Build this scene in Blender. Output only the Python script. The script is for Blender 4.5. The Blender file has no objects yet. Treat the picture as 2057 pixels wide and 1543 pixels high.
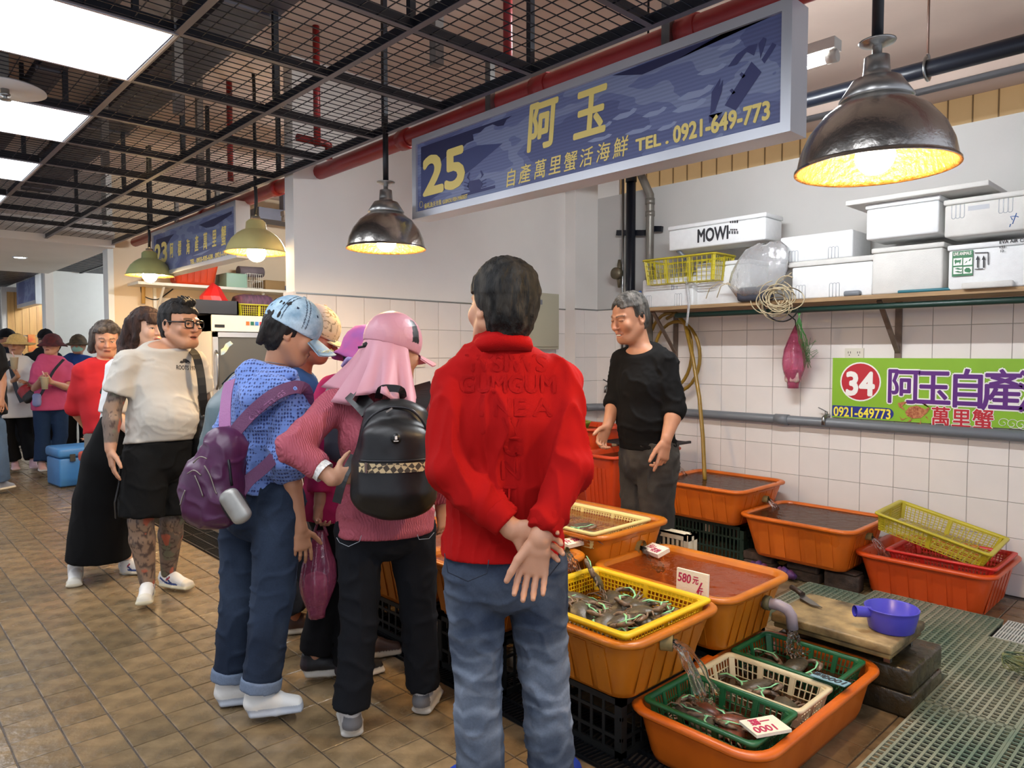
import bpy, bmesh, math, random
import numpy as np
from mathutils import Vector, Matrix
random.seed(7); rng=np.random.default_rng(7)
SC=bpy.context.scene; COL=SC.collection
# ------------------------------------------------------------------ camera
F=1430.0; H=1.42; CX=1028.5; CY=771.5
YAW=math.radians(43.2); PIT=math.atan(61.5/F)
fh=np.array([math.sin(YAW),math.cos(YAW),0]); RT=np.array([math.cos(YAW),-math.sin(YAW),0]); ZZ=np.array([0,0,1.])
FW=fh*math.cos(PIT)-ZZ*math.sin(PIT); UP=ZZ*math.cos(PIT)+fh*math.sin(PIT); CAM=np.array([0,0,H])
cd=bpy.data.cameras.new('camera'); co=bpy.data.objects.new('camera',cd); COL.objects.link(co)
cd.sensor_width=36; cd.lens=36*F/2057; cd.clip_start=.05; cd.clip_end=60
co.matrix_world=Matrix(((RT[0],UP[0],-FW[0],0),(RT[1],UP[1],-FW[1],0),(RT[2],UP[2],-FW[2],H),(0,0,0,1)))
SC.camera=co
# ------------------------------------------------------------------ world, exposure
SC.view_settings.view_transform='Standard'; SC.view_settings.look='None'; SC.view_settings.gamma=1
SC.view_settings.use_curve_mapping=False; SC.view_settings.exposure=0.35
W=bpy.data.worlds.new('world'); SC.world=W; W.use_nodes=True
W.node_tree.nodes['Background'].inputs[0].default_value=(.80,.86,1,1); W.node_tree.nodes['Background'].inputs[1].default_value=.75
PANEL_E=7.2; BULB_E=330.0; TUBE_E=250.0

# ------------------------------------------------------------------ measuring helpers (photo pixel + known plane -> place in the hall)
def ray(u,v): return FW+RT*(u-CX)/F-UP*(v-CY)/F
def gnd(u,v,z=0.): r=ray(u,v); return CAM+r*(z-H)/r[2]
def onx(u,v,X): r=ray(u,v); return CAM+r*X/r[0]
def ony(u,v,Y): r=ray(u,v); return CAM+r*Y/r[1]
def pix(u,v,d): return CAM+ray(u,v)*d
def prj(p):
    q=np.asarray(p,float)-CAM; d=q@FW; return CX+F*(q@RT)/d, CY-F*(q@UP)/d, d
A3=lambda *a: np.array(a,float)
def nrm(v): v=np.asarray(v,float); return v/(np.linalg.norm(v)+1e-12)

# ------------------------------------------------------------------ materials
def hx(s):
    s=s.lstrip('#'); c=[int(s[i:i+2],16)/255 for i in (0,2,4)]
    return tuple(x/12.92 if x<=.04045 else ((x+.055)/1.055)**2.4 for x in c)
def C4(c): return (hx(c) if isinstance(c,str) else tuple(c))+(1,) if not (not isinstance(c,str) and len(c)==4) else tuple(c)
MATS={}; ORG={}
def mat(name,col='#888888',rough=.5,metal=0.,var=0.,vscale=8.,bump=0.,bscale=40.,col2=None,attr=None,emit=None,estr=0.,
        trans=0.,alpha=1.,coat=0.,spec=.5,stretch=None,rnd=0.,sheen=0.,detail=4.,rvar=0.,sss=0.,bdist=.01,wave=None):
    if name in MATS: return MATS[name]
    m=bpy.data.materials.new(name); m.use_nodes=True; MATS[name]=m
    nt=m.node_tree; N=nt.nodes; L=nt.links; b=N['Principled BSDF']
    def S(k,v):
        if k in b.inputs: b.inputs[k].default_value=v
    S('Base Color',C4(col)); S('Roughness',rough); S('Metallic',metal); S('Specular IOR Level',spec)
    S('Transmission Weight',trans); S('Alpha',alpha); S('Coat Weight',coat); S('Coat Roughness',.15); S('Sheen Weight',sheen)
    if sss: S('Subsurface Weight',sss); S('Subsurface Radius',(.02,.008,.004)); S('Subsurface Scale',.3)
    if emit is not None: S('Emission Color',C4(emit)); S('Emission Strength',estr)
    tc=N.new('ShaderNodeTexCoord'); vec=tc.outputs['Object']
    if stretch:
        mp=N.new('ShaderNodeMapping'); mp.inputs['Scale'].default_value=stretch; L.new(vec,mp.inputs[0]); vec=mp.outputs[0]
    src=None
    if attr:
        at=N.new('ShaderNodeAttribute'); at.attribute_name=attr; src=at.outputs['Color']
    if var or col2:
        nz=N.new('ShaderNodeTexNoise'); nz.inputs['Scale'].default_value=vscale; nz.inputs['Detail'].default_value=detail
        L.new(vec,nz.inputs['Vector'])
        rp=N.new('ShaderNodeMapRange'); rp.inputs[1].default_value=.3; rp.inputs[2].default_value=.7
        L.new(nz.outputs['Fac'],rp.inputs[0])
        if col2:
            mx=N.new('ShaderNodeMix'); mx.data_type='RGBA'; L.new(rp.outputs[0],mx.inputs[0])
            if src: L.new(src,mx.inputs[6])
            else: mx.inputs[6].default_value=C4(col)
            mx.inputs[7].default_value=C4(col2); src=mx.outputs[2]
        if var:
            r2=N.new('ShaderNodeMapRange'); r2.inputs[3].default_value=1-var; r2.inputs[4].default_value=1+var; L.new(rp.outputs[0],r2.inputs[0])
            hs=N.new('ShaderNodeHueSaturation'); L.new(r2.outputs[0],hs.inputs['Value'])
            if src: L.new(src,hs.inputs['Color'])
            else: hs.inputs['Color'].default_value=C4(col)
            src=hs.outputs[0]
        if rvar:
            r3=N.new('ShaderNodeMapRange'); r3.inputs[3].default_value=max(rough-rvar,.02); r3.inputs[4].default_value=rough+rvar; L.new(rp.outputs[0],r3.inputs[0]); L.new(r3.outputs[0],b.inputs['Roughness'])
    if rnd:
        oi=N.new('ShaderNodeObjectInfo'); r2=N.new('ShaderNodeMapRange'); r2.inputs[3].default_value=1-rnd; r2.inputs[4].default_value=1+rnd
        L.new(oi.outputs['Random'],r2.inputs[0]); hs=N.new('ShaderNodeHueSaturation'); L.new(r2.outputs[0],hs.inputs['Value'])
        if src: L.new(src,hs.inputs['Color'])
        else: hs.inputs['Color'].default_value=C4(col)
        src=hs.outputs[0]
    if src: L.new(src,b.inputs['Base Color'])
    if bump:
        if wave:
            nb=N.new('ShaderNodeTexWave'); nb.inputs['Scale'].default_value=bscale; nb.inputs['Distortion'].default_value=wave[1]; nb.bands_direction=wave[0]
        else:
            nb=N.new('ShaderNodeTexNoise'); nb.inputs['Scale'].default_value=bscale; nb.inputs['Detail'].default_value=5
        L.new(vec,nb.inputs['Vector']); bp=N.new('ShaderNodeBump'); bp.inputs['Strength'].default_value=bump; bp.inputs['Distance'].default_value=bdist
        L.new(nb.outputs['Fac'],bp.inputs['Height']); L.new(bp.outputs[0],b.inputs['Normal'])
    return m
def emat(name,col,s):
    m=bpy.data.materials.new(name); m.use_nodes=True; nt=m.node_tree; nt.nodes.clear()
    e=nt.nodes.new('ShaderNodeEmission'); e.inputs[0].default_value=C4(col); e.inputs[1].default_value=s
    o=nt.nodes.new('ShaderNodeOutputMaterial'); nt.links.new(e.outputs[0],o.inputs[0]); return m
def clearmat(name,tint,gloss_rough=.05,fac=.12,bump=.3,bscale=30,opac=None,ior=1.33):
    """tinted see-through sheet with mirror-like sheen (water, film)"""
    m=bpy.data.materials.new(name); m.use_nodes=True; nt=m.node_tree; N=nt.nodes; L=nt.links; N.clear()
    t=N.new('ShaderNodeBsdfTransparent'); t.inputs[0].default_value=C4(tint)
    g=N.new('ShaderNodeBsdfGlossy'); g.inputs['Roughness'].default_value=gloss_rough
    fr=N.new('ShaderNodeFresnel'); fr.inputs[0].default_value=ior
    tc=N.new('ShaderNodeTexCoord'); nz=N.new('ShaderNodeTexNoise'); nz.inputs['Scale'].default_value=bscale; nz.inputs['Detail'].default_value=3
    L.new(tc.outputs['Object'],nz.inputs['Vector']); bp=N.new('ShaderNodeBump'); bp.inputs['Strength'].default_value=bump; bp.inputs['Distance'].default_value=.01
    L.new(nz.outputs['Fac'],bp.inputs['Height']); L.new(bp.outputs[0],g.inputs['Normal']); L.new(bp.outputs[0],fr.inputs['Normal'])
    ad=N.new('ShaderNodeMath'); ad.operation='ADD'; ad.inputs[1].default_value=fac; ad.use_clamp=True; L.new(fr.outputs[0],ad.inputs[0])
    mx=N.new('ShaderNodeMixShader'); L.new(ad.outputs[0],mx.inputs[0]); L.new(t.outputs[0],mx.inputs[1]); L.new(g.outputs[0],mx.inputs[2])
    last=mx.outputs[0]
    if opac:
        d=N.new('ShaderNodeBsdfDiffuse'); d.inputs[0].default_value=C4(opac[0]); m2=N.new('ShaderNodeMixShader'); m2.inputs[0].default_value=opac[1]
        L.new(last,m2.inputs[1]); L.new(d.outputs[0],m2.inputs[2]); last=m2.outputs[0]
    o=N.new('ShaderNodeOutputMaterial'); L.new(last,o.inputs[0]); return m

# ------------------------------------------------------------------ mesh building
def mesh_np(name,V,Fq,smooth=True,cols=None,midx=None,mats=()):
    me=bpy.data.meshes.new(name)
    me.from_pydata(V if isinstance(V,list) else V.tolist(),[],Fq if isinstance(Fq,list) else Fq.tolist())
    for m in mats: me.materials.append(m)
    if midx is not None: me.polygons.foreach_set('material_index',np.asarray(midx,np.int32))
    if smooth is True: me.polygons.foreach_set('use_smooth',np.ones(len(me.polygons),bool))
    elif smooth is not False and smooth is not None: me.polygons.foreach_set('use_smooth',np.asarray(smooth,bool))
    if cols is not None:
        a=me.color_attributes.new('Col','FLOAT_COLOR','POINT'); c=np.ones((len(V),4),np.float32); c[:,:3]=cols; a.data.foreach_set('color',c.ravel())
    me.update(); return me
def put(name,me,parent=None,loc=None):
    o=bpy.data.objects.new(name,me); COL.objects.link(o)
    if parent is not None:
        o.parent=parent
        o.matrix_parent_inverse=Matrix.Translation(-Vector(ORG.get(parent.name,(0,0,0))))
    if loc is not None: o.location=loc
    return o
def tag(o,label=None,cat=None,group=None,kind=None):
    if label: o['label']=label
    if cat: o['category']=cat
    if group: o['group']=group
    if kind: o['kind']=kind
    return o
def thing(name,label,cat,loc=(0,0,0),group=None,kind=None):
    o=bpy.data.objects.new(name,None); COL.objects.link(o); o.location=loc; o.empty_display_size=.1
    ORG[o.name]=tuple(float(x) for x in loc)
    return tag(o,label,cat,group,kind)
def copy_tree(o,parent=None):
    c=o.copy(); COL.objects.link(c)
    if parent is not None: c.parent=parent
    for ch in list(KIDS(o)): copy_tree(ch,c)
    return c
def KIDS(o): return [x for x in o.children]
class MB:
    def __init__(s): s.v=[]; s.f=[]; s.s=[]; s.m=[]; s.mi=0
    def add(s,vs,fs,smooth=False):
        b=len(s.v); s.v+= [tuple(map(float,p)) for p in vs]; s.f+=[tuple(i+b for i in f) for f in fs]; s.s+=[smooth]*len(fs); s.m+=[s.mi]*len(fs); return s
    def box(s,lo,hi):
        x0,y0,z0=lo; x1,y1,z1=hi
        return s.add([(x0,y0,z0),(x1,y0,z0),(x1,y1,z0),(x0,y1,z0),(x0,y0,z1),(x1,y0,z1),(x1,y1,z1),(x0,y1,z1)],
              [(0,3,2,1),(4,5,6,7),(0,1,5,4),(1,2,6,5),(2,3,7,6),(3,0,4,7)])
    def obox(s,c,ax,ay,az):
        c=np.asarray(c,float); ax,ay,az=map(lambda q:np.asarray(q,float),(ax,ay,az))
        vs=[c+i*ax+j*ay+k*az for k in (-1,1) for i,j in ((-1,-1),(1,-1),(1,1),(-1,1))]
        return s.add(vs,[(0,3,2,1),(4,5,6,7),(0,1,5,4),(1,2,6,5),(2,3,7,6),(3,0,4,7)])
    def bbox(s,lo,hi,r=.01,seg=2):
        bm=bmesh.new(); bmesh.ops.create_cube(bm,size=1)
        lo=np.asarray(lo,float); hi=np.asarray(hi,float)
        for v in bm.verts: v.co=Vector(((lo+hi)/2+np.array(v.co)*(hi-lo)))
        bmesh.ops.bevel(bm,geom=list(bm.edges),offset=r,segments=seg,profile=.5,affect='EDGES')
        bm.verts.index_update(); s.add([v.co[:] for v in bm.verts],[[v.index for v in f.verts] for f in bm.faces],True); bm.free(); return s
    def tube(s,pts,r,n=8,closed=False,cap=True,flat=None):
        P=[np.asarray(p,float) for p in pts]; m=len(P); rs=r if hasattr(r,'__len__') else [r]*m
        t0=nrm(P[1]-P[0]); ref=A3(0,0,1) if abs(t0[2])<.9 else A3(1,0,0)
        u=nrm(np.cross(t0,ref)); vs=[]
        for i in range(m):
            if closed: t=nrm(P[(i+1)%m]-P[i-1])
            else: t=nrm(P[min(i+1,m-1)]-P[max(i-1,0)])
            u=nrm(u-t*(u@t)); w=np.cross(t,u)
            fa,fb=(1,1) if flat is None else flat
            for k in range(n):
                a=2*math.pi*k/n; vs.append(P[i]+rs[i]*(fa*math.cos(a)*u+fb*math.sin(a)*w))
        fs=[]; R=m if closed else m-1
        for i in range(R):
            j=(i+1)%m
            for k in range(n): fs.append((i*n+k,i*n+(k+1)%n,j*n+(k+1)%n,j*n+k))
        s.add(vs,fs,True)
        if cap and not closed:
            b=len(s.v)-len(vs); s.f.append(tuple(b+k for k in reversed(range(n)))); s.f.append(tuple(b+(m-1)*n+k for k in range(n))); s.s+=[False,False]; s.m+=[s.mi]*2
        return s
    def bar(s,a,b,w,h=None,up=(0,0,1)):
        a=np.asarray(a,float); b=np.asarray(b,float); h=h or w; d=(b-a)/2; t=nrm(d); x=np.cross(t,np.asarray(up,float))
        if np.linalg.norm(x)<1e-3: x=np.cross(t,A3(1,0,0))
        x=nrm(x); y=np.cross(x,t); return s.obox((a+b)/2,d,x*w/2,y*h/2)
    def lathe(s,prof,c=(0,0,0),n=32,smooth=True):
        vs=[]; c=np.asarray(c,float)
        for r,z in prof:
            for k in range(n):
                a=2*math.pi*k/n; vs.append(c+A3(r*math.cos(a),r*math.sin(a),z))
        fs=[(i*n+k,i*n+(k+1)%n,(i+1)*n+(k+1)%n,(i+1)*n+k) for i in range(len(prof)-1) for k in range(n)]
        return s.add(vs,fs,smooth)
    def prism(s,poly,c,ax,ay,az):
        """flat polygon (2d points) laid on axes ax, ay at c, thickened along az"""
        c,ax,ay,az=[np.asarray(q,float) for q in (c,ax,ay,az)]; n=len(poly)
        vs=[c+x*ax+y*ay for x,y in poly]+[c+x*ax+y*ay+az for x,y in poly]
        return s.add(vs,[tuple(reversed(range(n))),tuple(range(n,2*n))]+[(i,(i+1)%n,n+(i+1)%n,n+i) for i in range(n)])
    def rings(s,R,cap0=False,cap1=False,smooth=True):
        n=len(R[0]); vs=[p for r in R for p in r]
        fs=[(i*n+k,i*n+(k+1)%n,(i+1)*n+(k+1)%n,(i+1)*n+k) for i in range(len(R)-1) for k in range(n)]
        if cap0: fs.append(tuple(reversed(range(n))))
        if cap1: fs.append(tuple((len(R)-1)*n+k for k in range(n)))
        return s.add(vs,fs,smooth)
    def mesh(s,name,mats,smooth=None):
        if not isinstance(mats,(list,tuple)): mats=[mats]
        return mesh_np(name,s.v,s.f,s.s if smooth is None else smooth,None,s.m,mats)
    def build(s,name,mats,parent=None,smooth=None,loc=None): return put(name,s.mesh(name,mats,smooth),parent,loc)
def struct(name,mb,m,parent=None):
    o=mb.build(name,m,parent); 
    if parent is None: o['kind']='structure'
    return o
def rrect(hx_,hy,r,n=4,z=0.,c=(0,0)):
    out=[]
    for q,(sx,sy) in enumerate(((1,1),(-1,1),(-1,-1),(1,-1))):
        for k in range(n+1):
            a=math.pi/2*(q+k/n); out.append((c[0]+sx*(hx_-r)+r*math.cos(a),c[1]+sy*(hy-r)+r*math.sin(a),z))
    return out
def text(name,body,size,m,org,xa,ya,parent=None,bold=0.,align='LEFT',depth=.001,sx=1.,shear=0.,space=1.):
    c=bpy.data.curves.new(name,'FONT'); c.body=body; c.size=size; c.align_x=align; c.extrude=depth; c.shear=shear; c.space_character=space; c.resolution_u=3
    tmp=bpy.data.objects.new('tmp',c); COL.objects.link(tmp)
    me=bpy.data.meshes.new_from_object(tmp); bpy.data.objects.remove(tmp); bpy.data.curves.remove(c)
    xa=nrm(xa); ya=nrm(ya); za=np.cross(xa,ya); org=np.asarray(org,float)
    n=len(me.vertices); co_=np.zeros(n*3); me.vertices.foreach_get('co',co_); co_=co_.reshape(-1,3)
    w=org+co_[:,:1]*sx*xa+co_[:,1:2]*ya+co_[:,2:3]*za
    if bold>0:      # heavier strokes: the outline repeated a stroke width around
        fs=[tuple(p.vertices) for p in me.polygons]; W_=[];F_=[]
        for k in range(9):
            a=2*math.pi*k/8; o=(xa*math.cos(a)+ya*math.sin(a))*bold*(k<8)-za*(.00004*(8-k)); F_+=[tuple(i+n*k for i in f) for f in fs]; W_.append(w+o)
        bpy.data.meshes.remove(me); me=mesh_np(name,np.concatenate(W_),F_,False)
    else: me.vertices.foreach_set('co',w.ravel())
    me.materials.clear(); me.materials.append(m); me.update(); me.name=name
    return put(name,me,parent)
# ================================================================== THE HALL
XB=4.96; YP=4.28; XS=2.2; ZC=2.55; GR=.59; TP=.209
m_grout=mat('floor grout','#4b4036',.5,bump=.4,bscale=60)
m_tile=mat('floor tile wet','#9a8260',.22,col2='#66553c',vscale=9,detail=9,bump=.55,bscale=26,rnd=.13,rvar=.12,bdist=.006)
m_wtile=mat('wall tile','#e4ddd7',.28,var=.04,vscale=3,rnd=.025,bump=.08,bscale=5)
m_wgrout=mat('wall grout','#a39d97',.8)
m_paint=mat('wall paint','#e4e0da',.75,var=.03,vscale=2.5,bump=.06,bscale=60)
m_paint2=mat('cool white paint','#d6d9d6',.75,var=.02)
m_slab=mat('concrete ceiling','#c3afa2',.9,var=.10,vscale=1.6,bump=.1,bscale=8)
m_black=mat('black steel','#0f131d',.42,var=.12)
m_flange=mat('grey steel flange','#66636a',.45,metal=.3)
m_duct=mat('dark duct steel','#4a4850',.5,metal=.3,var=.1)
m_red=mat('red pipe paint','#8e1d1c',.4,var=.1)
m_alu=mat('brushed aluminium','#cfd2d8',.38,metal=.6,var=.06,vscale=3)
m_steel=mat('stainless steel','#9a9a98',.3,metal=1.)
m_gpipe=mat('grey pvc pipe','#6f7378',.4)
m_bpipe=mat('black pipe','#10151f',.35)
m_dark=mat('blackened','#0c0c0c',.6)

# ---- floor: grout bed, 300 nearest tiles one by one, the rest as one piece
mb=MB(); mb.box((-3.2,-1.2,-.06),(5.2,17,-.004)); fl=struct('floor',mb,m_grout)
PX=.1605; PY=.165; X0=.399; Y0=2.604
def tile_mesh(name,w,h,t,m,e=.0025):
    q=MB(); a=w/2;b=h/2
    R=[[(-a,-b,-t),(a,-b,-t),(a,b,-t),(-a,b,-t)],[(-a,-b,-e),(a,-b,-e),(a,b,-e),(-a,b,-e)],[(-a+e,-b+e,0),(a-e,-b+e,0),(a-e,b-e,0),(-a+e,b-e,0)]]
    q.rings(R,False,True,False); return q.mesh(name,m)
tm=tile_mesh('floor_tile',PX-.005,PY-.005,.006,m_tile)
cells=[]
for i in range(-24,31):
    for j in range(-22,86):
        x=X0+PX*(i+.5); y=Y0+PY*(j+.5)
        if x>4.95 or x<-3: continue
        if 1.845<x<2.12: continue
        u,v,d=prj((x,y,0)); vis= d>.5 and -60<u<2110 and 700<v<1600
        # tiles that stay clear of the tubs and grates standing on them are the ones that show
        hid = x>2.1 and not (x>4.3 and y<1.0 or 2.3<x<3.3 and y<1.02)
        cells.append(((0 if not vis or hid else 1/max(d,.1)**2),x,y))
cells.sort(reverse=True)
for s_,x,y in cells[:300]:
    o=put('floor_tile',tm,fl,(x,y,random.uniform(-.0006,.0006))); o.rotation_euler=(random.gauss(0,.004),random.gauss(0,.004),0)
mb=MB()
a=(PX-.005)/2;b=(PY-.005)/2;e=.0025
for s_,x,y in cells[300:]:
    z=random.uniform(-.0006,.0006)
    mb.rings([[(x-a,y-b,-.006),(x+a,y-b,-.006),(x+a,y+b,-.006),(x-a,y+b,-.006)],[(x-a,y-b,z-e),(x+a,y-b,z-e),(x+a,y+b,z-e),(x-a,y+b,z-e)],[(x-a+e,y-b+e,z),(x+a-e,y-b+e,z),(x+a-e,y+b-e,z),(x-a+e,y+b-e,z)]],False,True,False)
o=mb.build('floor_tiling',m_tile,fl); o['kind']='stuff'

# ---- black drain channel grate along the stall front
m_drain=mat('drain grate','#23262b',.32,metal=.6)
mb=MB(); mb.box((1.845,-.6,-.05),(2.12,8.2,-.012)); mb.mi=1
for y0 in np.arange(.2,8.2,.5):
    y1=y0+.494
    for x in (1.852,1.94,2.03,2.112): mb.bar((x,y0,.0),(x,y1,.0),.008,.02)
    for y in (y0+.003,y1-.003): mb.bar((1.85,y,0),(2.115,y,0),.006,.02)
    if y0<6.5:
        for y in np.arange(y0+.02,y1-.01,.02):
            for k,(xa,xb) in enumerate(((1.852,1.94),(1.94,2.03),(2.03,2.112))):
                sl=.014*(1 if k%2 else -1); mb.bar((xa,y-sl/2,.004),(xb,y+sl/2,.004),.0045,.008)
o=mb.build('drain_grate',[m_dark,m_drain]); tag(o,'black steel drain grate set in the floor along the front of the stall','drain grate')

# ---- tiled walls
def tiled_wall(name,lo,hi,org,ua,na,us,zs,paint=m_paint,upper=None):
    """wall box plus tiles: org corner, ua along, na outward normal, us list of tile start distances, zs rows"""
    w=MB(); w.box(lo,hi)
    o=struct(name,w,paint)
    g=MB(); org=np.asarray(org,float); ua=np.asarray(ua,float); na=np.asarray(na,float)
    a=org+ua*us[0][0]+na*.001; b=org+ua*us[-1][1]; zt=zs[-1][1]
    g.obox((a+b)/2+A3(0,0,zt/2)+na*.0005,ua*(us[-1][1]-us[0][0])/2,na*.0015,A3(0,0,zt/2))
    g.build('grout_bed',m_wgrout,o)
    cache={}
    for (u0,u1) in us:
        for (z0,z1) in zs:
            key=(round(u1-u0,3),round(z1-z0,3))
            if key not in cache: cache[key]=tile_mesh('wall_tile',key[0]-.003,key[1]-.003,.006,m_wtile,.0015)
            t=put('wall_tile',cache[key],o)
            c=org+ua*(u0+u1)/2+na*.007+A3(0,0,(z0+z1)/2)
            t.matrix_local=Matrix(((ua[0],0,na[0],c[0]),(ua[1],0,na[1],c[1]),(ua[2],1,na[2],c[2]),(0,0,0,1))); t.matrix_parent_inverse=Matrix.Identity(4)
    return o
zrows=[(max(1.803-TP*(k+1),0.),1.803-TP*k) for k in range(9)][::-1]
# back wall: along -Y from the corner pillar
ys=[(s,s+.2085) for s in np.arange(4.16-2.489-.2085*8,4.3,.2085)]
ys=[(max(0.,a),b) for a,b in ys if b>.05]
tiled_wall('wall_back',(XB,-1.2,0),(XB+.15,17,2.8),(XB,4.16,0),(0,-1,0),(-1,0,0),ys,zrows,mat('grey wall paint','#bfbdb9',.75,var=.03,vscale=2.5,bump=.06,bscale=60))
mb=MB(); mb.box((XB-.009,-.2,1.803),(XB,4.16,1.812)); struct('trim_1',mb,m_steel)
# partition between the stalls
xs=[(s,s+.2125) for s in np.arange(.08,2.6,.2125)]; xs=[(0.0,.08)]+[(a,min(b,2.56)) for a,b in xs if a<2.5]
tiled_wall('wall_partition',(2.115,YP,0),(4.96,YP+.12,3.3),(2.115,YP,0),(1,0,0),(0,-1,0),xs,zrows)
mb=MB(); mb.box((2.115,YP-.01,1.803),(4.68,YP,1.812)); struct('trim_2',mb,m_steel)
tiled_wall('wall_pillar',(4.66,4.16,0),(XB,YP,3.3),(4.66,4.16,0),(1,0,0),(0,-1,0),[(0.,.12),(.12,.3)],zrows)
mb=MB(); mb.box((4.655,4.15,1.803),(XB,4.16,1.812)); struct('trim_3',mb,m_steel)
mb=MB(); mb.box((4.652,4.15,0),(4.66,YP,1.8)); struct('trim_7',mb,m_wtile)
mb=MB(); mb.box((2.10,YP-.012,0),(2.118,YP+.13,1.815)); struct('trim_4',mb,m_wtile)
# next stall's far partition, and beyond
mb=MB(); mb.box((2.115,8.43,0),(4.96,8.58,3.3)); struct('wall_far_partition',mb,mat('tan paint','#d3bfa3',.8,var=.04,vscale=2))
mb=MB(); mb.box((2.06,8.41,0),(2.115,8.6,3.3)); struct('trim_5',mb,m_paint2)
mb=MB(); mb.box((2.06,11.7,0),(5.2,11.85,2.62)); struct('wall_corridor',mb,m_paint2)
mb=MB(); mb.box((2.06,11.6,0),(2.16,11.7,2.6)); struct('trim_6',mb,m_paint)
mb=MB(); mb.box((-3.2,16.8,0),(5.2,17,3.3)); struct('wall_end',mb,m_paint2)
m_wood=mat('pine panelling','#c89b58',.5,col2='#a97a3f',vscale=3,stretch=(9,9,.6))
mb=MB(); mb.box((1.9,14.1,0),(3.4,14.2,2.5)); wf=struct('wall_stall_front',mb,mat('stall white','#c9c4bd',.7))
mb=MB()
for k in range(6): mb.box((1.97+k*.1,14.08,1.72),(2.066+k*.1,14.1,2.42))
o=mb.build('wood_panelling',m_wood,wf)
mb=MB(); mb.box((1.97,14.07,1.0),(2.57,14.1,1.7)); mb.mi=1
for i in range(8):
    for k in range(6): mb.lathe([(.012,0),(.0,.001)],(0,0,0),6) if 0 else mb.box((2.02+i*.07,14.066,1.1+k*.1),(2.032+i*.07,14.071,1.112+k*.1))
mb.build('pegboard',[m_wood,m_dark],wf)
# ---- the yellow translucent sheeting above the back wall
m_fr=mat('yellowed sheeting','#cdb084',.6,var=.1,vscale=3,emit='#d8b078',estr=.2)  # weak emission stands in for back light through the sheet
m_rib=mat('sheeting seam','#a58a62',.7)
mb=MB(); mb.box((XB+.32,-1.2,2.7),(XB+.34,4.4,3.2)); o=struct('wall_sheeting',mb,m_fr)
for y in np.arange(-.9,4.3,.14):
    q=MB(); q.box((XB+.312,y,2.75),(XB+.32,y+.008,3.2)); q.build('sheeting_seam',m_rib,o)
mb=MB(); mb.box((XB-.05,-1.2,3.06),(XB+.34,4.4,3.14)); struct('beam_back',mb,m_slab)
mb=MB(); mb.tube([(XB-.07,-1.2,3.03),(XB-.07,4.2,3.03)],.022,8); tag(mb.build('conduit',m_gpipe),'grey conduit running level under the beam above the yellow sheeting','conduit')
# ---- slab, ducts
mb=MB(); mb.box((-3.2,-1.2,3.3),(XB+.4,17,3.45)); struct('ceiling_slab',mb,m_slab)
mb=MB(); mb.box((XB+.3,4.16,2.8),(XB+.4,17,3.3)); struct('wall_back_upper',mb,m_paint)
def duct(name,x0,x1,z0,z1,y0,y1,label,m=m_duct):
    q=MB(); q.box((x0,y0,z0),(x1,y1,z1)); q.mi=1
    for y in np.arange(y0+.6,y1,1.2): q.box((x0-.012,y,z0-.012),(x1+.012,y+.03,z1+.01))
    return tag(q.build(name,[m,m_flange]),label,'duct')
duct('air_duct',1.28,1.52,2.98,3.14,-1,8.2,'dark grey steel air duct above the ceiling mesh beside the lamps')
duct('cable_tray',.78,.9,2.9,2.96,-1,8.2,'narrow dark steel cable tray hung above the ceiling mesh')
duct('air_duct',.05,.62,2.85,3.2,-1,8.2,'broad dark steel air duct above the light panels')
# ---- suspended ceiling of black mesh
mb=MB()
xr=[.897-GR*k for k in range(0,7)][::-1]+[1.487,2.075]
YA=2.683-GR*6; YZ=8.28
for x in xr:
    mb.mi=1; mb.box((x-.013,YA,ZC-.002),(x+.013,YZ,ZC)); mb.mi=0; mb.box((x-.004,YA,ZC),(x+.004,YZ,ZC+.042))
cl=mb.build('ceiling',[m_black,m_flange]); cl['kind']='structure'
cm=MB()
cm.mi=1; cm.box((.013,-.012,-.0015),(GR-.013,.012,.0)); cm.mi=0; cm.box((.013,-.0035,0),(GR-.013,.0035,.04))
cbm=cm.mesh('cross_bar',[m_black,m_flange])
pm=MB()
for k in range(1,8): x=GR*k/8; pm.box((x-.0016,0,.004),(x+.0016,GR,.007))
for k in range(0,12): y=GR*(k+.5)/12; pm.box((0,y-.0016,.001),(GR,y+.0016,.004))
pmm=pm.mesh('mesh_panel',m_black)
m_lp=emat('light panel glow','#f4f8ff',PANEL_E)
lpm=MB(); lpm.box((0,.012,.0),(GR*2,GR-.012,.004)); lpm=lpm.mesh('diffuser',m_lp)
lfm=MB(); lfm.box((-.01,.0,-.004),(GR*2+.004,.012,.03)); lfm.box((-.01,GR-.012,-.004),(GR*2+.004,GR,.03)); lfm.box((GR*2-.008,.0,-.004),(GR*2+.004,GR,.03)); lfm.box((0,.012,.004),(GR*2,GR-.012,.02))
lfm=lfm.mesh('housing',m_alu)
nrow=int(round((YZ-YA)/GR)); pk=0
names=['nearest the front','second along','third along','fourth along','fifth along']
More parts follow.
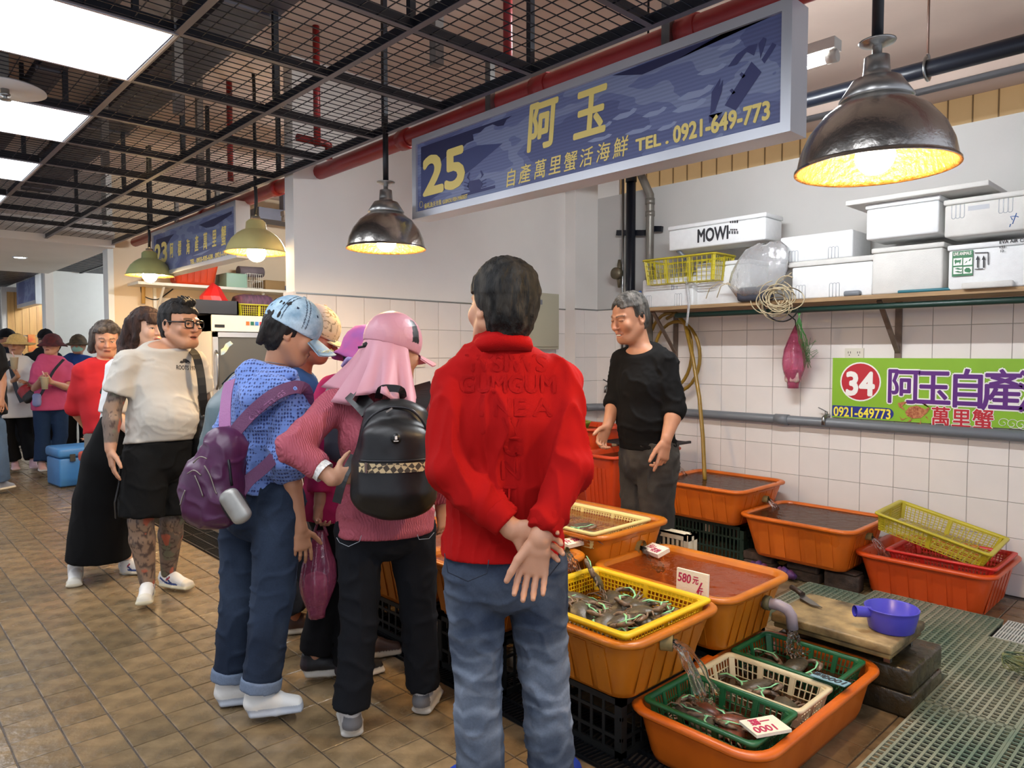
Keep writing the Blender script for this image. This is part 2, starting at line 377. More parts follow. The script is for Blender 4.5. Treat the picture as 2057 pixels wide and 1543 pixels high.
for j in range(nrow):
    y=YA+GR*j
    for i in range(len(xr)-1):
        x=xr[i]
        put('cross_bar',cbm,cl,(x,y,ZC))
        lit=(j%2==0) and i in (4,5)
        if not lit: put('mesh_panel',pmm,cl,(x,y,ZC))
    if j%2==0:
        x=xr[4]
        lab={0:'square white light panel over the aisle, out beyond the top edge',2:'white ceiling light panel hung before the biggest one',4:'white ceiling light panel one bay short of the biggest one',
             6:'biggest bright white ceiling light panel, at the upper corner',8:'white ceiling light panel just behind the round sprinkler plate',10:'third white ceiling light panel along the aisle',12:'fourth white ceiling light panel along the aisle, smaller',14:'last and smallest white ceiling light panel down the aisle'}.get(j,'far ceiling light panel')
        t=thing('ceiling_light',lab,'ceiling light',(x,y,ZC-.001),'light panels of the aisle ceiling')
        put('diffuser',lpm,t).matrix_parent_inverse=Matrix.Identity(4); put('housing',lfm,t).matrix_parent_inverse=Matrix.Identity(4)
# hanger straps carrying the mesh ceiling
hm=MB(); hm.box((-.012,-.012,0),(.012,.012,.75)); hmm=hm.mesh('hanger',m_black)
for x in (2.075,1.487,.897):
    for y in (2.1,3.17,4.4,5.6,7.0): put('hanger',hmm,cl,(x,y,ZC+.04))
hm=MB(); hm.box((-.02,-.02,0),(.02,.02,.75)); hm2=hm.mesh('hanger',mat('grey hanger','#7d7670',.6))
for x,y in ((1.75,2.3),(1.8,5.0),(.6,4.2),(1.2,4.9),(1.2,3.6)): put('hanger',hm2,cl,(x,y,ZC+.01))
# lower soffit beyond the mesh
mb=MB(); mb.box((-3.2,8.28,ZC-.03),(2.1,11.6,ZC+.2)); struct('ceiling_soffit',mb,m_paint)
mb=MB()
for y in np.arange(8.7,11.65,.13): mb.box((2.12,y,ZC+.02),(4.9,y+.07,ZC+.05))
for x in (2.5,3.2,3.9): mb.box((x,8.6,ZC+.01),(x+.03,11.7,ZC+.03))
struct('ceiling_slats',mb,m_black)
mb=MB()
for y in np.arange(11.7,16.7,.16): mb.box((-3,y,ZC+.0),(2.06,y+.1,ZC+.04))
for x in (-1.2,0,1.2): mb.box((x,11.6,ZC-.01),(x+.03,16.7,ZC+.01))
struct('ceiling_slats_far',mb,m_black)
p=gnd(40,517,ZC-.03); t=thing('downlight','round recessed downlight in the white soffit down the aisle','downlight',p)
q=MB(); q.lathe([(.075,.0),(.075,-.006),(.06,-.006)],p,24); q.build('ring',m_alu,t); q=MB(); q.lathe([(.06,-.003),(0,-.003)],p,20); q.build('lens',emat('downlight glow','#f0fbff',30),t)
# sprinkler plate between the light panels
p=gnd(10,178,ZC-.01); t=thing('sprinkler','round white plate with a sprinkler head between the ceiling light panels','sprinkler',p)
q=MB(); q.lathe([(0,.012),(.13,.01),(.15,.0),(.15,-.004),(0,-.002)],p,36); q.build('plate',m_paint,t)
q=MB(); q.lathe([(.016,0),(.016,-.02),(.02,-.022),(.02,-.03),(.008,-.032),(.008,-.045),(.022,-.046),(.022,-.048),(0,-.049)],p,14); q.build('head',m_steel,t)
# ---- red pipes
def pipe(name,pts,r,m,label,cat='pipe',joints=(),jm=None,n=12):
    t=MB(); t.tube(pts,r,n)
    if not joints: return tag(t.build(name,m),label,cat)
    root=thing(name,label,cat,pts[0]); t.build('run',m,root)
    for p,ax,l in joints:
        q=MB(); p=np.asarray(p,float); ax=nrm(ax); q.tube([p-ax*l/2,p+ax*l/2],r*1.18,n); q.build('joint',jm or m,root)
    return root
pipe('fire_pipe',[(2.30,-.5,2.6),(2.30,8.3,2.6)],.047,m_red,'long red fire pipe running behind the top of the blue signs',joints=[((2.3,y,2.6),(0,1,0),.09) for y in (1.5,2.25,3.3,4.9,6.3)])
for (u,v,z,l) in ((1020,100,2.7,'thin upright red pipe above the mesh, left of the big blue sign'),(637,265,2.7,'short upright red pipe above the mesh before the white partition'),(463,340,2.7,'faded red upright pipe above the mesh near the cream lamps')):
    p=gnd(u,v,z); pipe('fire_pipe',[(p[0],p[1],2.62),(p[0],p[1],3.3)],.02,m_red,l)
p=gnd(660,290,2.66); pipe('fire_pipe',[p+A3(-.2,0,0),p+A3(-.02,0,0),p,p+A3(0,0,-.09)],.022,m_red,'bent red pipe elbow above the mesh by the chrome lamp')
# ---- pipes in the stall
a=onx(1594,205,3.8); b=onx(2057,92,3.8); pz=(a[2]+b[2])/2
pipe('overhead_pipe',[(3.8,-1,pz),(3.8,4.2,pz)],.04,m_bpipe,'long black pipe slung level under the ceiling behind the big chrome lamp')
p=onx(1863,120,3.8); t=thing('pipe_hanger','steel rod and clip carrying the black overhead pipe','hanger',(3.8,p[1],pz))
q=MB(); q.tube([(3.8,p[1],pz+.07),(3.8,p[1],3.3)],.006,6); q.build('rod',mat('brown rod','#5b4034',.5),t)
q=MB(); q.tube([(3.8+.047*math.sin(a_),p[1],pz+.047*math.cos(a_)+ (.02 if abs(a_)<.5 else 0)) for a_ in np.linspace(0,2*math.pi,16)],.006,6,flat=(1,2.4)); q.build('clip',m_steel,t)
def wpt(u,v,off=.08): return onx(u,v,XB-off)
p1=wpt(1268,350); p2=wpt(1268,575)
pipe('downpipe',[p1+A3(-.25,0,.05),p1+A3(-.04,0,.05),p1+A3(0,0,.01),p1,A3(p2[0],p1[1],.9)],.04,m_bpipe,'black upright downpipe in the stall corner',joints=[(p1-A3(0,0,.02),(0,0,1),.09)])
p1=wpt(1285,345,.1); p2=wpt(1306,400,.1); p3=wpt(1308,590,.1)
pipe('downpipe',[p1+A3(0,.05,.12),p1,p2+A3(0,0,.03),p2-A3(0,0,.04),A3(p2[0],p2[1],.9)],.033,mat('weathered steel pipe','#7f7b73',.4,metal=.5,var=.15),'grey bent metal downpipe beside the black one',joints=[(p2-A3(0,0,.02),(0,0,1),.05),(p2-A3(0,0,.12),(0,0,1),.04)])
p1=wpt(1252,345,.05); t=thing('water_valve','thin upright pipe with a round brass meter and valve in the stall corner','valve',A3(p1[0],p1[1],1.3))
q=MB(); q.tube([p1,A3(p1[0],p1[1],.95)],.011,8); q.build('pipe',m_steel,t)
pm_=wpt(1244,550,.07); q=MB(); q.lathe([(0,.03),(.05,.028),(.052,0),(.05,-.02),(0,-.022)],(0,0,0),20)
q.v=[tuple(pm_+A3(-.03,0,0)+A3(-c[2],c[1],c[0])) for c in q.v]; q.tube([pm_+A3(0,0,.12),pm_+A3(0,0,.05),pm_,pm_+A3(0,0,-.05),pm_+A3(0,0,-.12)],[.012,.022,.03,.022,.012],10); q.build('meter',mat('tarnished brass','#6f6653',.45,metal=.6),t)
for u0,u1,v in ((1240,1297,468),(1303,1330,460)):
    a=wpt(u0,v,.04); b=wpt(u1,v,.04); q=MB(); q.bar(a,b,.03,.045); tag(q.build('pipe_bracket',m_black),'black slotted bracket clamping the %s downpipe to the wall'%('black' if u0<1300 else 'grey bent'),'bracket')
# grey water pipe with taps along the back wall
zp=.945
a=onx(1175,805,XB-.05)
pipe('water_pipe',[(4.72,4.1,zp),(4.85,4.08,zp),(XB-.05,4.0,zp),(XB-.05,3.8,zp),(XB-.05,-.6,zp)],.033,m_gpipe,'long grey water pipe fixed along the tiled back wall',joints=[((XB-.05,onx(1571,838,XB-.05)[1],zp),(0,1,0),.1),((XB-.05,.9,zp),(0,1,0),.012)])
t=thing('tap','white plastic elbow tap on the grey water pipe in the corner','tap',(4.7,4.08,zp)); q=MB(); q.tube([(4.72,4.1,zp),(4.6,4.09,zp),(4.5,4.04,zp),(4.47,4.0,zp-.02),(4.47,4.0,zp-.1)],.034,10); q.build('elbow',m_gpipe,t); q=MB(); q.tube([(4.64,4.095,zp),(4.52,4.05,zp)],.04,10); q.build('collar',mat('white pvc','#cfcdc6',.5),t)
for u,v,l in ((1225,775,'chrome tap with black lever on the tiles behind the stallholder'),(1662,835,'chrome tap on the grey pipe beside the green banner')):
    p=onx(u,v,XB-.03); t=thing('tap',l,'tap',p); q=MB(); q.tube([p+A3(.03,0,0),p+A3(-.03,0,0),p+A3(-.06,0,-.01),p+A3(-.065,0,-.06)],.012,8); q.tube([p+A3(-.02,0,0),p+A3(-.02,0,.03)],.01,8); q.build('spout',m_steel,t); q=MB(); q.bar(p+A3(-.02,-.0,.03),p+A3(-.03,.05,.055),.012,.006); q.build('lever',m_dark if u<1400 else m_steel,t)
# electrical cabinet on the partition, sockets
p0=ony(1060,588,YP); p1=ony(1111,702,YP); t=thing('electrical_cabinet','flat beige metal cabinet on the tiled partition behind the red shirt','cabinet',((p0[0]+p1[0])/2,YP,p1[2]))
m_bei=mat('beige enamel','#b9b59d',.5); q=MB(); q.bbox((p0[0]-.28,YP-.07,p1[2]),(p1[0],YP-.0,p0[2]),.004); q.build('case',m_bei,t)
q=MB(); q.bbox((p0[0]-.26,YP-.082,p1[2]+.02),(p1[0]-.02,YP-.068,p0[2]-.02),.004); d_=q.build('door',m_bei,t); q=MB(); q.box((p0[0]+.02,YP-.085,p0[2]-.1),(p0[0]+.09,YP-.082,p0[2]-.06)); q.build('plate',mat('grey plate','#7d8088',.5),d_)
def socket(c,ua,na,label):
    ua=nrm(ua); na=nrm(na); t=thing('wall_socket',label,'socket',c); q=MB(); q.obox(c+na*.006,ua*.06,na*.007,A3(0,0,.035)); q.build('plate',mat('socket ivory','#d8d2c2',.4),t)
    q=MB()
    for s in (-.03,.03):
        for k in (-.007,.007): q.obox(c+na*.0135+ua*(s+k)+A3(0,0,.006),ua*.0015,na*.001,A3(0,0,.007))
        q.obox(c+na*.0135+ua*s-A3(0,0,.012),ua*.003,na*.001,A3(0,0,.003))
    q.build('slot',m_dark,t)
socket(ony(839,728,YP-.006),(1,0,0),(0,-1,0),'double wall socket on the tiled partition beside the pink sun hat')
socket(onx(1717,710,XB-.008),(0,-1,0),(-1,0,0),'double wall socket just above the green banner')
# ================================================================== SIGNS
m_gold=mat('yellow print','#e6d27c',.5,emit='#e6d27c',estr=.05)  # slight emission brightens the lettering, though the signs are unlit
def printmat(name,c1,c2,c3,sc):
    m=bpy.data.materials.new(name); m.use_nodes=True; N=m.node_tree.nodes; L=m.node_tree.links; b=N['Principled BSDF']; b.inputs['Roughness'].default_value=.45
    tc=N.new('ShaderNodeTexCoord'); mp=N.new('ShaderNodeMapping'); mp.inputs['Scale'].default_value=(1,sc*.5,sc*1.3); mp.inputs['Rotation'].default_value=(.25,0,0); L.new(tc.outputs['Object'],mp.inputs[0])
    nz=N.new('ShaderNodeTexNoise'); nz.inputs['Scale'].default_value=1.; nz.inputs['Detail'].default_value=3; L.new(mp.outputs[0],nz.inputs['Vector'])
    cr=N.new('ShaderNodeValToRGB'); cr.color_ramp.interpolation='CONSTANT'; E_=cr.color_ramp.elements
    E_[0].position=0; E_[0].color=C4(c1); E_[1].position=.44; E_[1].color=C4(c2)
    for p_,c_ in ((.5,c3),(.58,c2),(.66,c3)):
        e_=E_.new(p_); e_.color=C4(c_)
    L.new(nz.outputs['Fac'],cr.inputs[0])
    wv=N.new('ShaderNodeTexWave'); wv.bands_direction='Z'; wv.inputs['Scale'].default_value=22; L.new(tc.outputs['Object'],wv.inputs['Vector'])
    mx=N.new('ShaderNodeMix'); mx.data_type='RGBA'; mx.blend_type='MULTIPLY'; mx.inputs[0].default_value=.16; L.new(cr.outputs[0],mx.inputs[6]); L.new(wv.outputs[0],mx.inputs[7]); L.new(mx.outputs[2],b.inputs['Base Color'])
    return m
m_sea=printmat('sea print','#5f6894','#707ba6','#8793b6',3.2)
m_navy=mat('navy print','#272a52',.5); m_fish=mat('pale fish print','#94a0c0',.5); m_crabp=mat('crab silhouette print','#3d4270',.5); m_mid=mat('mid blue print','#434d7c',.5)
def sign(label,u0,v0,u1,v1,h):
    a=onx(u0,v0,XS); b=onx(u1,v1,XS); Y1,Y0=a[1],b[1]; z0=(a[2]+b[2])/2; z1=z0+h
    t=thing('shop_sign',label,'sign',(XS,(Y0+Y1)/2,z0)); f=.034
    q=MB(); q.box((XS+.004,Y0+.01,z0+.01),(XS+.1,Y1-.01,z1-.01)); q.build('case',mat('sign case steel','#6a6660',.45,metal=.6),t)
    q=MB(); q.box((XS,Y0+f,z0+f),(XS+.004,Y1-f,z1-f)); pn=q.build('print_panel',m_sea,t)
    for lo,hi in (((Y0,z0),(Y1,z0+f)),((Y0,z1-f),(Y1,z1)),((Y0,z0+f),(Y0+f,z1-f)),((Y1-f,z0+f),(Y1,z1-f))):
        q=MB(); q.box((XS-.012,lo[0],lo[1]),(XS+.1,hi[0],hi[1])); q.build('frame_bar',m_alu,t)
    for y in (Y0+.5,Y1-.55):
        q=MB(); q.box((XS+.03,y-.018,z1),(XS+.06,y+.018,ZC+.25)); q.build('strap',m_steel,t)
    return t,pn,Y1,z0,z1
S25=sign('long blue shop sign numbered 25 with gold lettering',832,443,1591,262,.414)
S23=sign('smaller blue shop sign numbered 23 beside the cream lamp',308,556,478,521,.43)
def flat(root,name,pts,m,X=None,d=.0012):
    """print shape on the sign face from outline points (photo pixels on the sign plane)"""
    X=X or XS; P=[onx(u,v,X) for u,v in pts]; q=MB(); n=len(P)
    q.add([p-A3(d,0,0) for p in P],[tuple(range(n))]); return q.build(name,m,root)
r25=S25[0]
flat(r25,'rock_print',[(846,296),(1030,232),(1018,240),(1012,252),(1000,254),(990,250),(975,256),(965,266),(950,270),(952,282),(938,288),(925,300),(900,312),(880,330),(846,336)],m_navy)
flat(r25,'wave_print',[(846,336),(900,315),(960,292),(1010,288),(960,330),(910,370),(846,415)],m_mid,d=.0008)
flat(r25,'rock_print',[(1160,178),(1552,32),(1500,40),(1470,62),(1420,92),(1360,120),(1290,150),(1230,152)],m_navy)
for u,v,L_,w in ((1230,240,50,10),(1290,235,50,9),(1190,262,40,8),(1360,200,75,13),(1400,150,60,10),(1350,225,70,12),(1180,285,50,7),(1440,100,50,9),(1255,270,55,8),(1320,262,40,8)):
    flat(r25,'fish_print',[(u,v),(u+L_*.3,v-w*1.1),(u+L_*.7,v-w*1.6),(u+L_*.85,v-w*2.3),(u+L_,v-w*2.2),(u+L_*.9,v-w*1.4),(u+L_*.6,v-w*.4),(u+L_*.2,v+w*.15)],m_fish,d=.001)
def poly_at(c,sc,pts): return [(c[0]+x*sc,c[1]+y*sc) for x,y in pts]
flat(r25,'crab_print',[(1456,212),(1510,124),(1530,145),(1478,222)],m_crabp,d=.0014)
flat(r25,'crab_print',[(1462,135),(1480,110),(1505,92),(1522,88),(1515,112),(1500,104),(1480,130)],m_crabp,d=.0014)
flat(r25,'crab_print',[(1427,230),(1430,185),(1448,156),(1445,175),(1453,160),(1450,185),(1436,224)],m_crabp,d=.0014)
for a in (((1524,88),(1534,75),(1540,78),(1528,118)),((1530,120),(1552,86),(1560,90),(1536,128)),((1425,248),(1424,232),(1440,244),(1452,225)),((1440,246),(1456,228),(1470,236),(1462,262)),((1486,150),(1490,145),(1498,152),(1492,158)),((1466,182),(1471,178),(1478,186),(1472,190))): flat(r25,'crab_print',a,m_crabp,d=.0014)
YV=(0,-1,0); ZV=(0,0,1)
def stext(root,body,u,v,hpx,m,bold=.0,X=XS,sx=1.,k=.72,space=1.,u1=None,shear=0.,off=.002):
    p=onx(u,v,X-off); q=onx(u,v-hpx,X-off); h=q[2]-p[2]
    o=text('lettering',body,h/k,m,p,YV,ZV,root,bold*h,sx=sx,depth=.0005,space=space,shear=shear)
    if u1 is not None:   # fit the run to its measured end
        ys=[w_.co.y for w_ in o.data.vertices]; y1=onx(u1,v,X-off)[1]; f_=(p[1]-y1)/(p[1]-min(ys))
        for w_ in o.data.vertices: w_.co.y=p[1]-(p[1]-w_.co.y)*f_
    return o
stext(r25,'25',849,393,76,m_gold,.045,u1=934)
K=.86
def cjk(root,chars,pts,m,bold=0.,X=XS,off=.002,shear=0.,sx=1.):
    for ch,(u,v,h) in zip(chars,pts): stext(root,ch,u,v,h,m,bold,X,sx,K,off=off,shear=shear)
cjk(r25,'阿玉',[(1056,298,88),(1150,276,92)],m_gold,.03,sx=.82,shear=.12)
cjk(r25,'自產萬里蟹活海鮮',[(1014,374,32),(1041,367,34),(1071,358,34),(1101,350,34),(1131,343,35),(1163,334,34),(1196,325,35),(1230,316,37)],m_gold,.008,sx=.9,shear=.15)
stext(r25,'TEL .',1277,304,24,m_gold,.05,u1=1343); stext(r25,'0921-649-773',1352,287,33,m_gold,.05,u1=1546)
stext(r25,'龜吼漁夫市集',852,419,10,m_gold,.0,u1=887,k=K); stext(r25,'GUIHOU FISH MARKET',889,410,8,m_gold,.02,u1=939)
p=onx(846,411,XS-.002); q=MB(); q.tube([p+A3(0,.014*math.cos(a),.016*math.sin(a)) for a in np.linspace(0,2*math.pi,17)[:-1]],.0012,4,closed=True); q.build('emblem',m_gold,r25)
cx,cy=955,370   # small crab emblem beside the number
flat(r25,'crab_emblem',[(cx-16,cy+4),(cx-12,cy-6),(cx+8,cy-10),(cx+15,cy-2),(cx+11,cy+10),(cx-10,cy+16)],m_crabp)
for sx_ in (-1,1):
    for k in range(3):
        flat(r25,'crab_emblem',[(cx+sx_*13,cy-4+k*6-sx_*2),(cx+sx_*22,cy-8+k*7-sx_*3),(cx+sx_*23,cy-6+k*7-sx_*3),(cx+sx_*13,cy-2+k*6-sx_*2)],m_crabp)
    flat(r25,'crab_emblem',[(cx+sx_*10,cy-8-sx_*2),(cx+sx_*17,cy-16-sx_*3),(cx+sx_*12,cy-26-sx_*2),(cx+sx_*10,cy-24-sx_*2),(cx+sx_*13,cy-16-sx_*2)],m_crabp)
flat(r25,'crab_emblem',[(cx-28,cy+20),(cx+40,cy+2),(cx+40,cy+8),(cx-28,cy+26)],m_crabp)
r23=S23[0]
flat(r23,'rock_print',[(314,482),(350,470),(342,480),(336,492),(330,500),(314,520)],m_navy); flat(r23,'rock_print',[(400,452),(466,424),(466,430),(430,455),(414,458)],m_navy)
stext(r23,'23',311,531,39,m_gold,.045,u1=336)
cjk(r23,'阿標海產萬里蟹',[(341,516,28),(357,512,28),(374,509,28),(391,503,29),(408,499,31),(426,494,32),(444,491,36)],m_gold,.02,sx=.62,shear=.12)
stext(r23,'TEL . 0933-935-638 . 0921-142-6',382,531,9,m_gold,.05,u1=462)
flat(r23,'fish_print',[(395,500),(420,488),(440,480),(420,494)],m_fish); flat(r23,'fish_print',[(385,515),(410,505),(425,500),(405,512)],m_fish)
# far little sign
t=thing('shop_sign','small far blue hanging sign on the wooden stall front','sign',(2.1,12.6,1.9)); q=MB()
a=onx(34,620,2.1); b=onx(72,613,2.1); z0=a[2]; z1=z0+.43
q.box((2.1,b[1],z0),(2.2,a[1],z1)); q.build('case',m_alu,t); q=MB(); q.box((2.096,b[1]+.04,z0+.06),(2.1,a[1]-.04,z1-.03)); q.build('print_panel',m_sea,t)
q=MB(); q.box((2.13,b[1]+.1,z1),(2.15,b[1]+.14,ZC)); q.box((2.13,a[1]-.2,z1),(2.15,a[1]-.16,ZC)); q.build('strap',m_steel,t)

# ================================================================== PENDANT LAMPS
m_chrome=mat('hammered chrome','#b5b0aa',.24,metal=1.,bump=.12,bscale=70,var=.15,vscale=3)
m_cream=mat('cream enamel','#cbbf83',.3,var=.03); m_cream2=mat('green cream enamel','#a9b07c',.3,var=.03)
m_refl=mat('dimpled reflector','#6e4a22',.4,metal=.2,bump=1.,bscale=70,bdist=.008,var=.35,vscale=70)
m_bulb=emat('bulb glow','#ffd79a',BULB_E); m_cap=mat('lamp cap steel','#a8a7a4',.3,metal=.9); m_rod=mat('black rod','#0e1016',.4)
def lamp(u,v,style,label,ztop=3.3,zc=None):
    c=onx(u,v,2.07); t=thing('pendant_lamp',label,'lamp',c,'dome pendant lamps over the stall fronts')
    dome=[(.2,0),(.199,.012),(.19,.055),(.17,.1),(.135,.145),(.095,.175),(.072,.186)]
    if style!='chrome': dome=[(.2,0),(.196,.012),(.185,.045),(.16,.09),(.125,.125),(.09,.148),(.068,.158),(.064,.205),(.045,.222)]
    q=MB(); q.lathe([(.206,-.002),(.206,.004)]+dome,c,48); q.build('shade',m_chrome if style=='chrome' else (m_cream if style=='cream' else m_cream2),t)
    q=MB(); q.lathe([(r-.003,z) for r,z in dome[::-1]]+[(.206,-.002)],c,48); q.build('reflector',m_refl,t)
    top=.186
    if style=='chrome':
        q=MB(); q.lathe([(.07,.178),(.09,.183),(.094,.188),(.062,.238),(.036,.243),(.034,.262),(.031,.3),(.012,.306),(.012,.33)],c,36); q.build('collar',m_cap,t)
        q=MB(); q.lathe([(.0,.33),(.02,.328),(.045,.338),(.047,.342),(.02,.336),(0,.345)],c,28); q.build('canopy',m_cap,t); top=.34
    else:
        q=MB(); q.lathe([(.03,.21),(.03,.245),(.012,.25)],c,20); q.build('collar',mat('grey cap','#75736c',.5),t); top=.25
    q=MB(); zt=zc or ztop
    if style=='chrome': q.tube([c+A3(0,0,top),A3(c[0],c[1],zt)],.015,10)
    else: q.tube([c+A3(0,0,top)]+[A3(c[0]+.004*math.sin(k*2.),c[1]+.005*math.cos(k*1.7),c[2]+top+(zt-c[2]-top)*k/8) for k in range(1,9)],.012,8)
    q.build('rod',m_rod,t)
    bz=.035 if style=='chrome' else .0; br=.05 if style=='chrome' else .062
    q=MB(); q.lathe([(0,bz-br)]+[(br*math.sin(a),bz-br*math.cos(a)) for a in np.linspace(.25,2.6,10)]+[(.02,bz+br+.02),(.02,bz+br+.06)],c,20); q.build('bulb',m_bulb,t)
    return t
lamp(1757,340,'chrome','big hammered chrome dome lamp hanging nearest, at the upper corner')
lamp(776,500,'chrome','smaller hammered chrome dome lamp hanging left of the 25 sign',zc=2.6)
lamp(515,508,'cream','cream enamel dome lamp hanging in front of the 23 sign')
lamp(301,554,'green','pale green enamel dome lamp hanging behind the 23 sign')
# fluorescent tubes
def tube_light(p0,p1,label):
    p0=np.asarray(p0,float); p1=np.asarray(p1,float); d=nrm(p1-p0); t=thing('tube_light',label,'lamp',(p0+p1)/2)
    q=MB(); q.bar(p0+A3(0,0,.05),p1+A3(0,0,.05),.07,.045); q.build('housing',mat('white fixture','#c6c2ba',.5),t)
    q=MB(); q.tube([p0+d*.04,p1-d*.04],.017,10); q.build('tube',emat('tube glow','#f6fbff',TUBE_E),t)
    for p,s in ((p0,1),(p1,-1)): q=MB(); q.tube([p,p+d*s*.045],.024,10); q.bar(p+d*s*.02,p+d*s*.02+A3(0,0,.05),.03,.02,up=d); q.build('socket',mat('tube socket','#b8b3aa',.5),t)
    for s_ in (.2,.8): q=MB(); c_=p0+(p1-p0)*s_; q.tube([c_+A3(0,0,.07),A3(c_[0],c_[1],3.3)],.006,6); q.build('rod',m_rod,t)
e=onx(1683,112,3.05); tube_light((3.05,e[1],e[2]),(3.05,e[1]+1.2,e[2]),'fluorescent tube light jutting out behind the end of the 25 sign')
e=ony(567,440,6.2); tube_light((e[0],6.2,e[2]),(e[0]+.9,6.2,e[2]),'fluorescent tube light deep in the stall of sign 23')

# ================================================================== GREEN BANNER ON THE BACK WALL
XW=XB-.03
a=onx(1673,719,XW); b=onx(1672,838,XW); zb0,zb1=.93,a[2]; yb1=a[1]; yb0=-.15
bn=thing('banner','bright green shop banner with purple characters and a red 34 on the tiled wall','banner',(XW,(yb0+yb1)/2,b[2]))
m_grn=mat('green banner print','#86b52b',.45,var=.04); m_wht=mat('white print','#f1efe9',.5); m_pur=mat('purple print','#5a2078',.5); m_redp=mat('red print','#b92330',.5); m_navp=mat('blue print','#1f2c83',.5); m_yel=mat('yellow print bright','#f3e14a',.5)
q=MB(); q.box((XW,yb0,b[2]),(XW+.012,yb1,zb1)); q.build('board',m_grn,bn)
def disc(root,u,v,r,m,off,name='roundel'):
    c=onx(u,v,XW-off); q=MB(); q.add([c+A3(0,r*math.cos(t_),r*math.sin(t_)) for t_ in np.linspace(0,2*math.pi,33)[:-1]],[tuple(range(31,-1,-1))]); return q.build(name,m,root)
R0=(onx(1687,767,XW)[1]-onx(1769,767,XW)[1])/2
disc(bn,1728,767,R0,m_wht,.001); disc(bn,1728,767,R0*.93,m_redp,.002)
stext(bn,'34',1697,792,46,m_wht,.05,XW,u1=1757,off=.004)
for ch,(u,v,h) in zip('阿玉自產活',[(1779,802,64),(1837,806,66),(1902,810,70),(1968,815,74),(2040,820,78)]):
    stext(bn,ch,u,v,h,m_wht,.06,XW,.86,K,off=.003); stext(bn,ch,u,v,h,m_pur,.02,XW,.86,K,off=.005)
for ch,(u,v,h) in zip('萬里蟹',[(1869,850,34),(1910,854,34),(1952,857,36)]):
    stext(bn,ch,u,v,h,m_wht,.06,XW,.9,K,off=.003); stext(bn,ch,u,v,h,m_redp,.02,XW,.9,K,off=.005)
p0=onx(1672,814,XW-.001); p1=onx(1795,843,XW-.001); q=MB(); rr=(p0[2]-p1[2])/2
pts=[A3(XW-.001,p0[1],p0[2]),A3(XW-.001,p0[1],p1[2])]+[A3(XW-.001,p1[1]+rr-rr*math.cos(t_),p1[2]+rr+rr*math.sin(t_)) for t_ in np.linspace(-math.pi/2,math.pi/2,9)]
q.add(pts,[tuple(range(len(pts)))]); q.build('phone_plate',m_navp,bn)
stext(bn,'0921-649773',1674,835,19,m_yel,.03,XW,u1=1789,off=.004)
for k in range(3):
    q=MB(); c=onx(2015+k*18,850+k*2,XW-.003); q.tube([c+A3(0,.03*s_*math.cos(s_*9),.03*s_*math.sin(s_*9)) for s_ in np.linspace(.15,1,24)],.0018,4); q.tube([c+A3(0,-.03-.02*k_,-.02-.008*math.sin(k_)) for k_ in range(6)],.0018,4); q.build('cloud_scroll',m_wht,bn)
# printed crab on the banner
m_crp=mat('crab print','#8c3a24',.5,col2='#c98a5a',vscale=90); 
def pshape(pts,m,off): 
    P=[onx(u,v,XW-off) for u,v in pts]; q=MB(); q.add(P,[tuple(range(len(P)))[::-1]]); q.build('crab_picture',m,bn)
pshape([(1818,828),(1826,818),(1842,815),(1858,822),(1862,830),(1850,840),(1834,841),(1822,836)],m_crp,.003)
for pts in ([(1820,826),(1806,818),(1803,810),(1816,807),(1833,806),(1816,812),(1812,816)],[(1858,824),(1864,818),(1856,808),(1844,807),(1858,812),(1868,820),(1862,830)],[(1824,838),(1812,842),(1806,836),(1811,845)],[(1850,840),(1848,850),(1840,851),(1850,853)],[(1832,840),(1822,848),(1830,846)],[(1858,836),(1866,846),(1862,837)]): pshape(pts,m_crp,.004)

# ================================================================== SHELF AND WHAT STANDS ON IT
XF=4.56; ZS=1.775
m_ply=mat('worn plywood','#a98a63',.7,col2='#8a6e4e',vscale=6,stretch=(3,.6,8))
y_l=onx(1285,614,XF)[1]
sh=thing('wall_shelf','long plywood shelf on steel brackets along the tiled back wall','shelf',(4.76,1.7,ZS-.03))
q=MB(); q.box((XF,-.6,ZS-.025),(XB-.005,y_l,ZS)); q.build('board',m_ply,sh)
m_rust=mat('rusty bracket','#75655a',.6,metal=.3,var=.2,vscale=20)
for u in (1357,1805):
    y=onx(u,640,XB-.02)[1]
    bk=MB(); bk.box((XB-.022,y-.02,ZS-.42),(XB-.008,y+.02,ZS-.025)); o=bk.build('bracket',m_rust,sh)
    bk=MB(); bk.bar((XB-.02,y,ZS-.35),(XB-.3,y+.02,ZS-.03),.03,.012); bk.build('strut',m_rust,o)
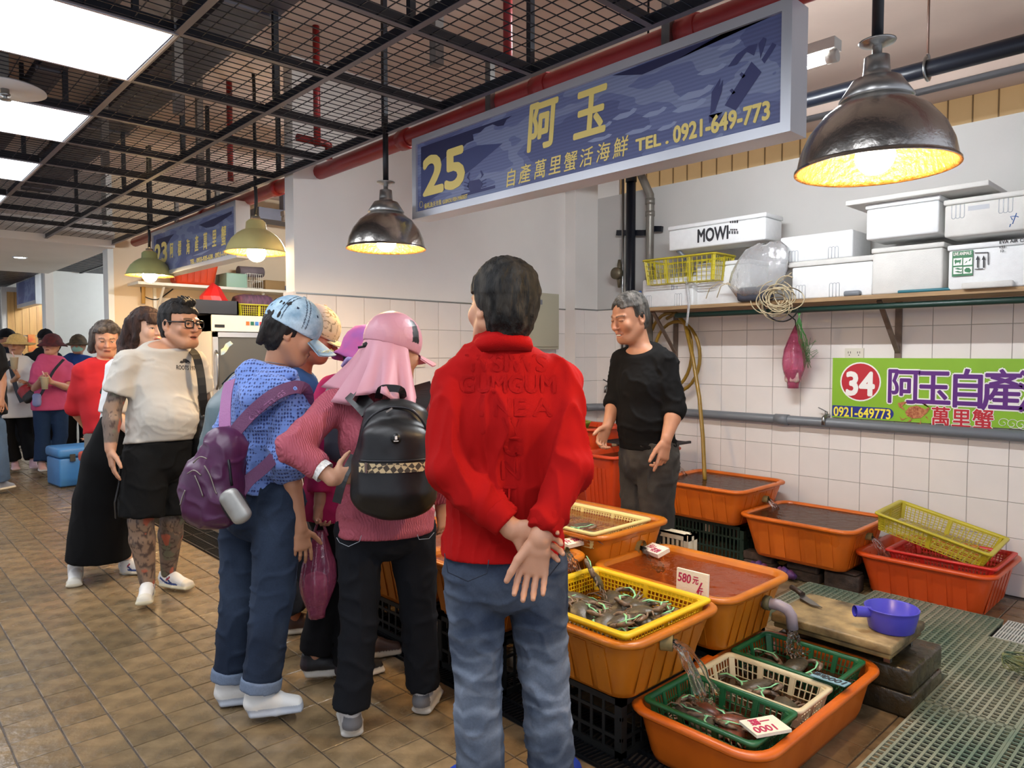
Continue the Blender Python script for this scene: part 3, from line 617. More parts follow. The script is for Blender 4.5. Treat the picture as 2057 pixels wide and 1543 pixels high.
# green pole under the shelf
a=onx(1392,640,4.62); b=onx(2050,592,4.62); zz=(a[2]+b[2])/2
pipe('pole',[(4.62,a[1]+.15,zz),(4.62,-.6,zz)],.019,mat('dark green pole','#16332c',.4),'dark green pole hung level under the plywood shelf','pole')
m_foam=mat('white foam','#dfe0e0',.7,var=.03,vscale=30,bump=.2,bscale=160,rnd=.03); m_foam2=mat('grubby foam','#cfcdc8',.75,var=.06,vscale=9,bump=.2,bscale=160)
m_film=clearmat('plastic film','#f4f4f4',.12,.1,.9,28,opac=('#e6e8ea',.25),ior=1.25)
def foam(label,u0,u1,vb,vt,X=4.6,dp=.3,zb=None,lid=True,m=m_foam,ribs=(),rib_up=True,notch=None):
    """box whose front face spans photo columns u0..u1 at distance X"""
    a=onx(u0,vb,X); y1=a[1]; y0=onx(u1,vb,X)[1]; z0=a[2] if zb is None else zb; z1=onx(u0,vt,X)[2]
    t=thing('foam_box',label,'box',((X+dp/2),(y0+y1)/2,z0),'white foam boxes on the shelf')
    lh=.03 if lid else 0; q=MB(); q.bbox((X,y0,z0),(X+dp,y1,z1-lh),.012); q.build('box',m,t)
    if lid: q=MB(); q.bbox((X-.006,y0-.006,z1-lh),(X+dp+.005,y1+.006,z1),.008); q.build('lid',m,t)
    m_l=mat('foam groove','#b3b6bb',.8)
    for s in ribs:
        yy=y1-(y1-y0)*s; w=.02; hh=(z1-lh-z0)*.42
        for k in range(3):
            zz0=z0+.004 if rib_up else z1-lh-.004; sg=1 if rib_up else -1; cy_=yy-(k-1)*w*1.05
            q=MB(); q.tube([A3(X,cy_+w/2,zz0),A3(X,cy_+w/2,zz0+sg*(hh-w/2))]+[A3(X,cy_+w/2*math.cos(a_),zz0+sg*(hh-w/2+w/2*math.sin(a_))) for a_ in np.linspace(0,math.pi,6)]+[A3(X,cy_-w/2,zz0)],.0022,4); q.build('rib',m_l,t)
    if notch: q=MB(); yy=y1-(y1-y0)*notch; q.box((X-.001,yy-.05,z1-lh-.045),(X+.02,yy+.05,z1-lh-.02)); q.build('hand_hold',m_l,t)
    return t,(X,y0,y1,z0,z1)
fA,_=foam('flat foam box with pencilled strokes, lowest on the shelf end',1290,1392,610,563,4.6,.3,ZS,False,m_foam,(.12,.72))
fB,dB=foam('foam box behind the clear plastic bag on the shelf',1397,1505,600,531,4.66,.28,ZS,True,m_foam)
fC,dC=foam('upper foam box with arch ribs, right of the plastic bag',1566,1712,530,478,4.6,.3,None,False,m_foam,(.2,.75))
fD,dD=foam('lower foam box under the one with arch ribs',1590,1752,587,538,4.6,.31,ZS,False,m_foam,(.12,.55),True)
q=MB(); q.bbox((4.59,dD[1]-.01,dD[4]),(4.92,dD[2]+.02,dC[3]),.006); q.build('lid',m_foam2,fD)
fE,dE=foam('upper foam box wrapped in shiny film under the loose lid',1739,1885,483,412,4.56,.3,None,True,m_foam)
fF,dF=foam('lower foam box with a round sticker, beneath the film-wrapped one',1751,1893,572,500,4.58,.32,ZS,True,m_foam2)
fG,dG=foam('upper foam box with a hand hold and blue pen strokes',1896,2075,478,403,4.54,.32,None,True,m_foam2,(.16,.7),False,.4)
fH,dH=foam('lower foam box with the green live animals label',1904,2080,560,494,4.56,.32,ZS,True,m_foam)
a=onx(1698,404,4.5); t=thing('foam_slab','loose long foam slab lying across the topmost boxes','foam slab',(4.6,1.2,dE[4])); q=MB(); y1_=a[1]; q.bbox((4.5,y1_-.75,dE[4]+.0),(4.9,y1_,dE[4]+.03),.006); q.build('slab',m_foam2,t)
fM,dM=foam('long foam box printed with black letters, tilted on top',1343,1537,505,456,4.58,.24,None,True,m_foam)
m_ink=mat('black ink','#26262a',.6)
def btext(root,body,u,v,h,X,u1=None,m=m_ink,bold=.02,**k): return stext(root,body,u,v,h,m,bold,X,u1=u1,off=.004,**k)
btext(fM,'MOWI',1400,487,26,dM[0],1463,bold=.045)
for v,h,u0,u1 in ((448,7,1466,1484),(463,3,1467,1482),(470,6,1464,1485)):
    for k in range(12):
        if k%3==2: continue
        uu=u0+(u1-u0)*k/12; a=onx(uu,v,dM[0]-.004); b=onx(uu+1.1,v-h,dM[0]-.004); q=MB(); q.box((dM[0]-.0045,b[1],a[2]),(dM[0]-.001,a[1],b[2])); q.build('barcode_bar',m_ink,fM)
m_blu=mat('blue pen','#2f5c9c',.6)
def strokes(root,X,lines,m,r=.0022):
    for pts in lines: q=MB(); q.tube([onx(u,v,X) for u,v in pts],r,5); q.build('pen_stroke',m,root)
strokes(fG,dG[0]-.001,[[(2028,456),(2030,450)],[(2034,442),(2030,435),(2040,434),(2046,436)],[(2042,428),(2036,444),(2034,450)]],m_blu)
strokes(fA,4.599,[[(1349,572),(1350,583)],[(1349,575),(1354,574),(1353,582)],[(1360,574),(1360,580)]],m_blu,.0015)
# live animals label + this way up
def decal(root,name,u0,v0,u1,v1,X,m,off=.002):
    a=onx(u0,v1,X-off); b=onx(u1,v0,X-off); q=MB(); q.box((X-off-.0004,b[1],a[2]),(X-off+.0004,a[1],b[2])); return q.build(name,m,root)
m_lg=mat('label green','#2c6e45',.5)
decal(fH,'label',1912,502,1955,556,dH[0],m_lg,.008); decal(fH,'label',1915,518,1933,534,dH[0],m_wht,.0095); decal(fH,'label',1935,517,1953,533,dH[0],m_wht,.0095); decal(fH,'label',1915,536,1933,551,dH[0],m_wht,.0095); decal(fH,'label',1935,535,1953,550,dH[0],m_wht,.0095)
stext(fH,'LIVE ANIMALS',1915,514,6.5,m_wht,.03,dH[0]-.0085,u1=1951)
def glyph(pts): 
    P=[onx(u,v,dH[0]-.0115) for u,v in pts]; q=MB(); q.add(P,[tuple(range(len(P)))[::-1]]); q.build('pictogram',m_lg,fH)
glyph([(1917,524),(1920,521),(1922,523),(1929,522),(1931,520),(1930,526),(1928,532),(1927,527),(1921,528),(1919,532),(1918,528)])
glyph([(1937,530),(1941,525),(1944,523),(1942,527)]); glyph([(1945,525),(1948,520),(1951,519),(1949,524)])
glyph([(1917,540),(1924,538),(1930,540),(1932,538),(1932,542),(1925,542)]); glyph([(1917,546),(1924,544),(1930,546),(1932,544),(1932,548),(1925,548)])
glyph([(1937,542),(1941,538),(1947,538),(1951,543),(1948,548),(1942,547),(1938,546)])
q=MB()
for a_,b_ in (((1958,508),(1985,507)),((1985,507),(1985,532)),((1958,541),(1975,540))): q.bar(onx(*a_,dH[0]-.008),onx(*b_,dH[0]-.008),.003,.004)
q.build('up_arrow_frame',m_ink,fH)
for u in (1964,1976):
    P=[onx(x,y,dH[0]-.008) for x,y in ((u-1.5,538),(u-1.5,522),(u-4,522),(u,513),(u+4,522),(u+1.5,522),(u+1.5,538))]; q=MB(); q.add(P,[tuple(range(7))[::-1]]); q.build('up_arrow',m_ink,fH)
btext(fH,'EVA AIR Cargo',2007,490,7,dH[0]-.006,2075,bold=.02); btext(fH,'695-',2007,499,5,dH[0]-.006); btext(fH,'10',2008,507,5,dH[0]-.006)
# small things on the shelf edge
def small(name,label,cat,lo,hi,m,r=.003):
    q=MB(); q.bbox(lo,hi,r); return tag(q.build(name,m),label,cat)
p=onx(1712,582,4.57); small('pipe_fitting','small grey pipe fitting lying on the shelf edge','fitting',(4.565,p[1]-.045,ZS),(4.61,p[1]+.055,ZS+.035),m_gpipe,.012)
p=onx(1860,572,4.57); small('plastic_strip','thin teal plastic strip lying along the shelf edge','strip',(4.562,p[1]-.13,ZS),(4.575,p[1]+.15,ZS+.018),mat('teal plastic','#1f6470',.5),.006)
p=onx(1985,560,4.56); small('foam_offcut','crumbly strip of white foam on the shelf edge','foam scrap',(4.53,p[1]-.12,ZS),(4.556,p[1]+.12,ZS+.035),m_foam2,.008)
p=onx(1283,578,4.7); t=thing('drink_can','small printed can with a blue cap at the end of the shelf','can',(4.72,p[1],ZS)); q=MB(); q.lathe([(0,0),(.045,0),(.045,.11),(.04,.115),(0,.115)],(4.72,p[1],ZS),18); q.build('can',mat('can print','#8d98a8',.4,col2='#b08f86',vscale=30),t); q=MB(); q.lathe([(.012,.115),(.012,.15),(0,.152)],(4.72,p[1],ZS),10); q.build('cap',mat('blue cap','#2a62b8',.4),t)
small('red_canister','red plastic canister between the foam boxes','canister',(4.66,onx(1396,590,4.66)[1],ZS),(4.76,onx(1378,590,4.66)[1],ZS+.17),mat('red plastic','#a51d24',.35),.02)
# unseen lamps added to brighten the side corridor and the far aisle end
tube_light((3.2,10.2,2.45),(4.4,10.2,2.45),'fluorescent tube light in the side corridor, hidden behind the tan wall')
tube_light((2.4,12.9,2.45),(3.4,12.9,2.45),'fluorescent tube light over the wooden stall front')
for k,y in enumerate((12.3,13.5)):
    t=thing('ceiling_light',['white light panel beyond the soffit, before the far wall','white light panel beyond the soffit, by the far wall'][k],'ceiling light',(-.3,y,ZC-.02),'light panels of the aisle ceiling'); put('diffuser',lpm,t).matrix_parent_inverse=Matrix.Identity(4); put('housing',lfm,t).matrix_parent_inverse=Matrix.Identity(4)
# ================================================================== TUBS, BASKETS, CRABS
def orange(name,c,c2): return mat(name,c,.33,col2=c2,vscale=5,detail=7,var=.06,bump=.1,bscale=9,rvar=.08,stretch=(1,1,.45))
m_or1=orange('orange plastic','#df6f1c','#b9570f'); m_or2=orange('amber plastic','#cf7a1a','#a85c10'); m_or3=orange('red orange plastic','#e0481b','#b53a14'); m_or4=orange('deep orange plastic','#d8521a','#c2430f')
m_water=clearmat('tub water','#ecc79c',.03,.04,.6,16,opac=('#a55c28',.16))
m_water2=clearmat('clear water','#b79a82',.03,.05,.5,18,opac=('#4c3420',.35))
m_stream=mat('falling water','#ffffff',.04,trans=1.,bump=.5,bscale=120,bdist=.003)
m_stream.node_tree.nodes['Principled BSDF'].inputs['IOR'].default_value=1.25
def tub(label,x0,x1,y0,y1,zb,zr,m,wz=None,r=.075,lip=.028,taper=.05,wm=None,ribs=True,group='orange plastic tubs'):
    cx,cy=(x0+x1)/2,(y0+y1)/2; hx_,hy=(x1-x0)/2,(y1-y0)/2; th=.009
    t=thing('plastic_tub',label,'tub',(cx,cy,zb),group)
    def R(o,z,rr): return rrect(hx_+o,hy+o,max(rr,.012),6,z,(cx,cy))
    h=zr-zb; L=-lip
    q=MB(); q.rings([R(L-taper-.03,zb,r-.03),R(L-taper-.008,zb+.008,r-.012),R(L-taper,zb+.03,r-.01),R(L,zr-.028,r),R(L,zr-.02,r),R(-.004,zr-.022,r+.02),R(0,zr-.016,r+.022),R(0,zr-.006,r+.022),R(-.006,zr,r+.02),R(L-.002,zr,r),R(L-th,zr-.008,r-.006),R(L-taper-th,zb+.03,r-.016),R(L-taper-.03,zb+.014,r-.03)],True,True)
    q.build('tub_body',m,t)
    if ribs:
        q=MB(); k=5
        for side in (-1,1):
            for i in range(k):
                f=-.7+1.4*i/(k-1)
                q.obox((cx+side*(hx_-lip-taper/2+.001),cy+f*(hy-lip-.06),(zb+zr)/2-.01),(.0015,0,0),(0,(hy-.1)/k*.62,0),(side*taper*.42,0,h*.36))
                q.obox((cx+f*(hx_-lip-.06),cy+side*(hy-lip-taper/2+.001),(zb+zr)/2-.01),((hx_-.1)/k*.62,0,0),(0,.0015,0),(0,side*taper*.42,h*.36))
        q.build('moulded_rib',m,t)
    if wz is not None:
        f=(zr-wz)/max(h,.01); o=L-th-taper*f-.001; P=[]; n=26
        ring=rrect(hx_+o,hy+o,r-.012,6,wz,(cx,cy)); q=MB(); q.add(ring,[tuple(range(len(ring)))]); q.build('water',wm or m_water,t)
    return t
def stream(root,p,d,drop,r0=.018,r1=.03,n=12,spout=True,m=None,len_=.12):
    """water arcing out of a spout at p towards d"""
    p=np.asarray(p,float); d=nrm(d)
    if spout:
        q=MB(); q.tube([p-d*.03,p+d*.012],r0*1.7,12,cap=False); q.tube([p-d*.03,p+d*.012],r0*1.35,12,cap=False); q.build('spout',mat('grimy spout','#8a7a4c',.6,var=.3,vscale=30),root)
    for k in range(7):
        q=MB(); jit=rng.normal(0,.011,3); pts=[];rs=[]
        for i in range(n):
            s=i/(n-1); pts.append(p+d*(len_*s)+A3(0,0,-drop*s*s)+jit*(.3+1.3*s)+rng.normal(0,.0035,3)*s); rs.append((r0*.42+(r1*.26-r0*.42)*s)*(1+.3*math.sin(i*1.9+k)))
        q.tube(pts,rs,8); q.build('water_stream',m or m_stream,root)
    e=p+d*len_+A3(0,0,-drop)
    q=MB()
    for k in range(26):
        a=rng.uniform(0,6.28); rr=abs(rng.normal(0,.045)); c=e+A3(rr*math.cos(a),rr*math.sin(a),.004); s=rng.uniform(.003,.009)
        q.lathe([(s,0),(s*.8,s*.7),(0,s)],c,6)
    q.build('water_splash',m or m_stream,root)['kind']='stuff'
T1=tub('low wide orange tub holding three crates of crabs, nearest on the floor',1.95,2.96,.99,1.53,0,.2,m_or1,.135,wm=m_water2,ribs=False,r=.09,taper=.03)
T2=tub('amber orange tub with the yellow basket of crabs in it',1.82,2.425,1.385,2.04,.225,.465,m_or2,.405)
T3=tub('amber orange tub of clear water with the 580 price card on its rim',2.435,3.0,1.385,2.10,.215,.465,m_or2,.443)
T4=tub('higher amber tub holding the pale yellow sieve basket',2.46,3.05,2.04,2.80,.30,.585,m_or2,.565)
T4b=tub('amber tub half hidden beside the red shirt, spilling into the next one',1.84,2.44,2.06,2.62,.25,.52,m_or2,.50)
T4c=tub('amber tub hidden behind the people, next to the spilling one',1.84,2.44,2.66,3.24,.2,.5,m_or2,.47)
T9=tub('bright red orange tub on the floor under the tilted yellow basket',4.27,4.93,.93,1.65,0,.262,m_or4,.2)
T8=tub('orange tub on bricks along the tiled wall, next but one to the corner',4.18,4.82,1.60,2.34,.115,.39,m_or1,.378,wm=m_water2)
T7=tub('orange tub on a dark green crate along the tiled wall',4.18,4.86,2.30,3.03,.27,.525,m_or1,.51,wm=m_water2)
a=gnd(1178,912,.74)
T5=tub('tall square red orange bin with a black drain board on top',3.86,4.72,3.08,3.47,.1,.70,m_or3,.66,r=.04,taper=.06,wm=m_water2)
T6=tub('tall red orange bin in the corner with a green rimmed sieve in it',4.16,4.66,3.53,4.13,.1,.84,m_or3,.8,r=.05,taper=.07,wm=m_water2)
def spx(root,u,v,X=None,Y=None,**k):
    p=onx(u,v,X) if X else ony(u,v,Y); stream(root,p,**k)
spx(T2,1345,1290,Y=1.40,d=(.55,-1,0),drop=.19,len_=.12)
spx(T4,1287,1100,Y=2.075,d=(.1,-1,0),drop=.08,r0=.022,r1=.045,len_=.1)
spx(T4b,1133,1112,Y=2.075,d=(.2,-1,0),drop=.08,len_=.07)
spx(T7,1540,1003,Y=2.32,d=(.1,-1,0),drop=.11,len_=.1,r0=.014)
spx(T8,1748,1078,Y=1.62,d=(.1,-1,0),drop=.14,len_=.1,r0=.014)
spx(T5,1356,940,Y=3.06,d=(.1,-1,0),drop=.14,len_=.14,r0=.02,r1=.025)
# bent grey outlet pipe of T3
p=ony(1540,1211,1.41); q=MB(); q.tube([p+A3(0,.03,0),p+A3(.01,-.05,-.0),p+A3(.02,-.08,-.012),p+A3(.025,-.095,-.035),p+A3(.028,-.1,-.09)],.023,14); q.build('outlet_pipe',mat('mauve grey pvc','#9a8f98',.35),T3)
q=MB(); q.tube([p+A3(0,.01,0),p+A3(.003,-.015,0)],.03,14); q.build('pipe_collar',mat('grimy collar','#5d5a3f',.6),T3)
stream(T3,p+A3(.028,-.1,-.09),(.1,-.4,-.3),.08,r0=.02,r1=.03,spout=False,len_=.02)
# white pipe stub between the tall bins
p=ony(1232,893,3.58); q=MB(); q.tube([p+A3(0,.1,.01),p+A3(-.01,-.06,0)],.026,12,cap=False); q.tube([p+A3(0,.1,.01),p+A3(-.01,-.058,0)],.02,12); q.build('outlet_pipe',mat('ivory pvc','#c9bfa0',.5),T6)
stream(T6,p+A3(-.01,-.06,0),(0,-1,0),.1,spout=False,r0=.014,len_=.06)
# ---- crates under the tubs
m_gcr=mat('dark green crate','#142a22',.45); m_bcr=mat('black crate','#131412',.55,var=.2); m_brk=mat('old grimy brick','#4b3a30',.85,col2='#2a221d',vscale=20,bump=.6,bscale=50,rnd=.3)
def crate(label,x0,x1,y0,y1,z0,z1,m,nv=14,group='crates under the tubs'):
    t=thing('stand_crate',label,'crate',((x0+x1)/2,(y0+y1)/2,z0),group); q=MB(); w=.03
    for x in (x0,x1-w):
        for y in (y0,y1-w): q=MB(); q.box((x,y,z0),(x+w,y+w,z1)); q.build('post',m,t)
    q=MB()
    for z in (z0,z1-.03):
        q=MB(); q.box((x0,y0,z),(x1,y0+.012,z+.03)); q.box((x0,y1-.012,z),(x1,y1,z+.03)); q.box((x0,y0,z),(x0+.012,y1,z+.03)); q.box((x1-.012,y0,z),(x1,y1,z+.03)); q.build('frame',m,t)
    q=MB(); q.box((x0,y0,z1-.008),(x1,y1,z1)); q.build('deck',m,t); q=MB()
    for i in range(nv):
        f=(i+.5)/nv; y=y0+f*(y1-y0); x=x0+f*(x1-x0)
        q.box((x0+.003,y-.006,z0),(x0+.008,y+.006,z1)); q.box((x1-.008,y-.006,z0),(x1-.003,y+.006,z1)); q.box((x-.006,y0+.003,z0),(x+.006,y0+.008,z1)); q.box((x-.006,y1-.008,z0),(x+.006,y1-.003,z1))
    for z in np.linspace(z0,z1,4)[1:-1]: q.box((x0+.002,y0,z-.006),(x0+.009,y1,z+.006)); q.box((x0,y0+.002,z-.006),(x1,y0+.009,z+.006))
    q.build('bars',m,t)['kind']='stuff'; return t
crate('dark green slotted crate under the orange wall tub',4.33,4.82,2.36,3.0,0,.268,m_gcr,22)
for k,(x0,x1,y0,y1,z1) in enumerate(((1.93,2.33,1.50,1.95,.223),(2.52,2.95,1.5,2.0,.213),(2.55,2.98,2.12,2.7,.298),(1.93,2.36,2.12,2.55,.248),(1.95,2.36,2.72,3.18,.198))):
    crate(['black crate under the tub with the yellow basket','black crate under the 580 water tub','black crate under the tub with the pale sieve','black crate under the spilling tub','black crate under the hidden amber tub'][k],x0,x1,y0,y1,0,z1,m_bcr,8)
crate('black crate under the tall red orange bin',3.82,4.64,3.08,3.46,0,.1,m_bcr,8); crate('black crate under the corner bin',4.12,4.6,3.64,4.08,0,.1,m_bcr,8)
def brick(label,c,sx,sy,sz,rz=0,group='grimy bricks'):
    q=MB(); q.bbox((-sx/2,-sy/2,0),(sx/2,sy/2,sz),.008); o=q.build('brick',m_brk); o.location=c; o.rotation_euler.z=rz; return tag(o,label,'brick',group)
for i,(x,y) in enumerate(((4.36,2.25),(4.36,1.95),(4.36,1.72),(4.7,2.2),(4.7,1.75))):
    brick(['grimy brick under the corner of the wall tub nearest the green crate','grimy brick under the middle of the wall tub on bricks','pale mortar-stained brick under the wall tub near the red tub','grimy brick behind, under the wall tub by the crate','grimy brick behind, under the wall tub by the red tub'][i],(x,y,0),.1,.2,.06 if i!=2 else .1,.05*i); 
    brick(['upper grimy brick under the corner of the wall tub','upper grimy brick under the middle of the wall tub','flat grey brick atop the mortar-stained one','upper brick behind, by the crate','upper brick behind, by the red tub'][i],(x+.01,y+.01,.06 if i!=2 else .1),.1,.2,.054 if i!=2 else .015,-.04*i)
stk=0; ORDB=['lowest','second','third','fourth']
for (x,y,n) in ((1.955,3.32,3),(2.02,3.62,4),(1.98,3.92,4),(2.25,3.45,3)):
    for k in range(n):
        stk+=1; brick('%s brick from the floor in the %s dark stack by the drain grate'%(ORDB[k],{3.32:'nearest',3.62:'middle',3.92:'furthest',3.45:'rear'}[y]),(x+.01*math.sin(k*3),y+.015*math.cos(k*2),k*.085),.13,.24,.083,.12*math.sin(k*5+stk),'bricks stacked behind the drain grate')
crate('black crate on the bricks hidden behind the shoppers',1.9,2.35,3.3,3.95,.345,.47,m_bcr,8)
# wet rag under the wall tub
q=MB()
for k in range(9): 
    q.tube([(4.27+.01*math.sin(k),1.98+.035*k,.028+.012*math.sin(k*2)),(4.25,2.0+.035*k,.05+.015*math.sin(k*1.3)),(4.29,2.02+.035*k,.02)],[.02,.028,.018],8)
tag(q.build('rag',mat('wet rag','#6a1f2c',.6,col2='#4a3a78',vscale=16)),'crumpled wet red and blue rag on the floor under the wall tub','rag')

# ---- baskets
def basket(label,x0,x1,y0,y1,zb,zr,m,nx=8,nz=4,groups=(3,5),taper=.025,rim=.014,bar=.004,solid_top=.0,bottom=True,cat='basket',group='crab baskets',name='basket',M=None):
    """lattice basket; nx bars per bay, nz rows; groups = bays on short and long side"""
    cx,cy=(x0+x1)/2,(y0+y1)/2; hx_,hy=(x1-x0)/2,(y1-y0)/2
    t=thing(name,label,cat,(cx,cy,zb),group); h=zr-zb
    def P(sx_,sy_,z): k=taper*(zr-z)/h; return A3(cx+sx_*(hx_-k),cy+sy_*(hy-k),z)
    q=MB(); r=.025
    def RR(o,z): return rrect(hx_+o,hy+o,r,4,z,(cx,cy))
    q.rings([RR(-.004,zr-.012),RR(rim,zr-.012),RR(rim,zr-.002),RR(rim-.003,zr),RR(-.002,zr),RR(-.004,zr-.012)]); q.build('rim',m,t)
    q=MB()
    for c in ((1,1),(-1,1),(-1,-1),(1,-1)):
        a=P(c[0],c[1],zb); b=P(c[0],c[1],zr-.01); q.bar(a-A3(c[0]*.01,c[1]*.01,0),b-A3(c[0]*.01,c[1]*.01,0),.022,.022); q.build('corner_post',m,t); q=MB()
    q=MB(); post=MB()
    sides=(((-1,-1),(1,-1),groups[0]),((1,-1),(1,1),groups[1]),((1,1),(-1,1),groups[0]),((-1,1),(-1,-1),groups[1]))
    for ca,cb,g in sides:
        A0,B0,A1,B1=P(*ca,zb),P(*cb,zb),P(*ca,zr-.01),P(*cb,zr-.01); out=nrm(np.cross(B0-A0,A3(0,0,1)))
        for i in range(g+1):
            f=i/g
            if 0<i<g: post=MB(); post.bar(A0+(B0-A0)*f,A1+(B1-A1)*f,.016,.008,up=out); post.build('bay_post',m,t)
        tot=g*nx
        for i in range(tot):
            f=(i+.5)/tot; q.bar(A0+(B0-A0)*f,A1+(B1-A1)*f,bar,.003,up=out)
        for k in range(nz+1):
            f=k/nz; q.bar(A0+(A1-A0)*f*.97,B0+(B1-B0)*f*.97,bar,.003,up=(0,0,1))
        if solid_top: q.bar(A1-A3(0,0,solid_top/2),B1-A3(0,0,solid_top/2),.003,solid_top)
    if bottom:
        for i in range(groups[0]*max(3,nx//2)+1): f=-1+2*i/(groups[0]*max(3,nx//2)); a=P(f,-1,zb); b=P(f,1,zb); q.bar(a,b,bar*1.4,.003)
        for i in range(groups[1]*max(3,nx//2)+1): f=-1+2*i/(groups[1]*max(3,nx//2)); a=P(-1,f,zb); b=P(1,f,zb); q.bar(a,b,bar*1.4,.003)
    q.build('lattice',m,t)['kind']='stuff'
    if M is not None:
        for ch in t.children: ch.data.transform(Matrix.Translation(-Vector(t.location)))if 0 else None
    return t
m_gbk=mat('green basket plastic','#1d5c36',.35,var=.08); m_cbk=mat('cream basket plastic','#d6c9a4',.4,var=.06); m_ybk=mat('yellow basket plastic','#e9c11a',.35,var=.05); m_ybk2=mat('olive yellow plastic','#b9a924',.4,var=.08); m_pyk=mat('pale yellow plastic','#dfd08a',.4); m_rbk=mat('red basket plastic','#c8281f',.4)
def bpx(us,z): return [gnd(u,v,z) for u,v in us]
B1=basket('green crate of crabs nearest the camera with the 1000 card',2.02,2.30,1.06,1.46,.075,.215,m_gbk,6,4,(3,3),.03)
B2=basket('cream crate of crabs in the middle of the low tub',2.33,2.58,1.06,1.46,.075,.21,m_cbk,6,4,(2,3),.03)
B3=basket('green crate of crabs furthest along the low tub by the cutting board',2.61,2.885,1.06,1.46,.075,.215,m_gbk,6,4,(2,4),.03)
B4=basket('bright yellow sieve basket of live crabs sitting in the amber tub',1.875,2.365,1.445,1.985,.38,.488,m_ybk,14,6,(2,2),.02,.022,.005,solid_top=.018)
B5=basket('pale yellow sieve basket floating in the higher amber tub',2.48,2.9,2.10,2.74,.52,.6,m_pyk,12,4,(2,3),.02,.018,.006,solid_top=.012)
# tilted yellow basket on a red one
B6=basket('red sieve basket lying in the bright red orange tub',4.36,4.8,.96,1.47,.19,.295,m_rbk,10,5,(2,3),.02,.02,.006,solid_top=.012,group='sieve baskets')
B7=basket('olive yellow sieve basket tilted on top of the red one',4.36,4.82,1.0,1.56,.0,.1,m_ybk2,12,6,(2,2),.02,.02,.005,solid_top=.012,group='sieve baskets')
B7.location=(4.59,1.29,.335); B7.rotation_euler=(.24,0,.05)
p=gnd(1205,873,.86); 
t=thing('sieve','round green rimmed sieve in the corner bin','sieve',(4.2,3.85,.8)); q=MB(); q.lathe([(.17,.0),(.2,.07),(.208,.075),(.2,.08),(.19,.07)],(4.2,3.85,.8),28); q.build('rim',mat('lime plastic','#9aa532',.4),t); q=MB()
for i in range(-7,8):
    w_=math.sqrt(max(.17**2-(i*.023)**2,0)); q.bar((4.2+i*.023,3.85-w_,.8),(4.2+i*.023,3.85+w_,.8),.005); q.bar((4.2-w_,3.85+i*.023,.802),(4.2+w_,3.85+i*.023,.802),.005)
q.build('mesh',mat('lime plastic','#9aa532',.4),t)
# olive basket on the shelf
p=onx(1292,563,4.5); q0=onx(1440,550,4.5)
B8=basket('olive yellow shelf basket stuffed with cords, hung over the shelf end',4.5,4.78,q0[1]+.02,p[1],ZS+.17,ZS+.36,m_ybk2,5,5,(2,3),.02,.012,.005,group='sieve baskets')
t=thing('pipe_offcut','grey pipe sticking up out of the olive shelf basket','pipe',(4.6,q0[1]+.2,ZS+.25)); q=MB(); q.tube([onx(1378,520,4.62),onx(1352,492,4.62)],.016,12); q.build('pipe',m_gpipe,t)
# dark drain board on the tall bin
q=MB(); zt=.735
for k in range(14): q.box((4.25+k*.033,3.03,zt),(4.262+k*.033,3.5,zt+.012))
q.box((4.24,3.02,zt-.004),(4.72,3.04,zt+.014)); q.box((4.24,3.49,zt-.004),(4.72,3.51,zt+.014))
tag(q.build('drain_board',mat('black board','#1e1b1d',.5)),'black slatted drain board lying over the tall bin','drain board')
# white laundry crate behind T4
crate('white slotted crate standing behind the higher amber tub',3.08,3.16,1.98,2.2,.2,.5,mat('ivory plastic','#d8cfb6',.5),8,'crates under the tubs')
crate('black crate under the white slotted crate',3.07,3.2,1.95,2.25,0,.2,m_bcr,5)
q=MB(); q.lathe([(.15,0),(.17,.03),(.165,.035),(.14,.005)],(2.56,2.86,.57),24); tag(q.build('yellow_lid',m_ybk),'round yellow lid edge behind the red shirt','lid')
# ---- price cards (foam)
m_card=mat('foam card','#e9e0cb',.8,var=.04,bump=.2,bscale=120); m_mark=mat('magenta marker','#b3214f',.6); m_ink2=mat('black marker','#33363c',.6)
def card(label,c,xa,ya,w,h,th,m,writ,mk,pen=None):
    """c = lower left corner, xa right, ya up along the card"""
    c=np.asarray(c,float); xa=nrm(xa); ya=nrm(np.asarray(ya,float)-xa*(np.asarray(ya,float)@xa)); n=np.cross(xa,ya)
    t=thing('price_card',label,'price card',c+xa*w/2,'hand written price cards'); q=MB(); q.obox(c+xa*w/2+ya*h/2-n*th/2,xa*w/2,ya*h/2,n*th/2); q.build('card',m,t)
    for body,x,y,s,sx_ in writ: text('writing',body,s,mk,c+xa*x+ya*y+n*.001,xa,ya,t,.0009,sx=sx_,depth=.0004,shear=.1)
    return t
p=gnd(1358,1185,.465); pr=gnd(1425,1203,.465)
card('standing foam card reading 580 on the rim between the amber tubs',p+A3(0,0,.0),pr-p,A3(.05,.06,1),.14,.09,.012,m_card,[('580',.005,.04,.05,.8),('元',.072,.045,.034,.8),('/',.092,.012,.06,1.2),('斤',.097,.008,.03,.8)],m_mark)
p=gnd(1268,1098,.45); pr=gnd(1340,1125,.45)
card('flat foam card floating in the 580 water tub',gnd(1288,1102,.468),pr-p,A3(.4,.9,.05),.12,.075,.02,m_card,[('元/',.01,.03,.035,.9),('花枝',.05,.012,.035,.8)],m_mark)
p=gnd(1142,1095,.545)
card('foam card lying on the rim beside the red shirt cuff',p,gnd(1196,1082,.545)-p,A3(-.3,.9,.1),.15,.07,.018,m_card,[('斤 280',.01,.02,.045,.8)],m_mark)
p=gnd(1548,1440,.225); pr=gnd(1440,1448,.225)
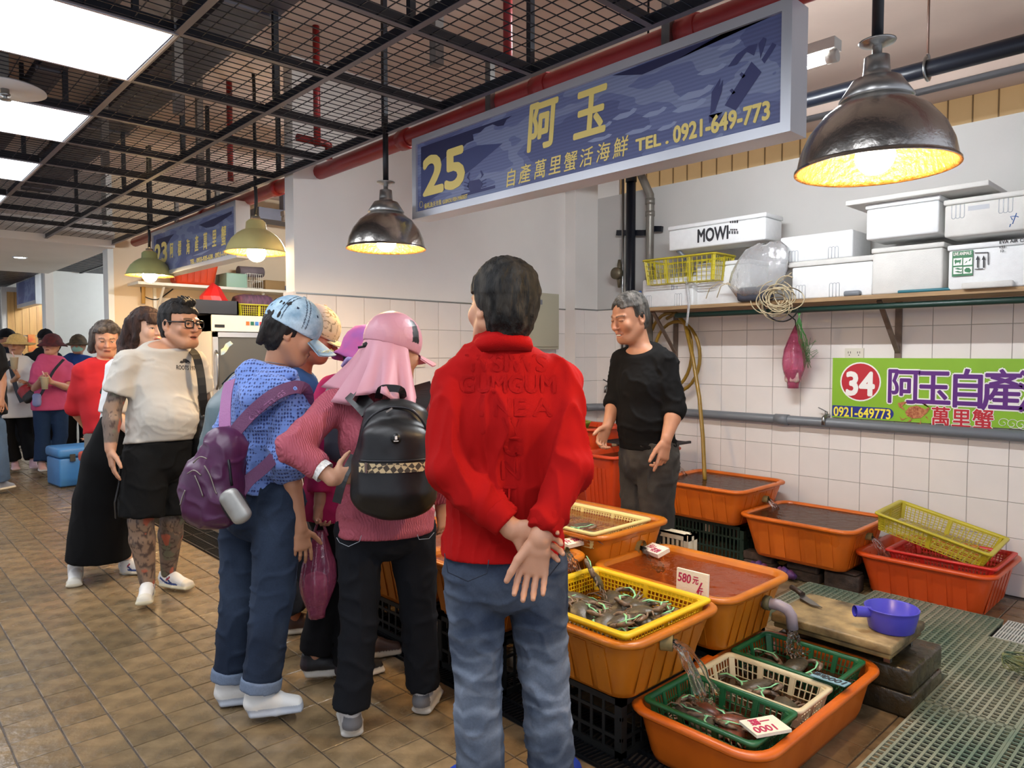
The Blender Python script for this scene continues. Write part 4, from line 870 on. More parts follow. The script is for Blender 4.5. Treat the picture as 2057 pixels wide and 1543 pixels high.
card('foam card upside down reading 1000 propped in the nearest green crate',gnd(1552,1436,.23),gnd(1442,1455,.225)-gnd(1552,1436,.23),A3(-.35,-.42,.02)+0*p,.125,.1,.01,m_card,[('1000',.03,.055,.05,.85),('一籃',.03,.012,.04,.9)],m_mark)
card('pale blue card with black pen resting on the cream crate corner',gnd(1710,1372,.225),gnd(1628,1345,.225)-gnd(1710,1372,.225),A3(-.2,-.5,.02),.125,.06,.003,mat('blue card','#7fa6b3',.7),[('1000',.0,.012,.055,.8),('花蟹',.075,.01,.035,.7)],m_ink2)
# ---- concrete block, cutting board, knife, scoop
m_conc=mat('slimy concrete','#43361f',.3,col2='#1b1913',vscale=7,detail=8,bump=.7,bscale=22,rvar=.2)
q=MB(); q.bbox((2.965,.9,0),(3.32,1.46,.1),.012); q.bbox((2.96,.905,.1),(3.33,1.45,.2),.014); tag(q.build('concrete_block',m_conc),'wet mossy concrete block under the cutting board','block')
t=thing('cutting_board','thick stained white cutting board on a low metal stand','cutting board',(3.08,1.2,.2)); m_bd=mat('stained board','#b89d6c',.5,col2='#2e2413',vscale=8,detail=9,bump=.3,bscale=50)
q=MB(); q.bbox((2.89,.955,.262),(3.27,1.445,.3),.008); q.build('board',m_bd,t); q=MB(); q.bbox((2.9,.965,.24),(3.26,1.435,.262),.005); q.build('under_board',mat('darker board','#8d7443',.6,col2='#41331d',vscale=9),t)
for x,y in ((2.98,1.0),(3.22,1.0),(2.98,1.4),(3.22,1.4)): q=MB(); q.box((x-.012,y-.012,.2),(x+.012,y+.012,.242)); q.build('leg',m_steel,t)
m_blp=mat('violet blue plastic','#4a46b8',.3)
c=gnd(1787,1262,.3); c=A3(3.07,1.02,.301); t=thing('water_scoop','violet blue plastic scoop with a hollow handle on the cutting board','scoop',c)
q=MB(); q.lathe([(0,0),(.078,0),(.084,.006),(.098,.07),(.1,.088),(.103,.09),(.1,.093),(.096,.09),(.08,.01),(0,.008)],c,36); q.build('bowl',m_blp,t)
q=MB(); d_=nrm(gnd(1735,1222,.38)-gnd(1787,1222,.38)); q.tube([c+A3(0,0,.07)+d_*.085,c+A3(0,0,.075)+d_*.15],[.021,.023],14,cap=False); q.tube([c+A3(0,0,.07)+d_*.085,c+A3(0,0,.075)+d_*.148],[.017,.019],14,cap=False); q.build('handle',m_blp,t)
k0=gnd(1592,1185,.305); k1=gnd(1612,1200,.305); k2=gnd(1655,1230,.303); t=thing('knife','kitchen knife with a dark wooden handle on the cutting board','knife',k1); dr=nrm(k2-k1); sd=A3(-dr[1],dr[0],0)
q=MB(); q.tube([k1-dr*.1+A3(0,0,.012),k1-dr*.05+A3(0,0,.014),k1+A3(0,0,.012)],[.013,.011,.013],10); q.build('handle',mat('dark wood','#2b1c13',.5),t); q=MB(); q.prism([(0,-.012),(.03,-.03),(.11,-.02),(.15,.012),(.0,.012)],k1+A3(0,0,.006),dr,sd,A3(0,0,.003)); q.build('blade',m_steel,t)
# ---- plastic floor grates
m_gg=mat('green white plastic grate','#657a68',.4,var=.1,vscale=2.5,col2='#a09b84')
def grate(label,x0,x1,y0,y1,nx,ny,z=.045):
    q=MB(); 
    for i in range(nx+1): x=x0+(x1-x0)*i/nx; q.box((x-.0038,y0,z-.009),(x+.0038,y1,z-.002))
    for j in range(ny+1): y=y0+(y1-y0)*j/ny; q.box((x0,y-.0045,z-.009),(x1,y+.0045,z))
    for x in (x0,x1): q.box((x-.006,y0,z-.045),(x+.006,y1,z))
    for x in (x0+.02,x1-.02):
        for y in (y0+.02,y1-.02): q.box((x-.01,y-.01,0),(x+.01,y+.01,z-.02))
    q.mi=1; q.box((x0+.01,y0+.005,.002),(x1-.01,y1-.005,.005))  # dark sheet added under the bars so the holes look shaded
    return tag(q.build('floor_grate',[m_gg,m_dark]),label,'floor grate','slatted plastic floor grates')
grate('slatted plastic floor grate nearest, before the concrete block',2.15,3.085,.60,.895,30,10)
grate('slatted plastic floor grate beside the concrete block',3.095,4.02,.60,.895,30,10)
grate('slatted plastic floor grate behind the cutting board end',3.41,4.33,.905,1.2,30,10)
grate('slatted plastic floor grate mostly hidden behind the cutting board',3.41,4.33,1.21,1.53,30,11)
grate('slatted plastic floor grate at the foot of the brick-raised tub',3.62,4.2,1.54,1.86,20,11)
grate('slatted plastic floor grate at the frame corner, nearest row',2.4,3.2,.29,.59,26,10)
grate('slatted plastic floor grate below the fine drain grate',3.21,4.1,.29,.59,28,10)
q=MB()
for k in range(26): y=.58+.3*k/25; q.box((4.04,y-.0035,.03),(4.34,y+.0035,.045))
for x in (4.04,4.14,4.24,4.34): q.box((x-.004,.575,.015),(x+.004,.885,.044))
tag(q.build('drain_cover',mat('pale grate','#b7b9b2',.4)),'fine barred pale drain cover at the frame edge','drain cover')
# net at the right edge
c=gnd(2052,1360,.06); q=MB()
for k in range(60):
    a=rng.uniform(0,6.28,3); pts=[c+A3(.07*math.cos(a[0]+s_*3)*math.sin(a[1]),.07*math.sin(a[0]+s_*3),.03+.05*abs(math.sin(a[2]+s_*2))) for s_ in np.linspace(0,1,7)]; q.tube(pts,.0018,4)
tag(q.build('fishing_net',mat('green net','#39584a',.6,col2='#8c8a52',vscale=20)),'crumpled green fishing net on the floor grate at the frame edge','net')
# ---- crabs
m_shell=mat('crab shell','#5d5442',.35,col2='#3f3a2d',vscale=60,bump=.2,bscale=90,rnd=.2); m_shell2=mat('red crab shell','#7a3f2a',.35,col2='#4a2a1c',vscale=60,rnd=.2); m_leg=mat('crab leg','#8a705a',.4,col2='#54483a',vscale=40,rnd=.2); m_band=mat('green band','#8fd6a0',.4)
def crab_proto(ms):
    t=thing('crab','crab','crab'); q=MB(); R=[]
    prof=[(-.085,0.),(-.07,.018),(-.045,.03),(-.02,.034),(.02,.034),(.045,.03),(.07,.018),(.085,0.),(.062,-.022),(.03,-.04),(-.03,-.04),(-.062,-.022)]
    for f,z in ((.0,-.012),(.85,-.008),(1.,.0),(.92,.009),(.68,.018),(.3,.024),(0,.025)): R.append([(x*f*1.12,y*f*1.5,z) for x,y in prof])
    q.rings(R,False,False); q.build('carapace',ms,t)
    for s in (-1,1):
        q=MB(); q.tube([(s*.05,.02,0),(s*.085,.045,.002),(s*.075,.075,.006)],[.009,.012,.011],7); q.tube([(s*.075,.07,.006),(s*.055,.105,.008),(s*.03,.115,.006),(s*.008,.118,.004)],[.013,.017,.011,.002],7,flat=(1,.7)); q.tube([(s*.05,.1,.008),(s*.022,.104,.008),(s*.004,.11,.006)],[.008,.006,.001],6); q.build('claw',m_leg,t)
        for k in range(4):
            q=MB(); y=.005-k*.014; q.tube([(s*.055,y-.01,-.004),(s*(.095),y-.014*k,.006),(s*(.112),y-.02*k-.01,-.002),(s*(.12-.006*k),y-.026*k-.016,-.014)],[.006,.006,.005,.002],6,flat=(1,.6)); q.build('leg',m_leg,t)
    q=MB(); q.tube([(-.075,.075,.012),(-.04,.1,.024),(.0,.108,.02),(.045,.1,.022),(.075,.07,.012)],[.004,.006,.004,.006,.003],6,flat=(1,.5)); q.tube([(.04,.1,.02),(.06,.13,.018)],.0035,5); q.build('band',m_band,t); return t
CR={}
ORDN=['first','second','third','fourth','fifth','sixth','seventh','eighth','ninth','tenth','eleventh','twelfth','thirteenth','fourteenth','fifteenth','sixteenth','seventeenth','eighteenth']
CP=[crab_proto(m_shell),crab_proto(m_shell2)]; used=[False,False]
def crab(c,rz,tilt,label,group,kind=0,s=.8):
    if used[kind]: t=copy_tree(CP[kind])
    else: t=CP[kind]; used[kind]=True
    t.location=c; t.rotation_euler=(tilt[0],tilt[1],rz); t.scale=(s,s,s); tag(t,label,'crab',group); CR.setdefault((group,label),[]).append(t); return t
G='live crabs in the yellow sieve basket'; LB='grey crab with green band in the bright yellow basket'
for (x,y,z,rz,tx,ty) in ((2.02,1.6,.415,.4,.1,.2),(2.13,1.58,.42,1.9,-.1,.1),(2.24,1.6,.415,3.4,.2,-.1),(1.99,1.7,.415,5.1,.1,-.2),(2.09,1.68,.43,.9,.2,.1),(2.22,1.7,.425,2.6,-.2,.15),(2.26,1.8,.42,4.1,.15,.1),(2.0,1.86,.41,1.2,.1,.1),(2.12,1.82,.43,5.6,-.2,.2),(2.05,1.6,.44,2.9,.25,.1),(2.18,1.61,.44,4.4,.1,-.25),(2.0,1.64,.43,3.5,.1,.3),(2.25,1.66,.43,.2,.1,.2),(2.16,1.9,.42,2.0,.1,-.2),(2.0,1.88,.42,.3,.2,.1),(2.02,1.76,.44,3.9,-.1,.2),(2.2,1.58,.43,5.0,.1,.1)):
    crab((x,y,z),rz,(tx,ty),LB,G)
crab((2.27,1.9,.47),.7,(1.0,.2),'grey crab climbing up on top of the pile in the yellow basket',G)
G='crabs in the nearest green crate'
for (x,y,z,rz,tx,ty,k) in ((2.13,1.2,.155,.5,.1,.1,1),(2.2,1.22,.155,2.2,.2,-.1,1),(2.12,1.3,.155,4.0,-.1,.2,0),(2.2,1.34,.155,1.3,.1,.1,1),(2.14,1.34,.155,5.2,.1,.1,0)):
    crab((x,y,z),rz,(tx,ty),'reddish brown crab in the nearest green crate' if k else 'grey brown crab in the nearest green crate',G,k)
G='crabs in the cream crate'
for (x,y,z,rz) in ((2.44,1.16,.15,.4),(2.5,1.3,.155,2.7),(2.41,1.4,.13,4.6)): crab((x,y,z),rz,(.2,.1),'pale grey crab in the cream crate',G,0)
G='crabs in the further green crate'
for (x,y,z,rz) in ((2.74,1.16,.15,1.4),(2.78,1.28,.15,3.1),(2.72,1.38,.145,5.3)): crab((x,y,z),rz,(.1,.2),'dark crab in the green crate by the cutting board',G,0)
G='crabs in the pale sieve'
for (x,y,z,rz) in ((2.56,2.2,.555,.4),(2.66,2.34,.55,2.7),(2.58,2.52,.55,4.6),(2.75,2.55,.55,1.6)): crab((x,y,z),rz,(.1,.1),'dark crab in the pale yellow sieve basket',G,0)
for (g_,l_),L_ in CR.items():
    if len(L_)>1:
        for k,t in enumerate(sorted(L_,key=lambda t:prj(t.location)[0])): t['label']='%s, %s from the left'%(l_,ORDN[k])
# ---- hoses, bags, strings on the wall
m_hose=mat('amber hose','#8a6a1f',.3,var=.1)
c=onx(1362,715,XB-.08); t=thing('hose','coiled amber water hose hung on the wall behind the stallholder','hose',A3(c[0],c[1],c[2]-.3)); q=MB()
def ell(u,v,ru,rv,X,a0=0,a1=2*math.pi,n=30): return [onx(u+ru*math.cos(a),v-rv*math.sin(a),X) for a in np.linspace(a0,a1,n)]
q.tube(ell(1346,705,44,76,XB-.09)[:-1],.014,8,closed=True); q.tube(ell(1360,716,46,70,XB-.12)[:-1],.014,8,closed=True)
q.tube([onx(u,v,XB-x) for u,v,x in ((1340,640,.1),(1358,630,.14),(1376,650,.18),(1392,720,.24),(1405,800,.3),(1412,880,.36),(1415,950,.42),(1416,965,.44))],.015,8); q.build('coil',m_hose,t)
m_pk=clearmat('pink bag film','#f2b4c8',.15,.1,.9,25,opac=('#d3688f',.34),ior=1.3)
def bag_mesh(q,c,rx,ry,h,top,n=20,seed=0,neck=.03):
    rs=np.random.default_rng(seed); ph=rs.uniform(0,6.28,6); R=[]
    for i,s in enumerate(np.linspace(0,1,14)):
        z=c[2]+h*s; w=(math.sin(min(s*1.7+.25,1.57)) if s<.55 else 1.)*(1 if s<.35 else max(neck,1-((s-.35)/.65)**1.1*(1-neck)))
        if s==0: w=.35
        R.append([(c[0]+(top[0]-c[0])*s**2+rx*w*(1+.09*math.sin(7*a+ph[0]+s*3)+.05*math.sin(13*a+ph[1]))*math.cos(a), c[1]+(top[1]-c[1])*s**2+ry*w*(1+.09*math.sin(6*a+ph[2]+s*2)+.05*math.sin(11*a+ph[3]))*math.sin(a), z) for a in np.linspace(0,2*math.pi,n+1)[:-1]])
    q.rings(R,True,False); return q
c=onx(1593,780,XB-.12); top=onx(1600,652,XB-.1); t=thing('plastic_bag','knotted pink plastic bag hung from the green pole','bag',c,'pink plastic bags')
q=bag_mesh(MB(),A3(c[0],c[1],c[2]),.1,.105,top[2]-c[2],top,32,3,.08); q.build('film',m_pk,t); q=MB(); q.bbox(c+A3(-.045,-.05,.04),c+A3(.045,.05,.13),.02); q.build('contents',mat('bag stuffing','#b06a7c',.7,col2='#d9c9b5',vscale=25),t); q=MB(); q.tube([top-A3(0,0,.04),top+A3(-.02,0,.03),A3(4.62,top[1],zz+.02)],.004,6); q.build('tie',m_dark,t)
m_str=mat('green string','#4f8f4c',.5); q=MB()
for k in range(16):
    s=rng.uniform(-1,1,4); q.tube([A3(4.62,onx(1605,645,4.62)[1]+s[0]*.02,zz),onx(1605+s[0]*6,650,4.63),onx(1612+s[1]*10,680+s[2]*10,4.68),onx(1622+s[3]*12,715+s[0]*25,4.76),onx(1630+s[1]*14,700+s[2]*22,4.8)],.0016,4)
tag(q.build('string_bunch',m_str),'loose bunch of green string hanging by the pink bag','string')
m_cord=mat('cream cord','#b9a988',.5); q=MB()
for k in range(15):
    ru=rng.uniform(20,42); rv=rng.uniform(18,34); u0=1562+rng.normal(0,9); v0=602+rng.normal(0,7); X_=4.5+rng.uniform(-.05,.05); q.tube(ell(u0,v0,ru,rv,X_,rng.uniform(0,2),rng.uniform(5,8),26),.0036,5)
q.tube([onx(u,v,4.53) for u,v in ((1418,600),(1425,580),(1445,568),(1465,572),(1482,588),(1520,595),(1560,570),(1590,548))],.0036,5); q.tube([onx(u,v,4.53) for u,v in ((1440,598),(1448,575),(1462,568),(1490,585))],.0036,5)
tag(q.build('cord_tangle',m_cord),'tangled loops of cream air tubing spilling off the shelf','tubing')
q=MB(); q.tube(ell(1570,610,35,36,4.5,2.2,6.0,20),.005,6); tag(q.build('black_cable',m_dark),'black cable loop among the cream tubing','cable')
# clear plastic bag on the shelf
c=onx(1508,592,4.55); q=MB(); R=[]
for i,(v,w) in enumerate(((592,.6),(570,.95),(545,1.),(520,.95),(500,.75),(490,.45))):
    p=onx(1510+i*7,v,4.55); R.append([p+A3(.06*math.sin(a)*w*(1+.1*math.sin(5*a+i)),.2*w*math.cos(a)*(1+.08*math.sin(4*a+i*2)),.012*math.sin(6*a+i*1.3)) for a in np.linspace(0,2*math.pi,29)[:-1]])
q.rings(R,True,True); t=thing('plastic_bag','crumpled clear plastic bag bulging over the shelf edge','bag',(4.55,c[1],ZS)); q.build('film',m_film,t); q=MB(); q.bbox(A3(4.52,c[1]-.16,ZS),A3(4.6,c[1]+.1,ZS+.1),.03); q.build('contents',mat('dark contents','#3a3d48',.6,var=.3,vscale=15),t)
# hanging white plastic strip on the shelf end
q=MB(); q.tube([onx(u,v,4.55) for u,v in ((1378,562),(1382,585),(1384,610),(1381,640),(1379,655))],[.01,.014,.012,.01,.012],8,flat=(1,.4)); tag(q.build('plastic_ribbon',m_film),'white plastic film strip dangling off the shelf','ribbon')
# ================================================================== SMOOTH SURFACE ENGINE (bodies, clothes)
_T=np.random.default_rng(3).random((32,32,32)).astype(np.float32)
def vnoise(P):
    P=np.asarray(P,np.float32); i=np.floor(P).astype(np.int32); f=P-i; f=f*f*(3-2*f); i&=31; j=(i+1)&31
    x0,y0,z0=i.T; x1,y1,z1=j.T; fx,fy,fz=f.T
    def L(a,b,t): return a+(b-a)*t
    return L(L(L(_T[x0,y0,z0],_T[x1,y0,z0],fx),L(_T[x0,y1,z0],_T[x1,y1,z0],fx),fy),L(L(_T[x0,y0,z1],_T[x1,y0,z1],fx),L(_T[x0,y1,z1],_T[x1,y1,z1],fx),fy),fz)*2-1
def fbm(P,o=3):
    s=0;a=1.
    for k in range(o): s=s+a*vnoise(np.asarray(P)*2**k+17.3*k); a*=.5
    return s
def axis(lo,hi,h,bands=()):
    out=[lo]; x=lo
    while x<hi:
        st=h
        for a,b,hf in bands:
            if a<=x<b: st=min(st,hf)
            elif x<a<x+st: st=min(st,max(a-x,hf))
        x+=st; out.append(x)
    return np.array(out,np.float32)
class SDF:
    def __init__(s): s.planes=[]; s.ops=[]; s.lo=np.full(3,9e9); s.hi=np.full(3,-9e9); s.bands=[[],[],[]]
    def _bb(s,pts,r,mode):
        pts=np.atleast_2d(pts); lo=pts.min(0)-r; hi=pts.max(0)+r
        if mode=='u': s.lo=np.minimum(s.lo,lo); s.hi=np.maximum(s.hi,hi)
        return lo,hi
    def seg(s,p0,p1,r0,r1=None,k=.012,side=None,flat=(0,0),mode='u'):
        """tapered limb piece; r may be (a,b) = half width along side, half depth"""
        p0=np.asarray(p0,float); p1=np.asarray(p1,float); r1=r0 if r1 is None else r1
        a0,b0=r0 if hasattr(r0,'__len__') else (r0,r0); a1,b1=r1 if hasattr(r1,'__len__') else (r1,r1)
        d=p1-p0; L=np.linalg.norm(d); t=d/(L+1e-9)
        sd=A3(1,0,0) if side is None else np.asarray(side,float)
        sd=sd-t*(sd@t)
        if np.linalg.norm(sd)<1e-3: sd=np.cross(t,A3(0,1,.3))
        sd=nrm(sd); fv=np.cross(t,sd)
        def fn(X,Y,Z):
            qx=X-p0[0]; qy=Y-p0[1]; qz=Z-p0[2]
            ax=qx*t[0]+qy*t[1]+qz*t[2]; u=np.clip(ax,0,L); ex=ax-u; f=u/(L+1e-9)
            ls=qx*sd[0]+qy*sd[1]+qz*sd[2]; lf=qx*fv[0]+qy*fv[1]+qz*fv[2]
            a=a0+(a1-a0)*f; b=b0+(b1-b0)*f; c=np.minimum(a,b)
            e2=ex.copy()
            if flat[0]: e2=np.where(ex<0,0,e2)
            if flat[1]: e2=np.where(ex>0,0,e2)
            k0=np.sqrt((ls/a)**2+(lf/b)**2+(e2/c)**2); k1=np.sqrt((ls/a**2)**2+(lf/b**2)**2+(e2/c**2)**2)+1e-9
            D=k0*(k0-1)/k1; D=np.where(k0<1e-4,-c,D)
            if flat[0]: D=np.maximum(D,-ax)
            if flat[1]: D=np.maximum(D,ax-L)
            return D
        lo,hi=s._bb([p0,p1],max(a0,b0,a1,b1),mode); s.ops.append((mode,fn,lo,hi,k)); return s
    def ell(s,c,rad,M=None,k=.012,mode='u',clip=()):
        """ellipsoid, axes = columns of M; clip = planes (point, normal): keeps the side against the normal"""
        c=np.asarray(c,float); M=np.eye(3) if M is None else M; rad=np.asarray(rad,float)
        def fn(X,Y,Z):
            q=[(X-c[0])*M[0,i]+(Y-c[1])*M[1,i]+(Z-c[2])*M[2,i] for i in range(3)]
            k0=np.sqrt(sum((q[i]/rad[i])**2 for i in range(3))); k1=np.sqrt(sum((q[i]/rad[i]**2)**2 for i in range(3)))+1e-9
            D=np.where(k0<1e-4,-rad.min(),k0*(k0-1)/k1)
            for p,n in clip: D=np.maximum(D,(X-p[0])*n[0]+(Y-p[1])*n[1]+(Z-p[2])*n[2])
            return D
        lo,hi=s._bb([c],rad.max(),mode); s.ops.append((mode,fn,lo,hi,k)); return s
    def cut(s,p,n,k=0.):
        p=np.asarray(p,float); n=nrm(n); s.planes.append((p,n)); s.ops.append(('c',lambda X,Y,Z:(X-p[0])*n[0]+(Y-p[1])*n[1]+(Z-p[2])*n[2],None,None,k)); return s
    def fine(s,c,r,h):
        for i in range(3): s.bands[i].append((c[i]-r,c[i]+r,h))
        return s
    def mesh(s,h,pad=None):
        pad=pad or 2.5*h
        ax=[axis(s.lo[i]-pad,s.hi[i]+pad,h,s.bands[i]) for i in range(3)]
        D=np.full([len(a) for a in ax],.2,np.float32)
        for mode,fn,lo,hi,k in s.ops:
            if lo is None: sl=[slice(0,len(a)) for a in ax]
            else:
                m=k+2.2*h; sl=[slice(max(int(np.searchsorted(ax[i],lo[i]-m))-1,0),int(np.searchsorted(ax[i],hi[i]+m))+1) for i in range(3)]
            X=ax[0][sl[0]][:,None,None]; Y=ax[1][sl[1]][None,:,None]; Z=ax[2][sl[2]][None,None,:]
            sub=D[tuple(sl)]
            if sub.size==0: continue
            d=fn(X,Y,Z).astype(np.float32)
            if mode=='u':
                if k>0: hh=np.maximum(k-np.abs(sub-d),0)/k; D[tuple(sl)]=np.minimum(sub,d)-hh*hh*k*.25
                else: D[tuple(sl)]=np.minimum(sub,d)
            else:
                e=-d if mode=='s' else d
                if k>0: hh=np.maximum(k-np.abs(sub-e),0)/k; D[tuple(sl)]=np.maximum(sub,e)+hh*hh*k*.25
                else: D[tuple(sl)]=np.maximum(sub,e)
        return nets(D,ax)
def nets(D,ax):
    I=D<0; n=np.array(D.shape)-1
    c=np.zeros(n,np.int8)
    for dx in (0,1):
        for dy in (0,1):
            for dz in (0,1): c+=I[dx:dx+n[0],dy:dy+n[1],dz:dz+n[2]]
    act=np.argwhere((c>0)&(c<8)); ids=np.full(n,-1,np.int32); ids[tuple(act.T)]=np.arange(len(act))
    i,j,k=act.T; co=[[ax[0][i],ax[0][i+1]],[ax[1][j],ax[1][j+1]],[ax[2][k],ax[2][k+1]]]
    val={(a,b,e):D[i+a,j+b,k+e] for a in (0,1) for b in (0,1) for e in (0,1)}
    S=np.zeros((len(act),3)); cnt=np.zeros(len(act))
    for a in ((0,0,0),(1,0,0),(0,1,0),(0,0,1),(1,1,0),(1,0,1),(0,1,1)):
        for d in range(3):
            if a[d]: continue
            b=list(a); b[d]=1; b=tuple(b); va,vb=val[a],val[b]; m=(va<0)!=(vb<0)
            t=np.where(m,va/np.where(m,va-vb,1),0)
            for q in range(3):
                base=co[q][a[q]] if q!=d else co[q][0]+(co[q][1]-co[q][0])*t
                S[:,q]+=np.where(m,base,0)
            cnt+=m
    V=S/cnt[:,None]; Q=[]
    for d in range(3):
        s0=[slice(1,-1)]*3; s1=[slice(1,-1)]*3; s0[d]=slice(0,-1); s1[d]=slice(1,None)
        A=I[tuple(s0)]; B=I[tuple(s1)]; e=np.argwhere(A!=B)
        if len(e)==0: continue
        inn=A[tuple(e.T)]; off=np.array([1,1,1]); off[d]=0; e=e+off
        u,v=[(1,2),(2,0),(0,1)][d]
        def idx(du,dv): g=e.copy(); g[:,u]+=du; g[:,v]+=dv; return ids[tuple(g.T)]
        q=np.stack([idx(-1,-1),idx(0,-1),idx(0,0),idx(-1,0)],1); q[~inn]=q[~inn][:,::-1]; Q.append(q)
    return V,np.concatenate(Q)
def normals(V,Q):
    a=V[Q[:,2]]-V[Q[:,0]]; b=V[Q[:,3]]-V[Q[:,1]]; n=np.cross(a,b); N=np.zeros_like(V)
    for i in range(4): np.add.at(N,Q[:,i],n)
    return N/(np.linalg.norm(N,axis=1,keepdims=True)+1e-12)
def relax(V,Q,n=1,f=.5):
    for _ in range(n):
        S=np.zeros_like(V); c=np.zeros(len(V))
        for a,b in ((0,1),(1,2),(2,3),(3,0)):
            np.add.at(S,Q[:,a],V[Q[:,b]]); np.add.at(c,Q[:,a],1); np.add.at(S,Q[:,b],V[Q[:,a]]); np.add.at(c,Q[:,b],1)
        V=V+(S/c[:,None]-V)*f
    return V
def cloth(sdf,h,name,m,parent,col=None,wr=.004,ws=9.,wdir=None,sm=1,colf=None,dispf=None):
    V,Q=sdf.mesh(h); V=relax(V,Q,sm) if sm else V; N=normals(V,Q)
    if wr:
        P=V*ws
        if wdir is not None: wd=nrm(wdir); P=P-np.outer(P@wd,wd)*.78      # folds run along wdir
        P=P+.5*fbm(V*4.,2)[:,None]; n1=vnoise(P); n2=vnoise(P*2.3+9.); w=np.clip(1-np.abs(n1)*2.4,0,1)**2*.9-.3+np.clip(1-np.abs(n2)*2.4,0,1)**2*.4*np.clip(.5+vnoise(V*5.+4.),0,1)+.35*vnoise(V*3.+4.)
        for pp,pn in sdf.planes: w=w*np.clip(np.abs((V-pp)@pn)/.05+.1,0,1)
        V=V+N*(w*wr)[:,None]
    if dispf is not None: V=V+N*dispf(V)[:,None]
    cols=None
    if colf is not None: cols=colf(V,N)
    elif col is not None: cols=np.tile(hx(col) if isinstance(col,str) else col,(len(V),1))
    me=mesh_np(name,V,Q,True,cols,None,[m]); return put(name,me,parent)
def frame(f,up=(0,0,1)):
    f=nrm(f); r=nrm(np.cross(f,np.asarray(up,float))); u=np.cross(r,f); return np.stack([r,f,u],1)
# ------------------------------------------------------------------ body
def add_hand(s,w,d,tv,pn,curl=(.3,.35,.4,.45),sc=1.,spread=.06,thumb=(.6,.8,.25),k=.004,rf=.0085):
    w=np.asarray(w,float); d=nrm(d); tv=nrm(np.asarray(tv,float)-d*(np.asarray(tv)@d)); pn=np.asarray(pn,float); pn=nrm(pn-d*(pn@d)-tv*(pn@tv))
    s.seg(w-d*.01,w+d*.03*sc,(.026*sc,.019*sc),(.034*sc,.018*sc),.01,tv); s.seg(w+d*.03*sc,w+d*.082*sc,(.034*sc,.017*sc),(.04*sc,.013*sc),.008,tv)
    for i,(o,L) in enumerate(((.031,.07),(.0105,.079),(-.0105,.073),(-.031,.057))):
        p=w+d*(.084-.004*abs(i-1.2))*sc+tv*o*sc; a=0.; dd=nrm(d+tv*spread*(1.4-i))
        r=rf*sc*(1 if i<3 else .9)
        for kk,(fl,bend) in enumerate(((.46,.55),(.3,.9),(.24,.6))):
            a+=curl[i]*bend; q=p+(dd*math.cos(a)+pn*math.sin(a))*L*fl*sc; s.seg(p,q,r*(1-.07*kk),r*(.95-.1*kk),k); p=q
    p=w+d*.022*sc+tv*.024*sc+pn*.004; td=nrm(d*thumb[0]+tv*thumb[1]+pn*thumb[2]); q=p+td*.042*sc; s.seg(p,q,.0145*sc,.0115*sc,.008)
    t2=nrm(td+d*.45); q2=q+t2*.034*sc; s.seg(q,q2,.0112*sc,.0095*sc,k); s.seg(q2,q2+nrm(t2+d*.2)*.024*sc,.0095*sc,.0075*sc,k)
HEADP=dict(w=1.,jaw=1.,nose=1.,cheek=1.)
def add_head(s,c,M,sc=1.,P=HEADP,ear=(True,True),mouth=0.):
    g=lambda x,y,z: c+M@(A3(x,y,z)*sc)
    E=lambda x,y,z,r,k=.012,mode='u': s.ell(g(x,y,z),A3(*r)*sc,M,k*sc,mode)
    w=P['w']; j=P['jaw']
    E(0,-.014,.036,(.077*w,.096,.088),.01); E(0,.022,-.03,(.066*w,.066,.088),.03)
    E(0,.05,-.088,(.040*w*j,.042,.032),.03)
    for q in (-1,1):
        s.seg(g(q*.058*w*j,-.002,-.05),g(q*.026*w*j,.062,-.098),.021*sc,.017*sc,.025*sc)
        E(q*.037*w,.066,-.026,(.027*w*P['cheek'],.022,.028),.02)
        s.seg(g(q*.012,.088,.024),g(q*.046*w,.07,.024),.0085*sc,.008*sc,.012*sc)
        E(q*.033,.098,.004,(.016,.012,.0085),.01,'s')
        E(q*.0325,.0775,.004,(.0135,.0115,.0115),.003)
        s.seg(g(q*.0215,.0895,.0095),g(q*.045,.081,.0075),.0032*sc,.003*sc,.003*sc)
    n=P['nose']
    s.seg(g(0,.085,.016),g(0,.094+.014*n,-.026),.0075*sc,.0105*sc*n,.01*sc)
    E(0,.096+.012*n,-.03,(.0115*n,.01,.009),.008)
    for q in (-1,1): E(q*.0125*n,.094,-.031,(.0075,.009,.007),.006)
    s.seg(g(-.02,.086,-.0585),g(.02,.086,-.0585),.0065*sc,.0065*sc,.006*sc); E(0,.0905,-.057,(.014,.006,.0055),.005)
    s.seg(g(-.017,.085,-.0705-mouth),g(.017,.085,-.0705-mouth),.0072*sc,.0072*sc,.006*sc)
    if mouth: E(0,.092,-.0645-mouth*.5,(.017,.012,.003+mouth*.5),.003,'s')
    for q,on in zip((-1,1),ear):
        if on:
            s.ell(g(q*.079*w,-.012,-.006),A3(.0085,.019,.032)*sc,M,.006*sc); s.ell(g(q*.083*w,-.009,-.004),A3(.006,.011,.02)*sc,M,.004*sc,'s')
            s.ell(g(q*.078*w,-.002,-.03),A3(.007,.009,.01)*sc,M,.006*sc)
